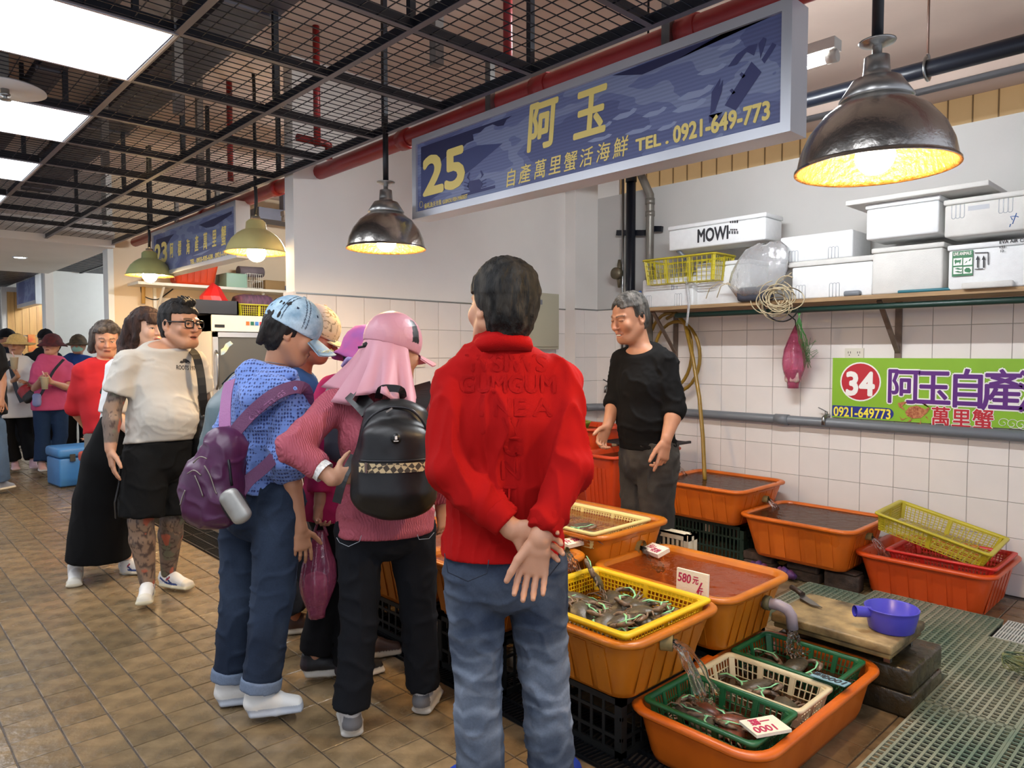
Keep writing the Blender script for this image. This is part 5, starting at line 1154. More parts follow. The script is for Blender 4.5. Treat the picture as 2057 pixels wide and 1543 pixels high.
def face_cols(V,cols,c,M,sc,skin,lip='#a3564a',brow='#241d1a',eyes=True,closed=False,hairline=None,browth=1.):
    L=((V-c)@M)/sc; x,y,z=L.T; near=(np.abs(x)<.11)&(np.abs(y)<.14)&(np.abs(z)<.14)
    ft=near&(y>.03)
    skin=np.array(skin)
    # cheeks and nose slightly redder
    rd=np.exp(-((np.abs(x)-.035)**2+(z+.03)**2)/.0007)*(y>.05)+np.exp(-(x**2+(z+.028)**2)/.0003)*(y>.08)
    cols+= (np.clip(rd,0,1)*.22*near)[:,None]*(np.array([.08,-.02,-.02])*skin/skin.max()*2)
    m=ft&(y>.07)&(np.abs(x)<.024)&(z<-.052)&(z>-.079); lw=np.clip(1-((x/.026)**2+((z+.065)/.0135)**2),0,1)*m; cols+= np.clip(lw*2.2,0,.85)[:,None]*(np.array(hx(lip))-cols)
    m=ft&(np.abs(z+.0645)<.0022)&(np.abs(x)<.021); cols[m]=np.array(hx('#4a2a22'))
    ax=np.abs(x); zb=.0285-18*(ax-.032)**2*.5
    m=ft&(ax>.012)&(ax<.053)&(np.abs(z-zb)<.0042*browth)&(y>.05); cols[m]=cols[m]*.25+np.array(hx(brow))*.75
    if eyes:
        dx=(ax-.0325)/.0145; h=.0052*(1-dx*dx) if not closed else np.full_like(dx,.0013)
        m=ft&(np.abs(dx)<1)&(np.abs(z-.0038)<h)&(y>.062)
        cols[m]=np.array(hx('#b9aea4')) if not closed else np.array(hx('#2c1d17'))
        if not closed:
            m2=m&(np.abs(dx)<.42); cols[m2]=np.array(hx('#1d1310'))
            m3=ft&(np.abs(dx)<1.05)&(np.abs(z-(.0038+h))<.0019)&(y>.06); cols[m3]=np.array(hx('#2a1b15'))
    return L
def default_joints(h,base,f,w=1.,lean=0.):
    """standing skeleton of height h at base, facing f"""
    f=nrm(A3(f[0],f[1],0)); r=A3(f[1],-f[0],0); b=np.asarray(base,float); z=A3(0,0,1); s=h/1.7; J={}
    J['pel']=b+z*.93*s; J['chest']=b+z*1.27*s+f*lean*.6; J['nk']=b+z*1.435*s+f*(lean-.01); J['hd']=b+z*1.575*s+f*(lean+.02)
    for q,k in ((-1,'L'),(1,'R')):
        J['hip'+k]=b+z*.90*s+r*q*.088*s*w; J['kn'+k]=b+z*.49*s+r*q*.095*s+f*.015; J['an'+k]=b+z*.085*s+r*q*.1*s-f*.02
        J['sh'+k]=b+z*1.395*s+r*q*.175*s*w+f*lean*.9; J['el'+k]=b+z*1.10*s+r*q*.225*s*w+f*lean*.6; J['wr'+k]=b+z*.86*s+r*q*.235*s*w+f*(.06+lean*.5)
        J['ft'+k]=f+r*q*.2
    J['f']=f; J['r']=r; J['s']=s; J['hf']=f; return J
def torso(s,J,bw=1.,bd=1.,belly=0.,g=0.,k=.03,low=True,hem=None):
    S=J['s']; hs=nrm(J['hipR']-J['hipL']); ss=nrm(J['shR']-J['shL']); ms=nrm(hs+ss); w=lambda x:(x*bw*S+g); d=lambda x:(x*bd*S+g)
    pel,ch,nk=J['pel'],J['chest'],J['nk']; mid=(pel+ch)/2+nrm(J['f'])*belly*.55; fw=nrm(J['f'])
    lo=pel-nrm(ch-pel)*.05*S
    s.seg(lo,pel,(w(.148),d(.112)),(w(.155),d(.112)),k,hs); s.seg(pel,mid,(w(.155),d(.112)),(w(.142),d(.104+belly*.6)),k,ms); s.seg(mid,ch,(w(.142),d(.104+belly*.6)),(w(.155),d(.11)),k,ms)
    top=nk-nrm(nk-ch)*.045*S; s.seg(ch,top,(w(.155),d(.11)),(w(.125),d(.072)),k,ss)
    for q in 'LR': s.seg(nk-nrm(nk-ch)*.025*S,J['sh'+q],.044*S+g*.8,.042*S+g*.7,k)
    if hem is not None:
        s.seg(pel,hem,(w(.158),d(.116)),(w(.172),d(.134)),k,hs)
    return s
def body(J,parent,skin,h=.013,hh=.0035,hs=1.,P=HEADP,M=None,ear=(True,True),hands={},bw=1.,bd=1.,belly=0.,armr=1.,legr=1.,colf=None,facekw={},mouth=0.,hand_h=.004,name='body',hr=.15):
    S=J['s']; s=SDF(); torso(s,J,bw,bd,belly); hands=dict(hands)
    for q,sg in (('L',1),('R',-1)):
        if q not in hands: hands[q]=dict(d=nrm(J['wr'+q]-J['el'+q]),t=J['f'],p=J['r']*sg,curl=(.4,.45,.5,.55))
    c=J['hd']; M=frame(J['hf']) if M is None else M
    s.seg(J['nk']-nrm(J['nk']-J['chest'])*.03,c+M@(A3(0,-.022,-.05)*hs),.056*S*bw**.5,.050*hs,.02)
    add_head(s,c,M,hs,P,ear,mouth); s.fine(c,hr*hs,hh)
    for q in 'LR':
        s.seg(J['sh'+q],J['el'+q],.049*S*armr,.039*S*armr,.015); e,wv=J['el'+q],J['wr'+q]
        m=e+(wv-e)*.3; s.seg(e,m,.039*S*armr,.041*S*armr,.012); s.seg(m,wv,.041*S*armr,.0265*S*armr**.5,.012)
        if q in hands:
            H=hands[q]; add_hand(s,wv,H['d'],H['t'],H['p'],H.get('curl',(.3,.35,.4,.45)),H.get('sc',1.)*S,H.get('spread',.05),H.get('thumb',(.6,.8,.25)),rf=H.get('rf',.0085)); cc=wv+nrm(H['d'])*.09; s.fine(cc,.11,hand_h)
        s.seg(J['hip'+q],J['kn'+q],.083*S*legr,.058*S*legr,.02); kn,an=J['kn'+q],J['an'+q]; m=kn+(an-kn)*.3-nrm(J['f'])*.012; s.seg(kn,m,.056*S*legr,.059*S*legr,.015); s.seg(m,an,.059*S*legr,.036*S*legr,.015)
        if 'foot' in J: fd=nrm(A3(*J['ft'+q])); a=an-A3(0,0,.035); s.seg(a-fd*.02,a+fd*.13,.034,.024,.015)
    V,Q=s.mesh(h); N=normals(V,Q); sk=np.array(hx(skin)); cols=np.tile(sk,(len(V),1))
    cols*= (1+.06*fbm(V*22,2))[:,None]
    if colf is not None: cols=colf(V,N,cols)
    face_cols(V,cols,c,M,hs,sk,**facekw); cols=np.clip(cols,0.004,1)
    return put(name,mesh_np(name,V,Q,True,cols,None,[m_skin]),parent)
m_skin=mat('skin','#b98a6e',.5,attr='Col',sss=.08,bump=.08,bscale=260,bdist=.002)
m_cot=mat('cotton cloth','#888888',.9,attr='Col',spec=.2,bump=.18,bscale=420,bdist=.002)
m_den=mat('denim cloth','#888888',.9,spec=.2,attr='Col',bump=.25,bscale=520,var=.08,vscale=160,bdist=.002)
m_nyl=mat('nylon cloth','#888888',.42,attr='Col',bump=.12,bscale=60,bdist=.004)
m_shoe=mat('shoe leather','#888888',.5,attr='Col',bump=.1,bscale=300,bdist=.002)
m_hair=mat('hair strands','#888888',.62,spec=.3,attr='Col',bump=.9,bscale=34,stretch=(6,6,1.1),bdist=.006,var=.25,vscale=40)
def creases(m,scale,strength,stretch=(1,1,.45),dist=.02):
    """extra soft fold relief under the weave"""
    N=m.node_tree.nodes; L=m.node_tree.links; b=N['Principled BSDF']; tc=N.new('ShaderNodeTexCoord'); mp=N.new('ShaderNodeMapping'); mp.inputs['Scale'].default_value=stretch; mp.inputs['Rotation'].default_value=(.2,.3,.4); L.new(tc.outputs['Object'],mp.inputs[0])
    nz=N.new('ShaderNodeTexNoise'); nz.noise_type='RIDGED_MULTIFRACTAL'; nz.inputs['Scale'].default_value=scale; nz.inputs['Detail'].default_value=1.5; nz.inputs['Distortion'].default_value=.6; L.new(mp.outputs[0],nz.inputs['Vector'])
    bp=N.new('ShaderNodeBump'); bp.inputs['Strength'].default_value=strength; bp.inputs['Distance'].default_value=dist; L.new(nz.outputs['Fac'],bp.inputs['Height'])
    old=[l for l in L if l.to_socket==b.inputs['Normal']]
    if old: L.new(bp.outputs[0],old[0].from_node.inputs['Normal'])
    else: L.new(bp.outputs[0],b.inputs['Normal'])
creases(m_cot,7,.35); creases(m_den,9,.3,(1,1,1.2)); creases(m_nyl,8,.25)
from mathutils.bvhtree import BVHTree
def drape(o,target,d,off=.0015,back=.6):
    """lay flat print or lettering onto the surface of target, pressed along d"""
    me=target.data; bv=BVHTree.FromPolygons([v.co[:] for v in me.vertices],[p.vertices[:] for p in me.polygons]); c0=Vector(CAM)
    for v in o.data.vertices:
        d=(v.co-c0).normalized(); h=bv.ray_cast(v.co-d*back,d)
        if h[0] is not None: v.co=h[0]-d*off
    o.data.update(); return o
def hair_short(J,M,hs,parent,col,h=.004,t=.011,front=.083,nape=-.07,side=.03,col2=None,extra=None,temple=.04):
    c=J['hd']; s=SDF(); g=lambda x,y,z:c+M@(A3(x,y,z)*hs); R=A3(.077+t,.096+t,.088+t)*hs; o=g(0,-.014,.036)
    ax=[M[:,0],M[:,1],M[:,2]]
    def pl(v,a,sg): return (c+ax[a]*v*hs,ax[a]*sg)
    s.ell(o,R,M,.0,'u',[pl(temple,2,-1),pl(front,1,1)]); s.ell(o,R*A3(1,1,1),M,.012,'u',[pl(-.028,2,-1),pl(side,1,1)])
    o2=g(0,-.016,.0); s.ell(o2,A3(.074+t*.9,.091+t,.112)*hs,M,.02,'u',[pl(nape,2,-1),pl(-.022,1,1)])
    if extra: extra(s,g,pl)
    def cf(V,N):
        L=(V-c)@M/hs; n=fbm(L*A3(60,60,20),2)[:,None]; a=np.array(hx(col)); b=np.array(hx(col2 or col)); return a+(b-a)*np.clip(.35+.8*n,0,1)
    def df(V):
        L=(V-c)@M/hs; return .0045*fbm(L*A3(75,75,22),2)
    return cloth(s,h,'hair',m_hair,parent,colf=cf,wr=0,sm=1,dispf=df)
def shirt(J,parent,col,name='shirt',h=.009,bw=1.,bd=1.,belly=0.,g=.016,hem=None,hemn=None,sl=.6,sr=None,armg=.014,fore=0.,neck=.07,wr=.004,ws=9.,wdir=None,m=None,colf=None,dispf=None,sleeves={},sm=2,neckn=None,armr=1.,hemcut=True,collar=None,front_low=.03,nk_up=.0,extra=None):
    """sl: how far the sleeve runs along the upper arm (0-1), 1-2 goes on along the forearm"""
    S=J['s']; s=SDF(); hem=J['pel']-nrm(J['chest']-J['pel'])*.12*S if hem is None else hem; dn=nrm(J['pel']-J['chest'])
    torso(s,J,bw,bd,belly,g,.035,hem=hem+dn*.05)
    for q in 'LR':
        L=sleeves.get(q,sl); r0=.046*S*armr+armg*.75; sh,el,wv=J['sh'+q],J['el'+q],J['wr'+q]
        if L<=1: s.seg(sh,sh+(el-sh)*L,r0,(.048-.009*L)*S*armr+armg*1.5,.03,flat=(0,1))
        else:
            s.seg(sh,el,r0,.041*S*armr+armg,.03); s.seg(el,el+(wv-el)*(L-1),.041*S*armr+armg,(.041-.013*(L-1))*S*armr+armg*.9,.02,flat=(0,1))
    if extra: extra(s)
    if hemcut: s.cut(hem,dn if hemn is None else hemn)
    up=nrm(J['nk']-J['chest']); nn=nrm(up+nrm(J['f'])*.35) if neckn is None else nrm(neckn)
    s.cut(J['nk']+up*(.035+nk_up)*S,nn)
    return cloth(s,h,name,m or m_cot,parent,col,wr,ws,wdir,sm,colf,dispf)
def trousers(J,parent,col,name='trousers',h=.009,g=.014,bw=1.,bd=1.,top=None,end=1.,hemg=.03,wr=.005,ws=8.,m=None,colf=None,sm=2,legr=1.,kneeg=None,seat=0.,hemr=None,belly=0.):
    S=J['s']; s=SDF(); hs=nrm(J['hipR']-J['hipL']); up=nrm(J['chest']-J['pel']); pel=J['pel']; top=pel+up*.1*S if top is None else top
    s.seg(pel-up*.04*S,top,(.158*bw*S+g,.118*bd*S+g+seat),(.145*bw*S+g,.108*bd*S+g+belly),.03,hs,flat=(0,1))
    for q in 'LR':
        hp,kn,an=J['hip'+q],J['kn'+q],J['an'+q]; kg=g if kneeg is None else kneeg
        s.seg(hp+up*.02,kn if end>=.5 else hp+(kn-hp)*end*2,.085*S*legr+g,(.060*S*legr+kg) if end>=.5 else .07*S*legr+hemg,.008,flat=(0,1 if end<.5 else 0))
        if end>=.5: e=kn+(an-kn)*(end-.5)*2; s.seg(kn,e,.060*S*legr+kg,hemr or (.047*S*legr+hemg),.01,flat=(0,1))
    fx=(lambda V,N:np.tile(hx(col),(len(V),1))) if colf is None else colf
    return cloth(s,h,name,m or m_den,parent,None,wr,ws,None,sm,fx)
def shoe(an,fd,parent,cols,L=.27,h=.0045,style='sneaker',name='shoe',W=1.,up=.1):
    """an: ankle point; fd: toe direction; colf(local)->colour"""
    fd=nrm(A3(fd[0],fd[1],0)); sd=A3(fd[1],-fd[0],0); z0=an[2]-.085; o=A3(an[0],an[1],max(z0,0.))-fd*L*.27
    g=lambda x,y,z:o+fd*x+sd*y+A3(0,0,z); s=SDF(); w=.05*W
    st=.028
    s.seg(g(.045,0,st*.5),g(L*.5,.004,st*.5),(w*.8,st*.62),(w*.86,st*.55),.01,sd); s.seg(g(L*.5,.004,st*.5),g(L-.045,.0,st*.5),(w*.86,st*.55),(w*.92,st*.5),.01,sd)
    s.seg(g(.05,0,.05),g(L*.42,0,.052),(w*.68,.034),(w*.7,.036),.015,sd); s.seg(g(L*.42,0,.05),g(L-.055,0,.032),(w*.7,.036),(w*.74,.02),.015,sd)
    s.seg(g(.055,0,.05),g(.06,0,up),(w*.68,.045),(w*.62,.042),.015,sd,flat=(0,1)); s.seg(g(.08,0,.07),g(L*.52,0,.06),(w*.5,.03),(w*.5,.022),.015,sd)
    s.cut(g(0,0,.001),(0,0,-1))
    V,Q=s.mesh(h); V=relax(V,Q,1)
    Lc=np.stack([(V-o)@fd/L,(V-o)@sd/w,(V-o)[:,2]],1); return put(name,mesh_np(name,V,Q,True,cols(Lc),None,[m_shoe]),parent)
def shoecol(up,sole,stripe=None,toe=None,heel=None,sz=.026):
    def f(L):
        c=np.tile(hx(up),(len(L),1))
        if toe: c[(L[:,0]>.74)]=hx(toe)
        if heel: c[(L[:,0]<.16)&(L[:,2]<.085)]=hx(heel)
        if stripe:
            x,z=L[:,0],L[:,2]; side=np.abs(L[:,1])>.32
            for (a0,b0,a1,b1,wd,cc) in stripe:
                # line from (a0,b0) to (a1,b1) in (length fraction, height m)
                t=np.clip(((x-a0)*(a1-a0)+(z-b0)*3.7*(b1-b0)*3.7)/((a1-a0)**2+((b1-b0)*3.7)**2),0,1); d=np.hypot(x-a0-t*(a1-a0),(z-b0-t*(b1-b0))*3.7); c[side&(d<wd)]=hx(cc)
        c[L[:,2]<sz]=hx(sole); return c
    return f
def person(label,base,name='person',group='people at the fish market'):
    return thing(name,label,'person',(float(base[0]),float(base[1]),0.),group)
# ================================================================== PEOPLE
def JP(h,base,f,over={},w=1.,lean=0.,hf=None,ft={}):
    J=default_joints(h,base,f,w,lean)
    for k,v in over.items(): J[k]=pix(*v)
    if hf is not None: J['hf']=nrm(hf)
    for k,v in ft.items(): J['ft'+k]=v
    return J
def base_at(u,d): p=pix(u,900,d); return A3(p[0],p[1],0)
DN=A3(0,0,-1)
def hxf(mb,c,M,s=1.):
    mb.v=[tuple(c+M@(A3(*p)*s)) for p in mb.v]; return mb
def cap(J,M,hs,parent,cm,bm_=None,z0=.02,t=.016,blen=.075,bw=.075,bdrop=.02,pitch=-.25,name='cap',h=.004,button=True,colf=None,seams=None,back=.012,brimz=None):
    c=J['hd']; s=SDF(); o=c+M@(A3(0,-.012,.038)*hs); R=A3(.078+t,.098+t,.09+t)*hs
    s.ell(o,R,M,0,'u',[(c+M@(A3(0,0,z0)*hs),M@nrm(A3(0,-back*8,-1)))])
    cp=cloth(s,h,name,cm,parent,colf=colf or (lambda V,N:np.tile(hx('#8fb0c8'),(len(V),1))),wr=.0015,ws=20,sm=1)
    # brim: curved plate
    q=MB(); n=13; m=7; top=[];bot=[]; zb=z0+.004 if brimz is None else brimz
    for i in range(m):
        f=i/(m-1)
        for j in range(n):
            a=-1.15+2.3*j/(n-1); r=1.; x=math.sin(a)*(bw+.012*f)*1.08; y0=.062+.028*math.cos(a); y=y0+f*blen*(math.cos(a)**.6 if math.cos(a)>0 else 0)
            z=zb-abs(math.sin(a))**2*bdrop+f*blen*pitch
            top.append((x,y,z)); bot.append((x*.995,y-.002,z-.005))
    fs=[]
    for i in range(m-1):
        for j in range(n-1):
            k=i*n+j; fs.append((k,k+1,k+n+1,k+n)); b=m*n+k; fs.append((b,b+n,b+n+1,b+1))
    ed=[i*n for i in range(m)]+[(m-1)*n+j for j in range(1,n)]+[i*n+n-1 for i in range(m-2,-1,-1)]
    for a,b in zip(ed,ed[1:]): fs.append((a,a+m*n,b+m*n,b))
    q.add(top+bot,[f[::-1] for f in fs],True); hxf(q,c,M,hs); q.build('brim',bm_ or cm,cp)
    if button: q=MB(); q.lathe([(.008,0),(.007,.004),(0,.006)],(0,-.012,.128+t),10); hxf(q,c,M,hs); q.build('button',bm_ or cm,cp)
    return cp
def hat(J,M,hs,parent,m,bw=.07,drop=.03,zc=.02,t=.014,top=.11,name='hat',wav=.006,seed=0,flat_top=.0,tilt=0.):
    """brimmed hat turned on the head"""
    c=J['hd']; q=MB(); R=[]; n=36; rs=np.random.default_rng(seed).uniform(0,6.28,4)
    prof=[(0,1.0,top+t+.012),(.35,1,top+t+.008),(.7,1,top+t-.012),(.92,1,top-.03),(1.,1,.05),(1.03,1,zc)]
    for f,_,z in prof: R.append([(f*(.079+t)*math.cos(a),-.012+f*(.099+t)*math.sin(a),z) for a in np.linspace(0,2*math.pi,n+1)[:-1]])
    for k in (.33,.66,1.): R.append([((.081+t+bw*k)*math.cos(a),-.012+(.101+t+bw*k)*math.sin(a),zc-drop*k+wav*k*math.sin(3*a+rs[0])+wav*.6*k*math.sin(5*a+rs[1])) for a in np.linspace(0,2*math.pi,n+1)[:-1]])
    for k in (1.,.5,0.): R.append([((.079+t+bw*k)*math.cos(a),-.012+(.099+t+bw*k)*math.sin(a),zc-.006-drop*k+wav*k*math.sin(3*a+rs[0])+wav*.6*k*math.sin(5*a+rs[1])) for a in np.linspace(0,2*math.pi,n+1)[:-1]])
    q.rings([r[::-1] for r in R][::1]); hxf(q,c,M,hs); return q.build(name,m,parent)
def strap(name,pts,w,th,m,parent,up=None,ny=None):
    """flat band along pts; ny = outward normal(s)"""
    P=[np.asarray(p,float) for p in pts]; q=MB(); n=len(P); vs=[]
    for i in range(n):
        t=nrm(P[min(i+1,n-1)]-P[max(i-1,0)]); nv=np.asarray(ny[i] if isinstance(ny,list) else ny,float); nv=nrm(nv-t*(nv@t)); s=np.cross(t,nv)
        for a,b in ((-1,-1),(1,-1),(1,1),(-1,1)): vs.append(P[i]+s*a*w/2+nv*b*th/2)
    fs=[(0,1,2,3)[::-1],tuple(4*(n-1)+k for k in range(4))]
    for i in range(n-1):
        for k in range(4): fs.append((4*i+k,4*i+(k+1)%4,4*i+4+(k+1)%4,4*i+4+k))
    q.add(vs,fs,False); return q.build(name,m,parent)
def smoothpts(pts,n=24):
    P=np.array(pts,float); t=np.linspace(0,len(P)-1,n); out=[]
    for x in t:
        i=min(int(x),len(P)-2); f=x-i; p0=P[max(i-1,0)];p1=P[i];p2=P[i+1];p3=P[min(i+2,len(P)-1)]
        out.append(.5*((2*p1)+(-p0+p2)*f+(2*p0-5*p1+4*p2-p3)*f*f+(-p0+3*p1-3*p2+p3)*f**3))
    return out
def segdist(V,a,b):
    d=b-a; t=np.clip(((V-a)@d)/(d@d),0,1); return np.linalg.norm(V-a-np.outer(t,d),axis=1),t
def ink(V,N,cols,mask,seed=0.):
    P=V+seed; a=fbm(P*26,3); b=vnoise(P*14+5.); ln=np.abs(vnoise(P*34+fbm(P*12,2)[:,None]*1.2)); r=vnoise(P*20+31.)
    c=np.tile(hx('#6d6259'),(len(V),1)); c=np.where((a>.1)[:,None],np.array(hx('#5d5850')),c); c=np.where((b>.35)[:,None],np.array(hx('#8b7460')),c); c=np.where((b<-.4)[:,None],np.array(hx('#5e6a58')),c)
    c=np.where((ln<.12)[:,None],np.array(hx('#2f2d2e')),c); c=np.where((r>.58)[:,None],np.array(hx('#b5563f')),c)
    m=np.clip(mask,0,1)[:,None]*.88; return cols*(1-m)+c*m
TIG=[(.3,.035,.62,.03,.022,'#27417f'),(.18,.06,.34,.03,.02,'#27417f'),(.36,.062,.5,.03,.022,'#27417f'),(.42,.07,.34,.05,.02,'#a52532')]
def laces(an,fd,parent,L=.28):
    fd=nrm(A3(fd[0],fd[1],0)); sd=A3(fd[1],-fd[0],0); o=A3(an[0],an[1],max(an[2]-.085,0))-fd*L*.27
    for k in range(5):
        x=L*(.40+.065*k); z=.094-.0085*k; q=MB(); q.tube([o+fd*(x+.006*s)+sd*.024*s+A3(0,0,z-.009*abs(s)) for s in (-1,-.5,0,.5,1)],.0026,5); q.build('lace',mat('white lace','#efece6',.8),parent)
def const(c): return lambda V,N:np.tile(hx(c),(len(V),1))
def ball(name,c,r,m,parent,M=None,rad=None):
    q=MB(); q.lathe([(0,-1)]+[(math.sin(a),-math.cos(a)) for a in np.linspace(.3,2.84,8)]+[(0,1)],(0,0,0),12); q.v=[tuple(np.asarray(c)+ (A3(*p)*(r if rad is None else A3(*rad)))) for p in q.v]; return q.build(name,m,parent)

# ------------------------------------------------------------------ man in the white T-shirt
def man_white():
    f=nrm(RT*.62-fh*.78); b=(gnd(295,1200)+gnd(355,1175))/2
    J=JP(1.74,b,f,dict(pel=(322,905,4.14),chest=(328,770,4.14),nk=(338,697,4.14),hd=(362,652,4.13),shR=(258,728,3.98),shL=(392,728,4.30),elR=(226,822,3.94),wrR=(222,902,3.9),elL=(410,812,4.4),wrL=(398,880,4.28),
      hipR=(292,930,4.04),hipL=(352,928,4.24),knR=(283,1046,4.0),knL=(346,1040,4.2),anR=(296,1168,4.05),anL=(338,1150,4.3)),hf=RT*.92-fh*.36+A3(0,0,-.03))
    p=person('stout man in a white T-shirt and black shorts with tattooed limbs',b); M=frame(J['hf']); hs=1.12
    def cf(V,N,c):
        m=np.zeros(len(V))
        for a_,b_ in (('shR','elR'),('elR','wrR'),('shL','elL'),('elL','wrL')): 
            d,t=segdist(V,J[a_],J[b_]); m=np.maximum(m,((d<.075)&((t<.86) if b_[:2]=='wr' else True))*1.)
        for a_,b_ in (('knR','anR'),('knL','anL')): d,t=segdist(V,J[a_],J[b_]); m=np.maximum(m,(d<.1)*1.*(V[:,2]<.62))
        m[(V[:,2]>1.32)]=0
        return ink(V,N,c,m)
    body(J,p,'#c08e70',.014,.0037,hs,dict(w=1.06,jaw=1.12,nose=1.,cheek=1.2),M,hands={'R':dict(d=DN+f*.1-J['r']*.05,t=f,p=-J['r'],sc=1.08,curl=(.25,.3,.35,.4)),'L':dict(d=DN,t=f,p=J['r'],sc=1.05)},bw=1.08,bd=1.14,belly=.05,armr=1.12,legr=1.12,colf=cf,facekw=dict(lip='#a05a4c',browth=1.3),mouth=.004,hr=.14,hand_h=.0055)
    hair_short(J,M,hs,p,'#0d0c0b',.004,.010,.08,-.07,.022,'#2a2522',temple=.055,extra=lambda s,g,pl:[s.seg(g(x,.05+abs(x)*.2,.115),g(x*1.1,.02,.150-abs(x)*.2),.016*hs,.004,.01) for x in (-.03,-.01,.012,.035)])
    def cs(V,N): return np.tile(hx('#c4beb3'),(len(V),1))
    ts=shirt(J,p,None,'t_shirt',.009,1.12,1.2,.07,.014,hem=pix(322,888,4.14),hemn=nrm(DN+f*.12),sl=.68,armg=.022,wr=.008,ws=15.,wdir=J['r'],colf=cs,armr=1.1,neckn=A3(0,0,1)+f*.45,nk_up=-.012)
    # collar ring
    trousers(J,p,None,'shorts',.009,.024,1.12,1.16,top=pix(322,882,4.14),end=.47,hemg=.04,wr=.009,ws=12,colf=const('#101010'),m=m_cot,legr=1.1,belly=.03)
    S=[]
    for q,fd in (('R',RT*.35-fh*.9),('L',RT*.95-fh*.35)):
        laces(J['an'+q],fd,shoe(J['an'+q],fd,p,shoecol('#e9e6df','#d9cfae',TIG,toe='#ddd6c4'),.285,.004,up=.085),.285)
    # glasses
    c=J['hd']; q=MB(); B=.0025
    for x in (-.035,.035):
        pts=[(x+.026*math.copysign(abs(math.cos(a))**.55,math.cos(a)),.101-.25*abs(x+.026*math.cos(a))*.25,.002+.019*math.copysign(abs(math.sin(a))**.6,math.sin(a))) for a in np.linspace(0,2*math.pi,25)[:-1]]; q.tube(pts,.0032,6,closed=True)
    q.tube([(-.01,.101,.008),(.01,.101,.008)],.003,6)
    for x in (-1,1): q.tube([(x*.061,.094,.012),(x*.078,.05,.012),(x*.085,-.005,.012),(x*.084,-.02,.0)],[.0045,.004,.003,.003],6)
    hxf(q,c,M,hs); q.build('glasses',mat('black acetate','#0b0b0c',.25),p)
    # chest print
    r=-J['r']; o=pix(357,742,4.0); n=f
    # find chest surface by offset along f from chest centre
    cc=J['chest']; side=r
    t0=pix(360,744,3.99); xa=nrm(r+f*.0); ya=A3(0,0,1)
    drape(text('chest_print','ROOTS 1971',.034,m_ink,pix(354,742,3.915),nrm(pix(391,744,3.985)-pix(354,742,3.915)),ya,p,.0006,sx=.6,depth=.0),ts,FW)
    q=MB(); qc=pix(371,727,3.955); xa=nrm(pix(391,744,3.985)-pix(354,742,3.915)); 
    q.prism([(-.028,-.006),(-.02,.006),(-.012,.004),(-.008,.016),(.006,.018),(.016,.012),(.024,.008),(.032,-.006),(.02,-.01),(.0,-.004),(-.016,-.01)],qc,xa,ya,-f*.0); drape(q.build('chest_print',m_ink,p),ts,FW)
    # side stripe on the shorts
    pts=[J['hipR']+J['r']*.125+A3(0,0,.05)-f*.02,J['hipR']+J['r']*.135+A3(0,0,-.1),J['knR']+J['r']*.128+A3(0,0,.12),J['knR']+J['r']*.125+A3(0,0,.03)]
    strap('side_stripe',pts,.03,.004,mat('shiny black tape','#1c1c1e',.25),p,ny=J['r'])
    # shoulder bag on a strap
    bg=thing('shoulder_bag','dark shoulder bag on the white T-shirt man with a black strap','bag',J['hipL']); s=SDF(); bc=pix(398,868,4.22); s.seg(bc+A3(0,0,.1),bc+A3(0,0,-.1),(.05,.11),(.05,.11),.02,J['r']); cloth(s,.008,'pouch',m_nyl,bg,'#171513',.006,12); 
    strap('strap',smoothpts([pix(380,700,4.22),pix(394,715,4.13),pix(403,752,4.09),pix(408,800,4.1),pix(412,840,4.15)],14),.045,.004,m_dark,bg,ny=f)
    return p
man_white()

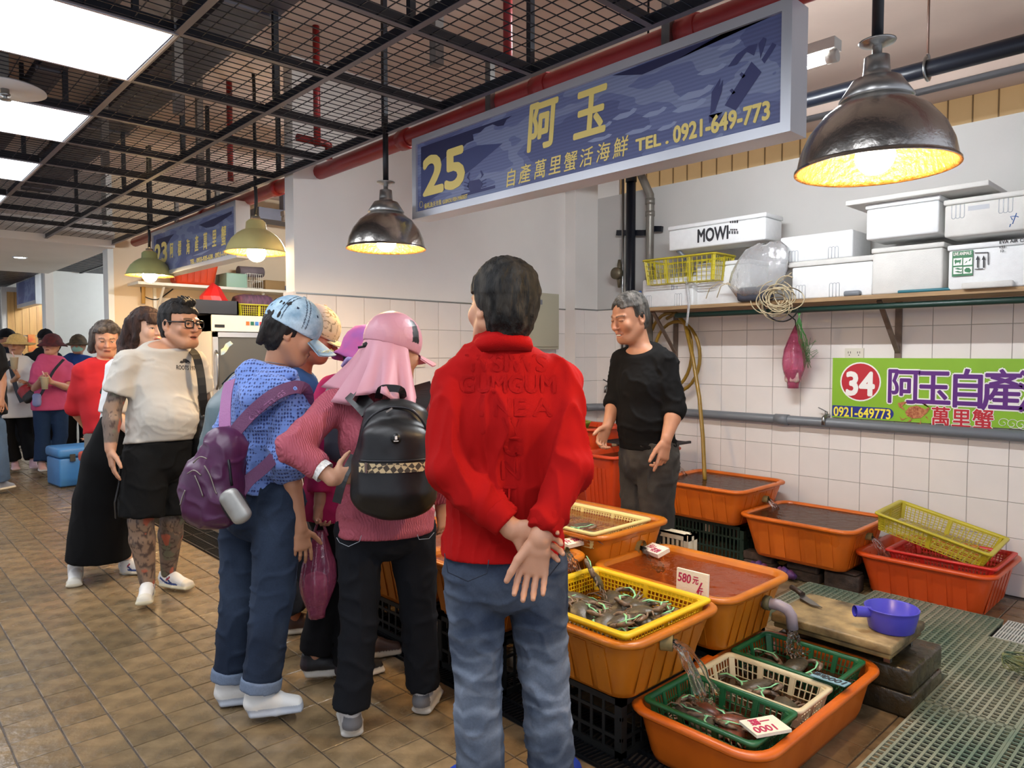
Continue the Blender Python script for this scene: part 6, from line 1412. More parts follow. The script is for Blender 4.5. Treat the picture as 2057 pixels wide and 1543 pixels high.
# ------------------------------------------------------------------ woman with long hair
def woman_long():
    f=nrm(RT*.85-fh*.5); b=(gnd(165,1175)+gnd(265,1152))/2
    J=JP(1.63,b,f,dict(pel=(238,900,4.5),chest=(262,775,4.5),nk=(278,712,4.5),hd=(296,660,4.5),shR=(236,742,4.38),shL=(300,742,4.62),elR=(228,830,4.36),wrR=(262,868,4.3),elL=(310,830,4.65),wrL=(320,880,4.6),
       hipR=(222,925,4.43),hipL=(255,925,4.58),knR=(190,1040,4.42),knL=(245,1040,4.58),anR=(152,1148,4.44),anL=(256,1138,4.6)),hf=RT*.9-fh*.42+A3(0,0,-.05))
    p=person('long haired woman in a white top and long black skirt behind the tattooed man',b); M=frame(J['hf']); hs=1.0
    body(J,p,'#d3a78c',.016,.0042,hs,dict(w=.96,jaw=.9,nose=.85,cheek=1.),M,hands={'R':dict(d=DN*.4+f,t=A3(0,0,1),p=-J['r'],sc=.9)},bw=.9,bd=.88,legr=.85,facekw=dict(lip='#b4605c'),hand_h=.009,hr=.13)
    c=J['hd']; g=lambda x,y,z:c+M@(A3(x,y,z)*hs)
    def ex(s,g,pl):
        # long hair down the back, bangs
        for x in (-.07,-.035,0,.035,.07):
            s.seg(g(x,-.05,.04),g(x*1.15,-.10,-.1),.04,.042,.02); s.seg(g(x*1.15,-.10,-.1),pix(236+x*120,762,4.42-x),.042,.034,.02); s.seg(pix(236+x*120,762,4.42-x),pix(214+x*120,788,4.44-x),.034,.014,.02)
        s.seg(g(.078,-.005,.06),g(.078,.0,-.06),.02,.022,.015); s.seg(g(.078,.0,-.06),g(.05,-.06,-.16),.022,.03,.015)
        for x in np.linspace(-.055,.06,8): s.seg(g(x*.8,.075,.085),g(x,.098-abs(x)*.35,.038),.016,.009,.008)
    hair_short(J,M,hs,p,'#2a1c18',.0045,.014,.085,-.09,.03,'#4a332b',extra=ex,temple=.05)
    shirt(J,p,'#e4e4e2','white_top',.01,.92,.92,0.,.015,hem=pix(243,868,4.5),sl=1.0,armg=.03,wr=.005)
    s=SDF(); hs_=nrm(J['hipR']-J['hipL']); s.seg(pix(252,845,4.5),pix(232,925,4.5),(.165,.125),(.2,.165),.03,hs_); s.seg(pix(232,925,4.5),pix(212,1000,4.5),(.2,.165),(.19,.155),.03,hs_); s.seg(pix(212,1000,4.5),pix(199,1122,4.5),(.19,.155),(.215,.165),.03,hs_,flat=(0,1))
    cloth(s,.011,'skirt',m_cot,p,'#0b0b0c',.006,6,DN,2)
    for q,fd in (('R',RT*.45-fh*.85),('L',RT*.98-fh*.1)):
        laces(J['an'+q],fd,shoe(J['an'+q],fd,p,shoecol('#ebe8e2','#d8cdb4',TIG,toe='#ded8c8'),.25,.0045,up=.085),.25); s=SDF(); s.seg(J['an'+q]-A3(0,0,.02),J['an'+q]+A3(0,0,.05),.043,.044,.01,flat=(0,1)); cloth(s,.007,'sock',m_cot,p,'#dcdad6',.0,9)
    return p
woman_long()

# ------------------------------------------------------------------ woman in blue knit
def knitmat(name,c1,c2,sc):
    m=mat(name,c1,.9,sheen=.2); N=m.node_tree.nodes; L=m.node_tree.links; b=N['Principled BSDF']; tc=N.new('ShaderNodeTexCoord'); mp=N.new('ShaderNodeMapping'); mp.inputs['Rotation'].default_value=(.0,.0,.75); mp.inputs['Scale'].default_value=(1,1,.8); L.new(tc.outputs['Object'],mp.inputs[0])
    v=N.new('ShaderNodeTexVoronoi'); v.inputs['Scale'].default_value=sc; v.inputs['Randomness'].default_value=.25; L.new(mp.outputs[0],v.inputs['Vector']); r=N.new('ShaderNodeMapRange'); r.inputs[1].default_value=.22; r.inputs[2].default_value=.42; L.new(v.outputs['Distance'],r.inputs[0])
    mx=N.new('ShaderNodeMix'); mx.data_type='RGBA'; L.new(r.outputs[0],mx.inputs[0]); mx.inputs[6].default_value=C4(c2); mx.inputs[7].default_value=C4(c1); L.new(mx.outputs[2],b.inputs['Base Color'])
    bp=N.new('ShaderNodeBump'); bp.inputs['Strength'].default_value=.9; bp.inputs['Distance'].default_value=.006; L.new(r.outputs[0],bp.inputs['Height']); L.new(bp.outputs[0],b.inputs['Normal']); return m
m_knit=knitmat('blue open knit','#6f8ccf','#2b3f86',88)
def woman_knit():
    f=nrm(RT*.8+fh*.6); b=(gnd(520,1440)+gnd(455,1420))/2
    J=JP(1.56,b,f,dict(pel=(524,1000,2.84),chest=(535,835,2.84),nk=(553,748,2.84),hd=(588,668,2.83),shR=(592,800,2.74),shL=(492,782,2.96),elR=(580,935,2.73),wrR=(604,1062,2.74),elL=(455,900,3.0),wrL=(520,960,3.08),
       hipR=(562,1015,2.77),hipL=(488,1010,2.93),knR=(548,1195,2.76),knL=(484,1190,2.9),anR=(522,1392,2.74),anL=(462,1372,2.88)),hf=RT*.93+fh*.22+A3(0,0,-.42))
    p=person('woman in a blue knit hooded top and a pale denim cap',b); M=frame(J['hf']); hs=1.0
    body(J,p,'#b98565',.014,.0037,hs,dict(w=.98,jaw=.95,nose=.95,cheek=1.),M,hands={'R':dict(d=DN+f*.1,t=f*.9+RT*.0,p=-J['r'],curl=(.2,.3,.4,.5),sc=1.0)},bw=.9,bd=.92,legr=.86,armr=.95,facekw=dict(lip='#9c4d45'),hand_h=.0055,hr=.13)
    hair_short(J,M,hs,p,'#12100f',.004,.012,.06,-.1,.02,'#2a2522',temple=.04,extra=lambda s,g,pl:[s.seg(g(x,-.085,.0),g(x*.9,-.1,-.085),.028,.012,.015) for x in (-.05,-.02,.015,.045)])
    c=J['hd']
    def denim(V,N):
        L=(V-c)@M/hs; k=np.clip(.5+.6*fbm(V*28,3),0,1)[:,None]; col=np.array(hx('#7fa0b8'))*(1-k)+np.array(hx('#b4cddb'))*k
        a=np.arctan2(L[:,0],L[:,1]+.012); st=np.zeros(len(V),bool)
        for a0 in (-2.1,-1.05,0,1.05,2.1,3.14159,-3.14159): st|=(np.abs(np.abs(a-a0)*np.hypot(L[:,0],L[:,1]+.012)-.007)<.0019)
        col[st&(L[:,2]>.03)&(np.hypot(L[:,0],L[:,1]+.012)>.028)]=np.array(hx('#1c2740')); e=(np.abs(np.abs(a)-.55)<.05)&(np.abs(L[:,2]-.095)<.004); e|=(np.abs(np.abs(a)-1.58)<.05)&(np.abs(L[:,2]-.095)<.004); col[e]=np.array(hx('#18213a')); return col
    bd_=mat('denim brim','#8fa9b8',.8,var=.12,vscale=25,bump=.2,bscale=300)
    cp=cap(J,M,hs,p,m_den,bd_,z0=.012,t=.017,blen=.1,bw=.08,bdrop=.032,pitch=-.3,colf=denim,h=.0035)
    q=MB()   # beads along the brim edge
    for j in range(70):
        a=-1.1+2.2*j/69; k_=rng.uniform(.84,1.01); x=math.sin(a)*(.09)*1.08; y=.062+.028*math.cos(a)+.085*k_*(max(math.cos(a),0)**.6); z=.02-abs(math.sin(a))**2*.03-.3*.085*k_; q.lathe([(.0022,0),(.0018,.0018),(0,.0024)],(x,y,z),5)
    hxf(q,c,M,hs); o=q.build('beads',mat('gold beads','#d8cf8a',.25,metal=.5),cp); o['kind']='stuff'
    def ex(s):
        # batwing sleeve fullness and blousing over the waist
        s.seg(J['shR']+(J['elR']-J['shR'])*.3,J['elR'],.07,.07,.04); s.seg(J['shL'],J['elL'],.065,.06,.04)
    shirt(J,p,None,'knit_top',.008,.96,.98,.0,.018,hem=pix(528,985,2.84),sl=.98,armg=.024,wr=.010,ws=12,m=m_knit,colf=const('#6f8fd6'),extra=ex,neckn=A3(0,0,1)+f*.1,nk_up=-.005)
    # hood lying on the back
    s=SDF(); bk=-f
    s.seg(pix(505,738,2.76),pix(588,752,2.72),.03,.022,.02); s.seg(pix(498,745,2.75),pix(512,800,2.69),(.05,.028),(.05,.028),.03,RT); s.seg(pix(515,800,2.69),pix(488,846,2.69),(.05,.028),(.02,.014),.03,RT); s.seg(pix(530,765,2.7),pix(580,775,2.67),.035,.022,.03); s.seg(pix(492,842,2.69),pix(592,782,2.65),.013,.014,.02); s.seg(pix(530,790,2.69),pix(560,785,2.67),.035,.025,.03)
    cloth(s,.007,'hood',m_knit,p,None,.004,10,None,2,colf=const('#6f8fd6'))
    def jean(V,N):
        k=np.exp(-((V[:,2]-.55)/.22)**2)*.4+.25*fbm(V*9,2); a=np.array(hx('#1e2839')); c2=np.array(hx('#445268')); return a+(c2-a)*np.clip(k,0,1)[:,None]
    trousers(J,p,None,'jeans',.008,.02,1.0,1.0,top=pix(528,970,2.84),end=.93,hemg=.028,wr=.008,ws=14,colf=jean,kneeg=.026,seat=.01)
    for q in 'RL':
        a=J['kn'+q]; e=a+(J['an'+q]-a)*.84; e2=a+(J['an'+q]-a)*.96; s=SDF(); s.seg(e,e2,.077,.078,.0,flat=(1,1)); cloth(s,.007,'turn_up',m_den,p,'#6f7d92',.001,20,sm=1)
    sc=shoecol('#e6e5e0','#aeb4bd',None,sz=.034)
    for q,fd in (('R',RT*.96+fh*.28),('L',RT*.95+fh*.3)): shoe(J['an'+q],fd,p,sc,.262,.004,up=.1,W=1.05)
    q=MB(); nk=J['nk']; pts=[J['nk']+A3(0,0,.035)+J['r']*.066*math.cos(a)+f*.06*math.sin(a)-A3(0,0,.01*math.sin(a)) for a in np.linspace(-2.4,1.2,26)]; q.tube(pts,.0018,5); q.build('necklace',m_steel,p)
    # ---- purple backpack slung low on the back
    bp=thing('backpack','purple nylon backpack slung low on the woman in blue knit','backpack',pix(430,960,2.6)); m_pp=mat('purple nylon','#4c1f44',.38,attr=None,var=.1,bump=.25,bscale=20,bdist=.004); m_pd=mat('purple webbing','#5a2a52',.6,bump=.3,bscale=200)
    s=SDF(); D=2.56; sd=nrm(pix(500,960,D)-pix(400,940,D))
    s.seg(pix(452,900,D),pix(430,975,D),(.075,.075),(.105,.085),.03,sd); s.seg(pix(430,975,D),pix(425,1020,D),(.105,.085),(.1,.075),.03,sd); s.seg(pix(400,955,D-.04),pix(395,1020,D-.04),(.05,.05),(.05,.045),.03,sd); s.seg(pix(440,1000,D-.07),pix(430,1035,D-.06),(.07,.03),(.065,.03),.02,sd)
    V,Q=s.mesh(.006); V=relax(V,Q,2); N=normals(V,Q); n_=vnoise(V*16+3.); V=V+N*(.006*fbm(V*11,2)+.007*np.clip(1-np.abs(n_)*3,0,1)**2)[:,None]; put('pack',mesh_np('pack',V,Q,True,None,None,[m_pp]),bp)
    zipm=mat('zip metal','#8f867e',.35,metal=.8)
    for pts in (((388,930),(402,918),(416,922)),((376,952),(390,945),(404,955)),((410,935),(422,955),(432,985),(436,992)),((391,955),(400,975),(408,998)),((372,985),(366,1000),(362,1015))):
        P=[pix(u,v,D-.1) for u,v in pts]; q=MB(); q.tube(smoothpts(P,10),.0026,6); q.build('zip',zipm,bp)
    strap('handle',smoothpts([pix(440,890,D-.02),pix(452,866,D-.0),pix(470,868,D+.02),pix(462,892,D-.01)],14),.03,.004,m_pd,bp,ny=-fh)
    st=strap('shoulder_strap',smoothpts([pix(466,875,D),pix(500,835,2.585),pix(540,800,2.6),pix(575,782,2.63),pix(602,778,2.66),pix(616,790,2.7),pix(618,830,2.74)],26),.05,.004,m_pd,bp,ny=-FW+A3(0,0,.25))
    strap('shoulder_strap',smoothpts([pix(452,868,D),pix(452,830,2.62),pix(456,790,2.72),pix(462,765,2.8)],14),.045,.004,mat('pink webbing','#8f5486',.6,bump=.3,bscale=200),bp,ny=-FW)
    strap('lower_strap',smoothpts([pix(482,990,D),pix(500,965,2.58),pix(530,940,2.62),pix(552,918,2.66)],12),.045,.004,m_pd,bp,ny=-FW)
    xa=nrm(pix(566,788,2.6)-pix(502,838,2.6)); drape(text('strap_lettering','QUESITEBAGS',.026,mat('raised letters','#8a5580',.5),pix(504,846,2.6),xa,np.cross(-FW,xa)*1.,bp,.0005,sx=1.0,depth=.0),st,FW,.001)
    q=MB(); q.tube([pix(459,924,D-.09),pix(462,945,D-.1),pix(464,965,D-.1),pix(466,976,D-.1)],.005,6); q.build('clip',mat('dark clip','#1b1a20',.4,metal=.5),bp)
    # spectacle case hanging off it
    gc=thing('spectacle_case','silver hard spectacle case clipped to the purple backpack','case',pix(472,1020,2.44)); M2=frame(nrm(pix(495,1045,2.44)-pix(452,990,2.44)),FW)
    s=SDF(); s.seg(pix(460,997,2.44),pix(486,1037,2.44),(.036,.024),(.036,.024),.01,np.cross(FW,nrm(pix(486,1037,2.44)-pix(460,997,2.44)))); V,Q=s.mesh(.004); put('shell',mesh_np('shell',V,Q,True,None,None,[mat('scuffed silver','#a3a29c',.35,metal=.35,var=.15,vscale=25)]),gc)
    ax_=nrm(pix(486,1037,2.44)-pix(460,997,2.44)); sd_=nrm(np.cross(FW,ax_)); q=MB(); q.tube([pix(473,1017,2.45)+ax_*.0595*math.copysign(abs(math.cos(a))**.8,math.cos(a))+ax_*0+sd_*.038*math.copysign(abs(math.sin(a))**.7,math.sin(a)) for a in np.linspace(0,2*math.pi,31)[:-1]],.005,6,closed=True); q.build('zip',m_dark,gc)
    return p
woman_knit()

# ------------------------------------------------------------------ man in tan cap (behind)
def man_cap():
    f=nrm(RT*.9+fh*.35); b=(gnd(600,1262)+gnd(735,1318))/2
    J=JP(1.68,b,f,dict(pel=(520,975,3.52),chest=(575,820,3.48),nk=(602,750,3.46),hd=(634,674,3.42),shR=(612,782,3.36),shL=(560,775,3.6),elR=(615,900,3.44),wrR=(625,990,3.5),elL=(600,900,3.7),wrL=(640,980,3.75),hipR=(545,1000,3.42),hipL=(500,1000,3.6),knR=(620,1140,3.38),knL=(560,1140,3.6),anR=(735,1292,3.33),anL=(592,1240,3.62)),hf=RT*.93+fh*.1+A3(0,0,-.4))
    p=person('man in a tan and grey cap and blue shirt bending over the tubs',b); M=frame(J['hf']); hs=1.02
    body(J,p,'#a9694c',.018,.006,hs,dict(w=1.,jaw=1.,nose=1.15,cheek=1.),M,hands={},facekw=dict(lip='#8c4b40'))
    hair_short(J,M,hs,p,'#1a1716',.006,.01,.05,-.06,.02)
    c=J['hd']
    def cc(V,N):
        L=(V-c)@M/hs; k=(fbm(V*30,2)>-.1)|(L[:,1]>.02); col=np.tile(hx('#8d8488'),(len(V),1)); t=np.clip((L[:,1]+.02)*14,0,1)[:,None]; col=col*(1-t)+np.array(hx('#c8b08a'))*t; col[(np.abs(vnoise(V*55))<.1)&(L[:,1]>.0)]=hx('#7d6a4c'); return col
    cap(J,M,hs,p,m_cot,mat('tan brim','#c3ab84',.8,col2='#9c8663',vscale=60),z0=.012,t=.018,blen=.08,bw=.078,bdrop=.02,pitch=-.02,colf=cc,h=.005)
    q=MB(); 
    for x in (-.034,.034): q.tube([(x+.025*math.cos(a),.1,.0+.018*math.sin(a)) for a in np.linspace(0,2*math.pi,17)[:-1]],.002,5,closed=True)
    for x in (-1,1): q.tube([(x*.06,.098,.008),(x*.08,.0,.01)],.002,5)
    hxf(q,c,M,hs); q.build('glasses',m_steel,p)
    shirt(J,p,'#2b466e','blue_shirt',.011,1.05,1.05,.02,.02,sl=.9,armg=.028,wr=.006)
    trousers(J,p,None,'trousers',.012,.02,colf=const('#23252b'),end=.95)
    for q,fd in (('R',RT*.9+fh*.3),('L',RT*.9+fh*.3)): shoe(J['an'+q],fd,p,shoecol('#4b3328','#c9bda6',sz=.03),.27,.006)
    bp=thing('backpack','grey teal backpack on the man in the tan cap','backpack',pix(470,800,3.5)); s=SDF(); sd=nrm(J['shR']-J['shL']); s.seg(pix(500,770,3.5),pix(462,830,3.5),(.15,.08),(.17,.1),.03,sd); s.seg(pix(462,830,3.5),pix(440,930,3.5),(.17,.1),(.16,.1),.03,sd); cloth(s,.01,'pack',m_nyl,bp,'#566a70',.005,10)
    q=MB(); q.tube(smoothpts([pix(446,772,3.42),pix(470,748,3.42),pix(500,745,3.42)],10),.004,5); q.build('piping',m_dark,bp)
    return p
man_cap()

# ------------------------------------------------------------------ woman in magenta with the pink bag
def woman_magenta():
    f=nrm(fh*.75+RT*.6); b=base_at(680,3.1)
    J=JP(1.55,b,f,dict(pel=(690,1010,3.12),chest=(690,850,3.12),nk=(705,775,3.12),hd=(738,716,3.14),shL=(668,800,3.1),shR=(755,800,3.1),elL=(650,905,3.02),wrL=(643,1005,2.98),elR=(790,905,3.1),wrR=(800,990,3.1),hipL=(672,1025,3.12),hipR=(730,1025,3.12),knL=(660,1180,3.1),knR=(722,1185,3.08),anL=(632,1318,3.1),anR=(700,1345,3.1)),hf=fh*.6+RT*.75+A3(0,0,-.3))
    p=person('woman in a magenta jacket and pink purple hat, mostly hidden',b); M=frame(J['hf']); hs=.98
    body(J,p,'#c08c70',.018,.009,hs,HEADP,M,hands={'L':dict(d=DN,t=f,p=J['r'],curl=(1.1,1.2,1.25,1.3),sc=1.,thumb=(.5,.6,.6))},hand_h=.006)
    hair_short(J,M,hs,p,'#1a1615',.006,.004,.04,-.09,.02)
    c=J['hd']
    hat(J,M,hs,p,mat('pink purple hat','#c55a94',.8,col2='#8a5aa8',vscale=9),.03,.035,.0,.016,.11,seed=4)
    q=MB(); q.tube(smoothpts([pix(690,735,3.05),pix(700,722,3.0),pix(712,728,3.0),pix(700,742,3.0)],12),.012,6); q.build('scarf_knot',mat('purple scarf','#6a4fb0',.7,col2='#c9b8dd',vscale=40),p)
    shirt(J,p,'#b82a5c','jacket',.01,1.0,1.0,0,.03,sl=1.85,armg=.03,wr=.006,hem=pix(690,1040,3.12))
    trousers(J,p,None,'trousers',.012,.016,colf=const('#131316'),end=.97)
    for q,fd in (('L',RT*.95+fh*.2),('R',RT*.8+fh*.6)): shoe(J['an'+q],fd,p,shoecol('#17161a','#c9c3b8',None,heel='#2a1d24',sz=.034),.265,.0045)
    bp=thing('backpack','grey backpack on the woman in magenta','backpack',pix(715,880,2.98)); s=SDF(); s.seg(pix(700,790,3.0),pix(705,900,2.97),(.1,.05),(.11,.07),.03,RT); cloth(s,.01,'pack',m_nyl,bp,'#4d4c50',.004,10)
    strap('shoulder_strap',smoothpts([pix(668,790,2.99),pix(690,765,3.02),pix(705,760,3.05)],8),.05,.006,mat('black webbing','#151517',.6),bp,ny=-FW+A3(0,0,.4))
    # ---- pink carrier bag in the hand
    w=J['wrL']+DN*.1; cb=pix(637,1240,2.98); t=thing('plastic_bag','full pink striped carrier bag held by the woman in magenta','bag',cb,'pink plastic bags')
    q=bag_mesh(MB(),A3(cb[0],cb[1],cb[2]),.095,.08,w[2]-.03-cb[2],w,36,8,.2); q.build('film',m_pk,t)
    q=MB(); q.bbox(cb+A3(-.045,-.04,.05),cb+A3(.04,.045,.19),.03); q.build('contents',mat('wrapped packets','#9a6f78',.5,col2='#d9d0c4',vscale=14),t)
    for s_ in (-1,1): q=MB(); q.tube(smoothpts([w+RT*s_*.03+DN*.05,w+RT*s_*.012-A3(0,0,.0),w+DN*-.01],8),.006,6); q.build('handle',m_pk,t)
    return p
woman_magenta()

# ------------------------------------------------------------------ woman with pink sun hat and black backpack
def woman_pink():
    f=nrm(fh*.82+RT*.5); b=(gnd(705,1470)+gnd(850,1428))/2
    J=JP(1.58,b,f,dict(pel=(775,1040,2.72),chest=(772,880,2.72),nk=(778,785,2.72),hd=(792,704,2.74),shL=(672,815,2.68),shR=(872,812,2.76),elL=(590,900,2.5),wrL=(668,962,2.47),elR=(890,940,2.85),wrR=(886,1020,2.9),hipL=(722,1075,2.70),hipR=(828,1075,2.76),knL=(722,1250,2.68),knR=(842,1240,2.8),anL=(706,1428,2.66),anR=(850,1385,2.82)),hf=RT*.72+fh*.66+A3(0,0,-.2))
    p=person('woman in a dusty pink blouse and a pink sun hat with neck flap',b); M=frame(J['hf']); hs=1.0
    body(J,p,'#c19072',.016,.008,hs,HEADP,M,hands={'L':dict(d=RT*.75+fh*.55+A3(0,0,.1),t=A3(0,0,1),p=fh,curl=(.7,.7,.7,.7),sc=.95),'R':dict(d=DN+f*.2,t=f,p=-J['r'],curl=(.7,.7,.7,.7))},bw=.96,bd=.92,legr=.84,hand_h=.007)
    hair_short(J,M,hs,p,'#1a1514',.006,.003,.04,-.06,.02)
    c=J['hd']; m_ph=mat('pink nylon hat','#c78d99',.5,bump=.25,bscale=18,bdist=.004,var=.05,vscale=6)
    def cc(V,N):
        L=(V-c)@M/hs; col=np.tile(hx('#c78d99'),(len(V),1)); a=np.arctan2(L[:,0],L[:,1]+.012); m=(a>.95)&(a<1.35)&(L[:,2]>.035)&(L[:,2]<.12); col[m]=hx('#17161a'); return col
    cp=cap(J,M,hs,p,m_nyl,m_ph,z0=.005,t=.02,blen=.09,bw=.08,bdrop=.03,pitch=-.22,colf=cc,button=False,h=.003)
    # neck flap
    q=MB(); R=[]; n=34
    up=A3(0,0,1)
    for i,s in enumerate(np.linspace(0,1,13)):
        row=[]
        for j in range(n):
            a=math.pi*(.06+1.06*j/(n-1))+math.pi*.98*0; ang=a+math.pi*.94; rr=.09+.11*s**1.2
            x=math.cos(ang)*rr*(1.0+.12*s); y=-.02-.03*s+math.sin(ang)*(.105+.075*s**1.2); fold=.014*s*math.sin(j*1.25+s*2)+.008*s*math.sin(j*2.6+1.); k=1+fold/.1
            l=c+M@(A3(x*k,y*k,.02)*hs); d=s*.235+.03*s*math.sin(j*.45+.6)
            row.append(l-up*d*hs)
        R.append(row)
    th=.003; out=[r for r in R]; Vv=[pp for r in R for pp in r]; ctr=c-up*.1
    inn=[pp+(nrm(A3(ctr[0]-pp[0],ctr[1]-pp[1],0)))*th for pp in Vv]; NN=len(Vv); fs=[]
    for i in range(12):
        for j in range(n-1): k=i*n+j; fs.append((k,k+1,k+n+1,k+n)); fs.append((NN+k,NN+k+n,NN+k+n+1,NN+k+1))
    for j in range(n-1): k=12*n+j; fs.append((k,k+1,NN+k+1,NN+k))
    q.add(Vv+inn,fs,True); q.build('neck_flap',m_ph,cp)
    q=MB(); tg=c+M@(A3(0,-.125,-.005)*hs); q.lathe([(0,-.012),(.012,-.008),(.013,.006),(0,.012)],tg,10); q.tube([tg+RT*.02,tg-RT*.03+DN*.01],.005,6); q.build('toggle',m_dark,cp)
    rib=mat('dusty pink crinkle','#a8505e',.8,bump=.6,bscale=38,wave=('X',6.),bdist=.004)
    bl=shirt(J,p,None,'blouse',.009,1.04,1.04,.0,.02,hem=pix(775,1072,2.72),sl=1.86,armg=.022,wr=.010,ws=14,m=rib,colf=const('#a8505e'),sleeves={'L':1.7,'R':1.8})
    trousers(J,p,None,'jeans',.009,.014,1.0,1.0,top=pix(775,1030,2.72),end=.98,hemg=.026,wr=.008,ws=13,colf=const('#14161b'),seat=.0)
    st_=mat('pale stitching','#9aa0a8',.7)
    for pts in (((676,1080),(682,1090),(700,1098),(722,1088),(726,1076)),((838,1074),(842,1084),(862,1082),(872,1070))):
        q=MB(); q.tube([pix(u,v,2.56) for u,v in pts],.0012,4); q.build('stitching',st_,p)
    for q_,fd in (('L',fh*.92-RT*.3),('R',fh*.95+RT*.15)): shoe(J['an'+q_],fd,p,shoecol('#cfccc9','#c9c6be',None,heel='#6b6b6e',toe='#b9b4b0',sz=.034),.25,.004,W=1.05)
    q=MB(); wv=J['wrL']; dd=nrm(J['elL']-wv); q.tube([wv+dd*.035,wv+dd*.065],.04,18,cap=False); q.build('wrist_band',mat('white watch strap','#dcdcd8',.5,var=.3,vscale=120),p)
    # ---- black backpack
    bp=thing('backpack','black nylon backpack with a tan plaid stripe on the pink blouse','backpack',pix(790,1000,2.5)); m_bk=mat('black nylon','#141415',.42,bump=.3,bscale=26,bdist=.004)
    sd=nrm(J['shR']-J['shL']); D=2.5; s=SDF(); s.seg(pix(796,835,D+.02),pix(795,930,D),(.115,.06),(.148,.085),.02,sd); s.seg(pix(795,930,D),pix(792,995,D),(.148,.085),(.15,.085),.02,sd); s.seg(pix(796,880,D-.04),pix(793,985,D-.045),(.115,.06),(.125,.06),.02,sd)
    V,Q=s.mesh(.006); V=relax(V,Q,2); N=normals(V,Q); V=V+N*(.003*fbm(V*12,2))[:,None]; put('pack',mesh_np('pack',V,Q,True,None,None,[m_bk]),bp)
    # plaid band wrapped on the front pocket
    nb=[]; ctr=pix(794,935,D-.045); ff=nrm(np.cross(A3(0,0,1),sd)); ff=ff if ff@(-FW)>0 else -ff
    pl=bpy.data.materials.new('tan plaid'); pl.use_nodes=True; N_=pl.node_tree.nodes; L_=pl.node_tree.links; b_=N_['Principled BSDF']; b_.inputs['Roughness'].default_value=.8
    tc=N_.new('ShaderNodeTexCoord'); mp=N_.new('ShaderNodeMapping'); mp.inputs['Rotation'].default_value=(0,.78,.75); mp.inputs['Scale'].default_value=(60,60,60); L_.new(tc.outputs['Object'],mp.inputs[0]); ck=N_.new('ShaderNodeTexChecker'); ck.inputs['Scale'].default_value=1.; ck.inputs[1].default_value=C4('#c9b48a'); ck.inputs[2].default_value=C4('#4a4136'); L_.new(mp.outputs[0],ck.inputs[0]); L_.new(ck.outputs[0],b_.inputs['Base Color'])
    P=[ctr+sd*.128*math.sin(a)+ff*(.0615*math.cos(a)) for a in np.linspace(-1.25,1.25,16)]
    strap('plaid_band',P,.032,.004,pl,bp,ny=[nrm(sd*math.sin(a)*.5+ff*math.cos(a)) for a in np.linspace(-1.25,1.25,16)])
    P=[ctr+A3(0,0,.024)+sd*.128*math.sin(a)+ff*(.0625*math.cos(a)) for a in np.linspace(-1.25,1.25,16)]; q=MB(); q.tube(P,.004,6); q.build('zip',mat('dark zip','#26262a',.35,metal=.4),bp)
    q=MB(); zz_=ctr+A3(0,0,.02)-sd*.1+ff*.05; q.bar(zz_,zz_+DN*.035,.008,.005); q.build('zip_pull',zipm2,bp); q=MB(); q.bar(pix(776,828,D-.07),pix(788,820,D-.07),.008,.006); q.build('zip_pull',zipm2,bp)
    P=[pix(u,v,d_) for u,v,d_ in ((720,960,D-.01),(722,900,D-.03),(735,850,D-.035),(770,822,D-.04),(800,818,D-.04),(830,826,D-.035),(856,860,D-.02),(865,920,D+.0))]; q=MB(); q.tube(smoothpts(P,26),.005,6); q.build('zip',mat('dark zip','#26262a',.35,metal=.4),bp)
    q=MB(); lg=ctr+A3(0,0,.1)+ff*.062; q.lathe([(0,0),(.018,0),(.018,.002),(0,.003)],(0,0,0),18); q.v=[tuple(lg+sd*a+A3(0,0,1)*b2+ff*c2) for a,b2,c2 in q.v]; q.build('badge',mat('black rubber badge','#0c0c0d',.4),bp)
    q=MB(); q.obox(lg+ff*.004+A3(0,0,.003),sd*.004,A3(0,0,.006),ff*.0006); q.obox(lg+ff*.004+A3(0,0,-.008),sd*.008,A3(0,0,.0012),ff*.0006); q.build('badge_mark',m_wht,bp)
    strap('handle',smoothpts([pix(760,800,D+.06),pix(766,782,D+.02),pix(786,780,D+.02),pix(806,784,D+.02),pix(810,800,D+.06)],14),.026,.005,m_bk,bp,ny=ff)
    for pts in (((742,826,D+.03),(726,808,D+.06),(708,790,D+.11),(694,774,D+.17)),((838,820,D+.05),(846,802,D+.1),(850,786,D+.16),(848,772,D+.22))):
        strap('shoulder_strap',smoothpts([pix(*q_) for q_ in pts],12),.065,.009,m_bk,bp,ny=-FW+A3(0,0,.3))
    strap('side_strap',smoothpts([pix(712,915,D+.03),pix(690,960,D-.02),pix(676,1010,D-.02)],10),.03,.004,m_bk,bp,ny=-FW)
    return p
zipm2=mat('zip metal','#b9b1a6',.3,metal=.8)
woman_pink()

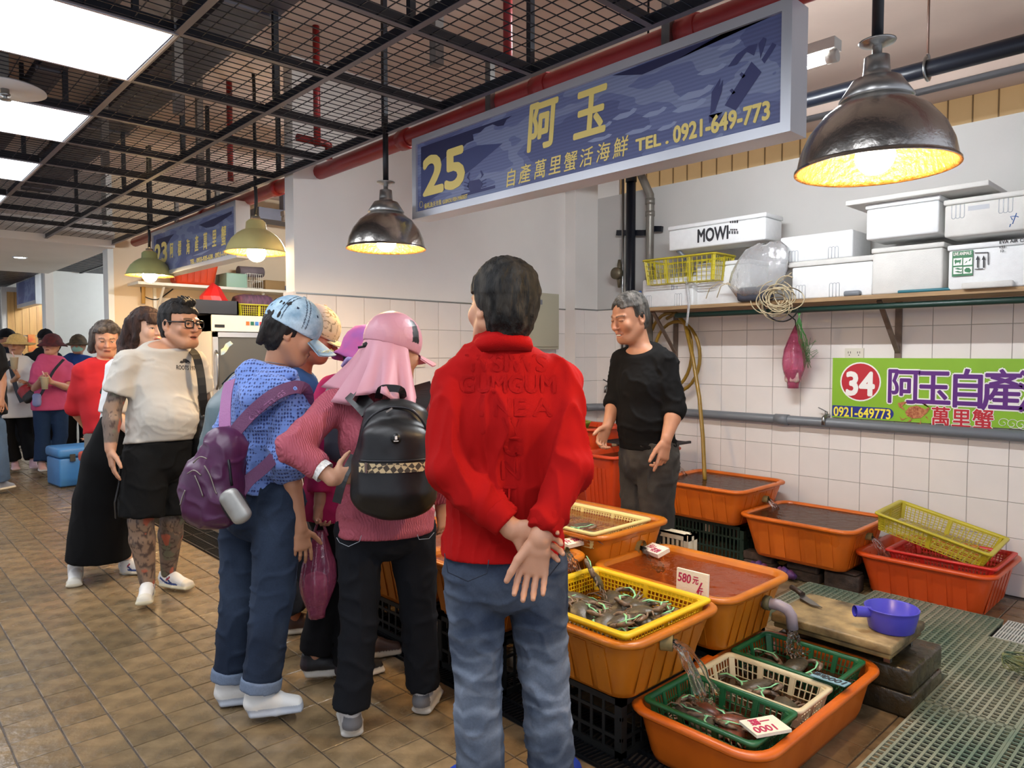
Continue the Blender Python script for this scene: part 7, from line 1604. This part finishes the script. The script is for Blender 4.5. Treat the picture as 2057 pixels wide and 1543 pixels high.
# ------------------------------------------------------------------ man in the red shirt
def man_red():
    f=nrm(fh*.98-RT*.12); b=base_at(1025,2.18)
    J=JP(1.7,b,f,dict(pel=(1010,1120,2.15),chest=(1015,850,2.15),nk=(1010,712,2.15),hd=(1008,615,2.15),shL=(912,772,2.13),shR=(1122,767,2.17),elL=(900,945,2.03),wrL=(1030,1064,1.97),elR=(1142,940,2.05),wrR=(1084,1084,1.93),hipL=(955,1150,2.13),hipR=(1072,1150,2.17),knL=(958,1340,2.15),knR=(1092,1340,2.2),anL=(965,1590,2.2),anR=(1112,1590,2.25)),hf=fh*.78-RT*.6+A3(0,0,.02))
    p=person('grey haired man in a red long sleeved shirt, hands clasped behind',b); M=frame(J['hf']); hs=1.08
    body(J,p,'#bd8a6c',.015,.0048,hs,dict(w=1.,jaw=1.05,nose=1.,cheek=1.05),M,hands={'R':dict(d=DN+RT*-.22-fh*.05,t=-RT,p=-fh,curl=(.42,.5,.5,.42),sc=1.08,thumb=(.85,.45,.3),spread=.05,rf=.0088),'L':dict(d=RT*.85-fh*.12+DN*.2,t=DN*.6+RT*.3,p=-fh*.3+fh*.0+RT*.2,curl=(.5,.55,.6,.6),sc=1.05)},bw=.98,bd=.92,legr=.84,hand_h=.0036,armr=1.05)
    hair_short(J,M,hs,p,'#0c0b09',.004,.011,.072,-.085,.012,'#37322b',temple=.035)
    def rs(V,N): return np.tile(hx('#9e0c0b'),(len(V),1))
    up=A3(0,0,1); C_=J['chest']; side=nrm(J['shR']-J['shL'])
    def df(V):
        # woven letters standing proud of the back, in rows
        L=(V-C_)@side; z=V[:,2]-C_[2]; back=((V-C_)@f)<.02
        ce=np.floor(L/.052); rw=np.floor(z/.062); u=(L/.052-ce); v=(z/.062-rw); hsh=np.abs(np.sin(ce*12.9898+rw*78.233)*43758.5453)%1
        a=(u>.12)&(u<.88)&(v>.12)&(v<.88); hole=((np.abs(u-.5)<.14)&(v>.35)&(hsh<.5))|((np.abs(v-.5)<.12)&(u>.45)&(hsh>.3))
        on=a&~hole&back&(hsh>.22)&(np.abs(L)<.2)&(z<.17)
        return on*.0015
    def colr(s):
        nk=J['nk']; u_=nrm(J['hd']-nk)
        s.seg(nk+A3(0,0,.0),nk+A3(0,0,.06),(.082,.078),(.072,.07),.012,side)
    mq=mat('red pique','#b0181d',.9,attr='Col',spec=.15,bump=.3,bscale=480,bdist=.002); creases(mq,6,.5,(1,1,.4),.03)
    sh=shirt(J,p,None,'red_shirt',.0065,1.02,1.0,.0,.016,hem=pix(1010,1108,2.15),hemn=DN,sl=1.88,armg=.016,wr=.019,ws=12.,wdir=A3(0,0,1),colf=rs,armr=1.08,extra=colr,neckn=A3(0,0,1)+fh*.25,nk_up=.055,m=mat('red pique','#b0181d',.9,attr='Col',spec=.15,bump=.3,bscale=480,bdist=.002),sm=2)
    mr=mat('raised red letters','#960a0a',.9,spec=.15,bump=.3,bscale=480,bdist=.002)
    for body_,u,v,hh,w in (('WSIWS',935,745,34,165),('GUMGUM',922,788,36,195),('I NE A',960,835,36,150),('W',1008,872,34,42),('G',1010,915,38,40),('N',1005,962,38,40),('T',1012,1005,30,26),('I',960,870,80,14)):
        o=text('woven_letter',body_,hh*1.38*2.02/F,mr,pix(u,v,2.02),RT,A3(0,0,1),p,.0022,depth=.0)
        xs_=[(x_.co-Vector(pix(u,v,2.02))).dot(Vector(RT)) for x_ in o.data.vertices]; k_=w*2.02/F/max(xs_)
        for x_,q_ in zip(o.data.vertices,xs_): x_.co=x_.co+Vector(RT)*(q_*(k_-1))
        drape(o,sh,FW,.002)
    # folded collar band
    q=MB(); nk=J['nk']; R=[]
    for r_,z_ in ((.082,.044),(.092,.006),(.097,.0),(.088,.04),(.076,.056),(.072,.052)): R.append([nk+side*r_*math.cos(a)+f*r_*.96*math.sin(a)+A3(0,0,z_+.012*math.sin(a)*-1) for a in np.linspace(0,2*math.pi,33)[:-1]])
    q.rings([r[::-1] for r in R]); q.build('collar',mat('red collar','#a80b0b',.9,spec=.15,bump=.3,bscale=300),p)
    for w_,e_,r_ in ((J['wrL'],J['elL'],.045),(J['wrR'],J['elR'],.046)):
        d=nrm(e_-w_); a=w_+d*.022; s=SDF(); s.seg(a,a+d*.055,r_,r_*1.08,.0,flat=(1,1)); cloth(s,.005,'cuff',MATS['red pique'],p,None,.002,20,sm=1,colf=rs)
    def jean(V,N):
        a=np.array(hx('#2e384a')); b2=np.array(hx('#8793a4')); wsh=np.exp(-((V[:,2]-.36)/.2)**2)*.75+np.exp(-((V[:,2]-.7)/.1)**2)*.25*(((V-J['pel'])@(-fh))>0)
        cr=np.clip(np.sin(V[:,2]*95+fbm(V*10,2)*4),0,1)*np.exp(-((V[:,2]-.38)/.2)**2)*.45
        return a+(b2-a)*np.clip(wsh*(.55+.5*fbm(V*11,3))+cr,0,1)[:,None]
    tr=trousers(J,p,None,'jeans',.007,.014,1.0,1.0,top=pix(1010,1100,2.15),end=.99,hemg=.026,wr=.008,ws=16,colf=jean,seat=.0)
    sti=mat('dark stitching','#1b2434',.8)
    for pts in (((893,1112),(900,1150),(940,1168),(978,1152),(982,1125)),((1080,1145),(1085,1155),(1103,1157),(1125,1130),(1122,1105))):
        q=MB(); q.tube([pix(u,v,1.995) for u,v in pts],.0016,4); q.build('pocket_seam',sti,p)
    m_sl=mat('blue foam clog','#2d49b5',.45)
    for q_ in 'LR':
        an=J['an'+q_]; s=SDF(); fd=nrm(fh*.9-RT*(.5 if q_=='L' else -.3)); o=A3(an[0],an[1],0); sd=A3(fd[1],-fd[0],0); s.seg(o-fd*.07+A3(0,0,.03),o+fd*.16+A3(0,0,.03),(.045,.03),(.055,.03),.01,sd); s.seg(o+fd*.05+A3(0,0,.05),o+fd*.15+A3(0,0,.045),(.048,.04),(.05,.03),.01,sd); s.cut((0,0,.002),(0,0,-1)); cloth(s,.006,'clog',m_sl,p,None,0,9,colf=const('#2d49b5'))
    return p
man_red()

# ------------------------------------------------------------------ the stallholder
def stallholder():
    f=nrm(-RT*.72-fh*.6); b=base_at(1300,3.88)
    J=JP(1.74,b,f,dict(pel=(1303,915,3.9),chest=(1296,775,3.88),nk=(1288,700,3.88),hd=(1265,638,3.86),shL=(1338,728,3.78),shR=(1250,724,4.0),elL=(1356,822,3.74),wrL=(1338,884,3.66),elR=(1236,806,3.98),wrR=(1220,856,3.9),hipL=(1322,930,3.82),hipR=(1282,930,3.98),knL=(1318,1070,3.8),knR=(1280,1070,3.92)),hf=-RT*.82-fh*.48+A3(0,0,-.28))
    p=person('stallholder with cropped grey hair in a black top, smiling down at the tubs',b); M=frame(J['hf']); hs=1.08
    body(J,p,'#b07c5e',.015,.004,hs,dict(w=.98,jaw=1.,nose=1.05,cheek=1.15),M,hands={'L':dict(d=DN+f*.25,t=f,p=J['r'],curl=(.15,.8,.9,1.),sc=1.1,thumb=(.8,.5,.2)),'R':dict(d=DN*.8+f*.5,t=f*.6+A3(0,0,.6),p=-J['r'],curl=(.7,.8,.9,.9),sc=1.05)},bw=.92,bd=.92,legr=.86,facekw=dict(lip='#a3604f',closed=True),mouth=.006,hand_h=.006,hr=.13)
    hair_short(J,M,hs,p,'#2c2a27',.004,.004,.07,-.07,.022,'#5d5852',temple=.06)
    q=MB(); q.obox((0,.0895,-.0665),(.013,0,0),(0,.003,0),(0,0,.0035)); hxf(q,J['hd'],M,hs); q.build('teeth',mat('teeth','#d8cfc0',.4),p)
    shirt(J,p,'#0d0d0e','black_top',.009,.98,1.0,.02,.016,hem=pix(1303,898,3.9),sl=1.25,armg=.014,wr=.010,ws=14,neckn=A3(0,0,1)+f*.75,nk_up=-.02,armr=1.05)
    def wj(V,N): k=np.clip(.4+.5*fbm(V*8,3),0,1)[:,None]; return np.array(hx('#2f2d2b'))*(1-k)+np.array(hx('#4d4a46'))*k
    trousers(J,p,None,'jeans',.01,.024,1.0,1.02,top=pix(1303,885,3.9),end=.95,hemg=.03,wr=.010,ws=13,colf=wj)
    for q_ in 'LR': shoe(J['an'+q_],f,p,shoecol('#1a1a1c','#2a2a2c'),.27,.008,style='boot',name='boot')
    return p
stallholder()
# ------------------------------------------------------------------ people further down the aisle
def bystander(label,d,head,f,h,skin,top,topc,hairc,bottom,botc,hf=None,over={},sl=.6,hs=1.,hands={},hairfn=None,hem=None,end=.97,shoec=('#c9a8ad','#d8cfc9'),bw=1.05,wr=.006,facekw={},u0=None,armg=.025,hemg=.04,ft=None):
    b=base_at(u0 or head[0],d); J=JP(h,b,f,dict(hd=(head[0],head[1],d),**over),hf=hf if hf is not None else f); 
    if 'nk' not in over: J['nk']=J['hd']+A3(0,0,-.15)-nrm(A3(f[0],f[1],0))*.02
    p=person(label,b); M=frame(J['hf'])
    body(J,p,skin,.02,.0075,hs,HEADP,M,hands=hands,bw=bw*.92,bd=.92,legr=.86,facekw=facekw,hand_h=.009)
    if hairfn: hairfn(J,M,hs,p)
    else: hair_short(J,M,hs,p,hairc,.007,.012,.08,-.08,.025,'#4a443f')
    shirt(J,p,topc,top,.014,bw,bw,.02,.022,sl=sl,armg=armg,wr=wr,hem=pix(*hem) if hem else None)
    trousers(J,p,None,bottom,.015,.02,bw,bw,colf=const(botc),end=end,hemg=hemg)
    for q in 'LR': shoe(J['an'+q],f if ft is None else ft,p,shoecol(*shoec),.25,.009)
    return p,J,M
fr=nrm(RT*.62-fh*.75)
def bob(J,M,hs,p):
    def ex(s,g,pl):
        for q in (-1,1): s.seg(g(q*.08,-.02,.05),g(q*.088,-.01,-.075),.03,.034,.02); 
        for x in (-.05,0,.05): s.seg(g(x,-.085,.03),g(x*1.1,-.1,-.08),.035,.034,.02)
        s.seg(g(-.04,.06,.11),g(.05,.075,.09),.022,.014,.02)
    hair_short(J,M,hs,p,'#3a332f',.006,.016,.075,-.09,.02,'#6b625b',extra=ex,temple=.06)
b=base_at(205,5.2)
bystander('grey haired woman in a red T-shirt with hands clasped behind her back',5.2,(214,682),nrm(RT*.6-fh*.75),1.6,'#bd8c70','red_shirt','#b3262c','#3a332f','trousers','#77736c',hf=RT*.5-fh*.8+A3(0,0,-.25),over=dict(shR=(165,748,5.1),shL=(240,745,5.3),elR=(150,820,5.15),wrR=(175,860,5.3),elL=(250,820,5.4),wrL=(200,862,5.4),chest=(205,780,5.2),pel=(224,880,5.2),nk=(207,728,5.2)),sl=1.05,hs=1.0,hairfn=bob,hem=(222,866,5.2),u0=228)
# masked person
def masked(J,M,hs,p):
    hat(J,M,hs,p,mat('camouflage hat','#5c4a35',.8,col2='#2f281e',vscale=22),.055,.03,.025,.016,.1,seed=2)
    hair_short(J,M,hs,p,'#15120f',.008,.005,.04,-.08,.02)
    s=SDF(); c=J['hd']; g=lambda x,y,z:c+M@(A3(x,y,z)*hs); s.ell(g(0,.048,-.055),A3(.062,.064,.052)*hs,M,.01); s.cut(g(0,.03,0),M@A3(0,-1,0)); cloth(s,.006,'face_mask',m_cot,p,'#9fd0c0',.0015,30)
    q=MB(); 
    for x in (-.034,.034): q.tube([(x+.024*math.cos(a),.102,.006+.016*math.sin(a)) for a in np.linspace(0,2*math.pi,13)[:-1]],.002,5,closed=True)
    hxf(q,c,M,hs); q.build('glasses',m_dark,p)
bystander('person with a pale green face mask and camouflage bucket hat',9.0,(157,692),fr,1.6,'#b98a70','blue_shirt','#25407f','#15120f','trousers','#101012',hairfn=masked,hf=RT*.35-fh*.9,sl=.7)
def maroon(J,M,hs,p):
    hat(J,M,hs,p,mat('maroon bucket hat','#5a1822',.8,col2='#34101a',vscale=30),.05,.045,.03,.018,.1,seed=5); hair_short(J,M,hs,p,'#15120f',.008,.005,.04,-.09,.02)
    q=MB(); q.bbox(J['hd']+M@A3(.062,.05,-.12)-.02,J['hd']+M@A3(.062,.05,-.12)+.02,.008) if 0 else None
D=8.3
pp,J11,M11=bystander('woman in a pink T-shirt and maroon bucket hat holding a drink cup',D,(104,692),fr,1.6,'#c09078','pink_shirt','#c2527e','#15120f','jeans','#1f3353',hairfn=maroon,hf=RT*.05-fh*1.,over=dict(shR=(78,738,D-.1),shL=(136,738,D+.1),elR=(70,782,D-.15),wrR=(84,760,D-.35),elL=(138,780,D),wrL=(104,768,D-.32),anR=(84,930,D-.1),anL=(106,935,D)),sl=.75,hands={'L':dict(d=-RT*.8+A3(0,0,.3)-fh*.2,t=A3(0,0,1),p=-RT*.3-fh*.2,curl=(.6,.6,.7,.7))},bw=1.1,shoec=('#c9a09a','#e0dcd6'))
def cup(c,label,held):
    t=thing('drink_cup',label,'cup',c,'plastic drink cups'); q=MB(); q.lathe([(0,0),(.03,0),(.042,.13),(.044,.132),(.044,.138),(0,.14)],c,18); q.build('cup',mat('cloudy cup','#cfc4a6',.3,alpha=.85,var=.1),t); q=MB(); q.tube([c+A3(0,0,.14),c+A3(-.02,-.01,.2)],.006,7); q.build('straw',mat('pale straw','#e2b9c0',.4),t)
cup(pix(90,782,D-.4),'plastic cup with a straw held by the woman in pink',None)
strapm=mat('dark webbing','#20242e',.6)
bg=thing('shoulder_bag','thin navy strap and small pouch across the pink T-shirt','bag',pix(85,800,D-.2)); strap('strap',smoothpts([pix(128,722,D-.12),pix(108,745,D-.22),pix(92,775,D-.25),pix(78,800,D-.22)],10),.03,.006,strapm,bg,ny=-FW); s=SDF(); s.seg(pix(74,795,D-.28),pix(74,812,D-.28),(.05,.03),(.05,.03),.01,RT); cloth(s,.01,'pouch',m_nyl,bg,'#7c86b8',.003,20)
def straw(J,M,hs,p):
    hat(J,M,hs,p,mat('straw hat weave','#c9a869',.8,var=.15,vscale=60,bump=.5,bscale=120),.09,.025,.03,.018,.1,seed=6,wav=.008); 
    hair_short(J,M,hs,p,'#15120f',.008,.006,.04,-.1,.02)
D=8.5
pp,J12,M12=bystander('woman in an embroidered white blouse and straw hat sipping a drink',D,(33,692),fr,1.6,'#b08468','blouse','#d5d3d2','#15120f','trousers','#101013',hairfn=straw,hf=RT*.25-fh*.95,over=dict(shR=(10,735,D-.1),shL=(64,735,D+.1),elR=(5,790,D-.1),wrR=(36,756,D-.36),elL=(72,785,D),wrL=(52,770,D-.3),anR=(30,928,D),anL=(66,925,D)),sl=1.7,hands={'R':dict(d=A3(0,0,1)-RT*.3,t=-fh*.5+RT*.3,p=-fh,curl=(.6,.7,.8,.8))},bw=1.15,shoec=('#c7a4ae','#d4bcc0'),hem=(38,838,D))
cup(pix(29,742,D-.42),'plastic cup lifted to the mouth of the woman in the straw hat',None)
bg=thing('shoulder_bag','red and black shoulder bag on the woman in the straw hat','bag',pix(52,805,D-.35)); strap('strap',smoothpts([pix(18,725,D-.22),pix(26,755,D-.3),pix(34,785,D-.32),pix(44,808,D-.32)],10),.05,.006,strapm,bg,ny=-FW)
s=SDF(); s.seg(pix(46,782,D-.36),pix(62,800,D-.36),(.075,.04),(.085,.04),.02,RT); def_=lambda V,N:np.where((((V-pix(54,792,D-.36))@RT-((V-pix(54,792,D-.36))[:,2]))<.0)[:,None],np.array(hx('#8c1420')),np.array(hx('#141416'))); cloth(s,.008,'pouch',m_nyl,bg,None,.002,20,colf=def_)
def blackcap(J,M,hs,p):
    cap(J,M,hs,p,m_cot,m_dark,z0=.02,colf=const('#15151a'),h=.008); hair_short(J,M,hs,p,'#15120f',.008,.004,.04,-.07,.02)
bystander('person in a black cap and dark jacket behind the maroon hat',9.4,(92,682),nrm(-RT*.5+fh*.3),1.66,'#a97c64','dark_jacket','#17181d','#15120f','trousers','#15151a',hairfn=blackcap,hf=RT*.5-fh*.7,sl=1.8)
bystander('person in a dark cap behind the straw hat',10.,(12,680),fr,1.68,'#a97c64','navy_jacket','#1e2433','#15120f','trousers','#1a1c22',hairfn=blackcap,hf=-RT*.4-fh*.9,sl=1.8)
bystander('person at the frame edge in a black T-shirt and faded jeans',7.1,(-26,660),nrm(RT*.2+fh*.9),1.7,'#9a6c52','black_shirt','#121214','#15120f','jeans','#4c6079',hf=fh,sl=.7,over=dict(shR=(-6,705,7.1),elR=(4,760,7.1),wrR=(2,800,7.0),hipR=(-12,860,7.1),knR=(-2,920,7.1),anR=(0,968,7.15)),shoec=('#8a8f98','#d8d0b8'))

# ================================================================== STALL 23 AND THE AISLE BEYOND
p0=ony(425,632,7.5); zt=p0[2]; x0=p0[0]; m_wen=mat('white enamel','#d8d4c8',.35)
fg=thing('display_fridge','tall white glass door display fridge in the next stall','fridge',(x0+.35,7.8,0))
q=MB(); q.box((x0,7.52,0),(x0+.75,8.1,.12)); q.box((x0,7.52,.12),(x0+.04,8.1,zt)); q.box((x0+.71,7.52,.12),(x0+.75,8.1,zt)); q.box((x0,8.06,.12),(x0+.75,8.1,zt)); q.box((x0,7.5,zt-.17),(x0+.75,8.1,zt)); q.build('cabinet',m_wen,fg)
dr=MB(); dr.box((x0,7.47,.14),(x0+.05,7.5,zt-.18)); dr.box((x0+.7,7.47,.14),(x0+.75,7.5,zt-.18)); dr.box((x0,7.47,zt-.23),(x0+.75,7.5,zt-.18)); dr.box((x0,7.47,.14),(x0+.75,7.5,.2)); d_=dr.build('door',m_alu,fg)
q=MB(); q.box((x0+.05,7.48,.2),(x0+.7,7.486,zt-.23)); q.build('pane',clearmat('fridge glass','#8b9390',.05,.1,.0,10,opac=('#7d7a74',.55)),d_)  # grey mixed into the glass to lighten the dark interior
q=MB(); q.tube([(x0+.025,7.46,1.05),(x0+.025,7.42,1.1),(x0+.025,7.42,1.4),(x0+.025,7.46,1.45)],.012,8); q.build('handle',m_steel,d_)
for z in (.5,.9,1.25,1.48): q=MB(); q.box((x0+.05,7.55,z),(x0+.7,8.05,z+.015)); q.build('rack',m_alu,fg)
q=MB(); q.box((x0+.03,7.495,zt-.13),(x0+.13,7.5,zt-.1)); q.build('badge',m_dark,fg)
for k,c_ in enumerate(('#e0622a','#1d5a42','#3b6ea8','#c83a3a')): q=MB(); q.box((x0+.36+k*.05,7.494,zt-.1),(x0+.395+k*.05,7.5,zt-.06)); q.build('button',mat('btn'+c_,c_,.4,emit=c_,estr=.4),fg)
q=MB(); q.prism([(0,0),(.03,.02),(.05,.06),(.1,.09),(.13,.06),(.09,.03),(.06,-.02),(.03,-.05),(0,-.06)],(x0+.08,7.478,zt-.36),(1,0,0),(0,0,1),(0,.002,0)); q.build('sticker',mat('sticker print','#a9c4d8',.5,col2='#e8e4a0',vscale=14),fg)
# on top of the fridge
t=thing('storage_tray','black plastic tray on the fridge','tray',(x0+.15,7.7,zt)); q=MB(); 
for lo,hi in (((x0-.2,7.5,zt),(x0+.28,7.9,zt+.01)),((x0-.2,7.5,zt),(x0+.28,7.515,zt+.15)),((x0-.2,7.885,zt),(x0+.28,7.9,zt+.15)),((x0-.2,7.5,zt),(x0-.185,7.9,zt+.15)),((x0+.265,7.5,zt),(x0+.28,7.9,zt+.15))): q.box(lo,hi)
q.build('tray',mat('black plastic','#1c1b20',.45),t)
q=MB(); q.lathe([(.16,0),(.13,.1),(.06,.2),(.0,.25)],(x0+.1,7.68,zt+.1),9,False); q.v=[(x+.02*math.sin(z*40),y,z) for x,y,z in q.v]; tag(q.build('red_bag',mat('red plastic bag','#c4201f',.4,bump=.5,bscale=9)),'crumpled red plastic bag in the black tray','bag')
basket('yellow sieve basket on top of the display fridge',x0+.3,x0+.74,7.52,7.9,zt,zt+.13,mat('yellow green basket','#b9b022',.4),9,5,(2,2),.015,.014,.005,group='sieve baskets')
q=MB(); q.bbox((x0+.32,7.55,zt+.02),(x0+.72,7.86,zt+.24),.07); tag(q.build('striped_bundle',mat('striped bundle','#6b3f55',.7,col2='#2f2530',vscale=9,stretch=(8,1,1))),'striped cloth bundle in the yellow basket on the fridge','bundle')
# shelf on the far partition
ya=8.05; a=ony(395,572,8.05); zs=a[2]
sf=thing('wall_shelf','white shelf on brackets high in the next stall','shelf',(3.2,8.2,zs)); q=MB(); q.box((2.25,ya,zs-.03),(4.9,8.43,zs)); q.build('board',m_wen,sf)
for x in (2.5,3.6): q=MB(); q.box((x,8.4,zs-.4),(x+.03,8.43,zs-.03)); q.bar((x+.015,8.4,zs-.35),(x+.015,8.1,zs-.04),.02,.02); q.build('bracket',m_wen,sf)
xa=ony(345,560,ya)[0]; xb=ony(452,560,ya)[0]
tub('upturned orange storage tub on the shelf of the next stall',xa,xb,8.06,8.42,zs,zs+.33,m_or3,None,r=.05,group='orange plastic tubs')
def sbox(name,label,cat,u0,u1,hh,m,d0=ya+.02): 
    xa=ony(u0,570,d0)[0]; xb=ony(u1,570,d0)[0]; q=MB(); q.bbox((xa,d0,zs),(xb,8.4,zs+hh),.008); return tag(q.build(name,m),label,cat)
o=sbox('storage_box','pale green storage box on the next stall shelf','box',455,497,.16,mat('pale green box','#8fae9a',.5))
sbox('carton','brown cardboard carton on the next stall shelf','carton',533,573,.11,mat('cardboard','#8a6d45',.8)); sbox('blue_box','small blue box at the end of the next stall shelf','box',575,594,.06,mat('blue box','#3c6f9e',.5))
t=thing('wire_basket','white wire basket with rolled cloth on the next stall shelf','basket',(ony(515,570,ya)[0],8.2,zs)); xa=ony(500,570,ya)[0]; xb=ony(530,570,ya)[0]; q=MB()
for z in (zs+.01,zs+.09,zs+.17): q.tube([(xa,8.08,z),(xb,8.08,z),(xb,8.38,z),(xa,8.38,z)],.004,5,closed=True)
for k in range(8): x=xa+(xb-xa)*k/7; q.tube([(x,8.08,zs),(x,8.08,zs+.17)],.003,5); q.tube([(x,8.38,zs),(x,8.38,zs+.17)],.003,5)
q.build('wires',m_wen,t); q=MB(); q.tube([(xa-.06,8.2,zs+.2),(xb+.06,8.22,zs+.21)],.06,12); q.build('rolled_cloth',mat('grey roll','#6b5f63',.8,var=.2),t)
# wires and pipe on the far partition
pipe('wall_pipe',[ony(288,560,8.38),ony(288,610,8.38)],.02,mat('yellowed pipe','#b98f4a',.5),'yellowed upright pipe on the tan wall of the next stall')
q=MB(); q.tube(smoothpts([ony(u,v,8.4) for u,v in ((283,570),(285,590),(300,600),(318,601),(335,590),(350,578))],20),.006,5); tag(q.build('wall_cable',m_dark),'loose black cable looped on the tan wall','cable')
# overhead clutter in stall 23
q=MB(); a=ony(520,415,7.4); q.box((a[0],7.4,a[2]-.12),(a[0]+1.6,7.7,a[2])); q.box((a[0]+.3,7.45,a[2]),(a[0]+.4,7.55,3.3)); tag(q.build('overhead_duct',m_duct),'dark overhead duct deep in the stall of sign 23','duct')
# coolers in the aisle
p=gnd(120,972); q0=gnd(172,982)
def cooler(label,c,w,d,h,m,lidm,rz):
    t=thing('cooler_box',label,'cooler',(0,0,0)); q=MB(); q.bbox((-w/2,-d/2,.01),(w/2,d/2,h*.74),.02); q.build('box',m,t); q=MB(); q.bbox((-w/2-.012,-d/2-.012,h*.74+.004),(w/2+.012,d/2+.012,h),.03); l=q.build('lid',lidm,t)
    for x in (-w*.3,w*.3): q=MB(); q.box((x-.025,-d/2-.024,h*.66),(x+.025,-d/2-.01,h*.84)); q.build('latch',mat('grimy latch','#3b3a35',.6),l)
    q=MB(); q.box((-w/2+.01,-d/2+.01,0),(w/2-.01,d/2-.01,.012)); q.build('foot_rail',m_dark,t); t.location=c; t.rotation_euler.z=rz; return t
m_bc=mat('blue cooler','#3f7db8',.45,var=.08,vscale=6)
cc=gnd(150,975)+A3(.3,.1,0); cooler('large blue cooler box on the aisle floor',A3(gnd(150,978)[0]+.14,gnd(150,978)[1]+.22,0),.6,.42,.42,m_bc,m_bc,.1)
m_rb=mat('red orange bin','#c24a2c',.5,var=.15,vscale=8); c_=gnd(185,992); cooler('red orange lidded bin standing against the blue cooler',A3(c_[0]+.12,c_[1]+.05,0),.34,.34,.42,m_rb,m_rb,.1)
q=MB(); q=bag_mesh(q,gnd(146,905)+A3(0,0,0),.14,.12,.25,gnd(146,905)+A3(0,0,.25),24,5,.15); t=thing('plastic_bag','pale pink printed bag on the floor behind the cooler','bag',gnd(146,905),'pink plastic bags'); q.build('film',mat('pink printed bag','#d9b6c4',.5,col2='#c2467e',vscale=30),t)
# red poster and notices on the far stall
q=MB(); a=ony(56,672,14.06); b2=ony(72,706,14.06); q.box((a[0],14.05,b2[2]),(b2[0],14.06,a[2])); tag(q.build('poster',mat('red poster','#c2361f',.5,col2='#d8a23a',vscale=9)),'small red poster on the wooden stall front','poster')
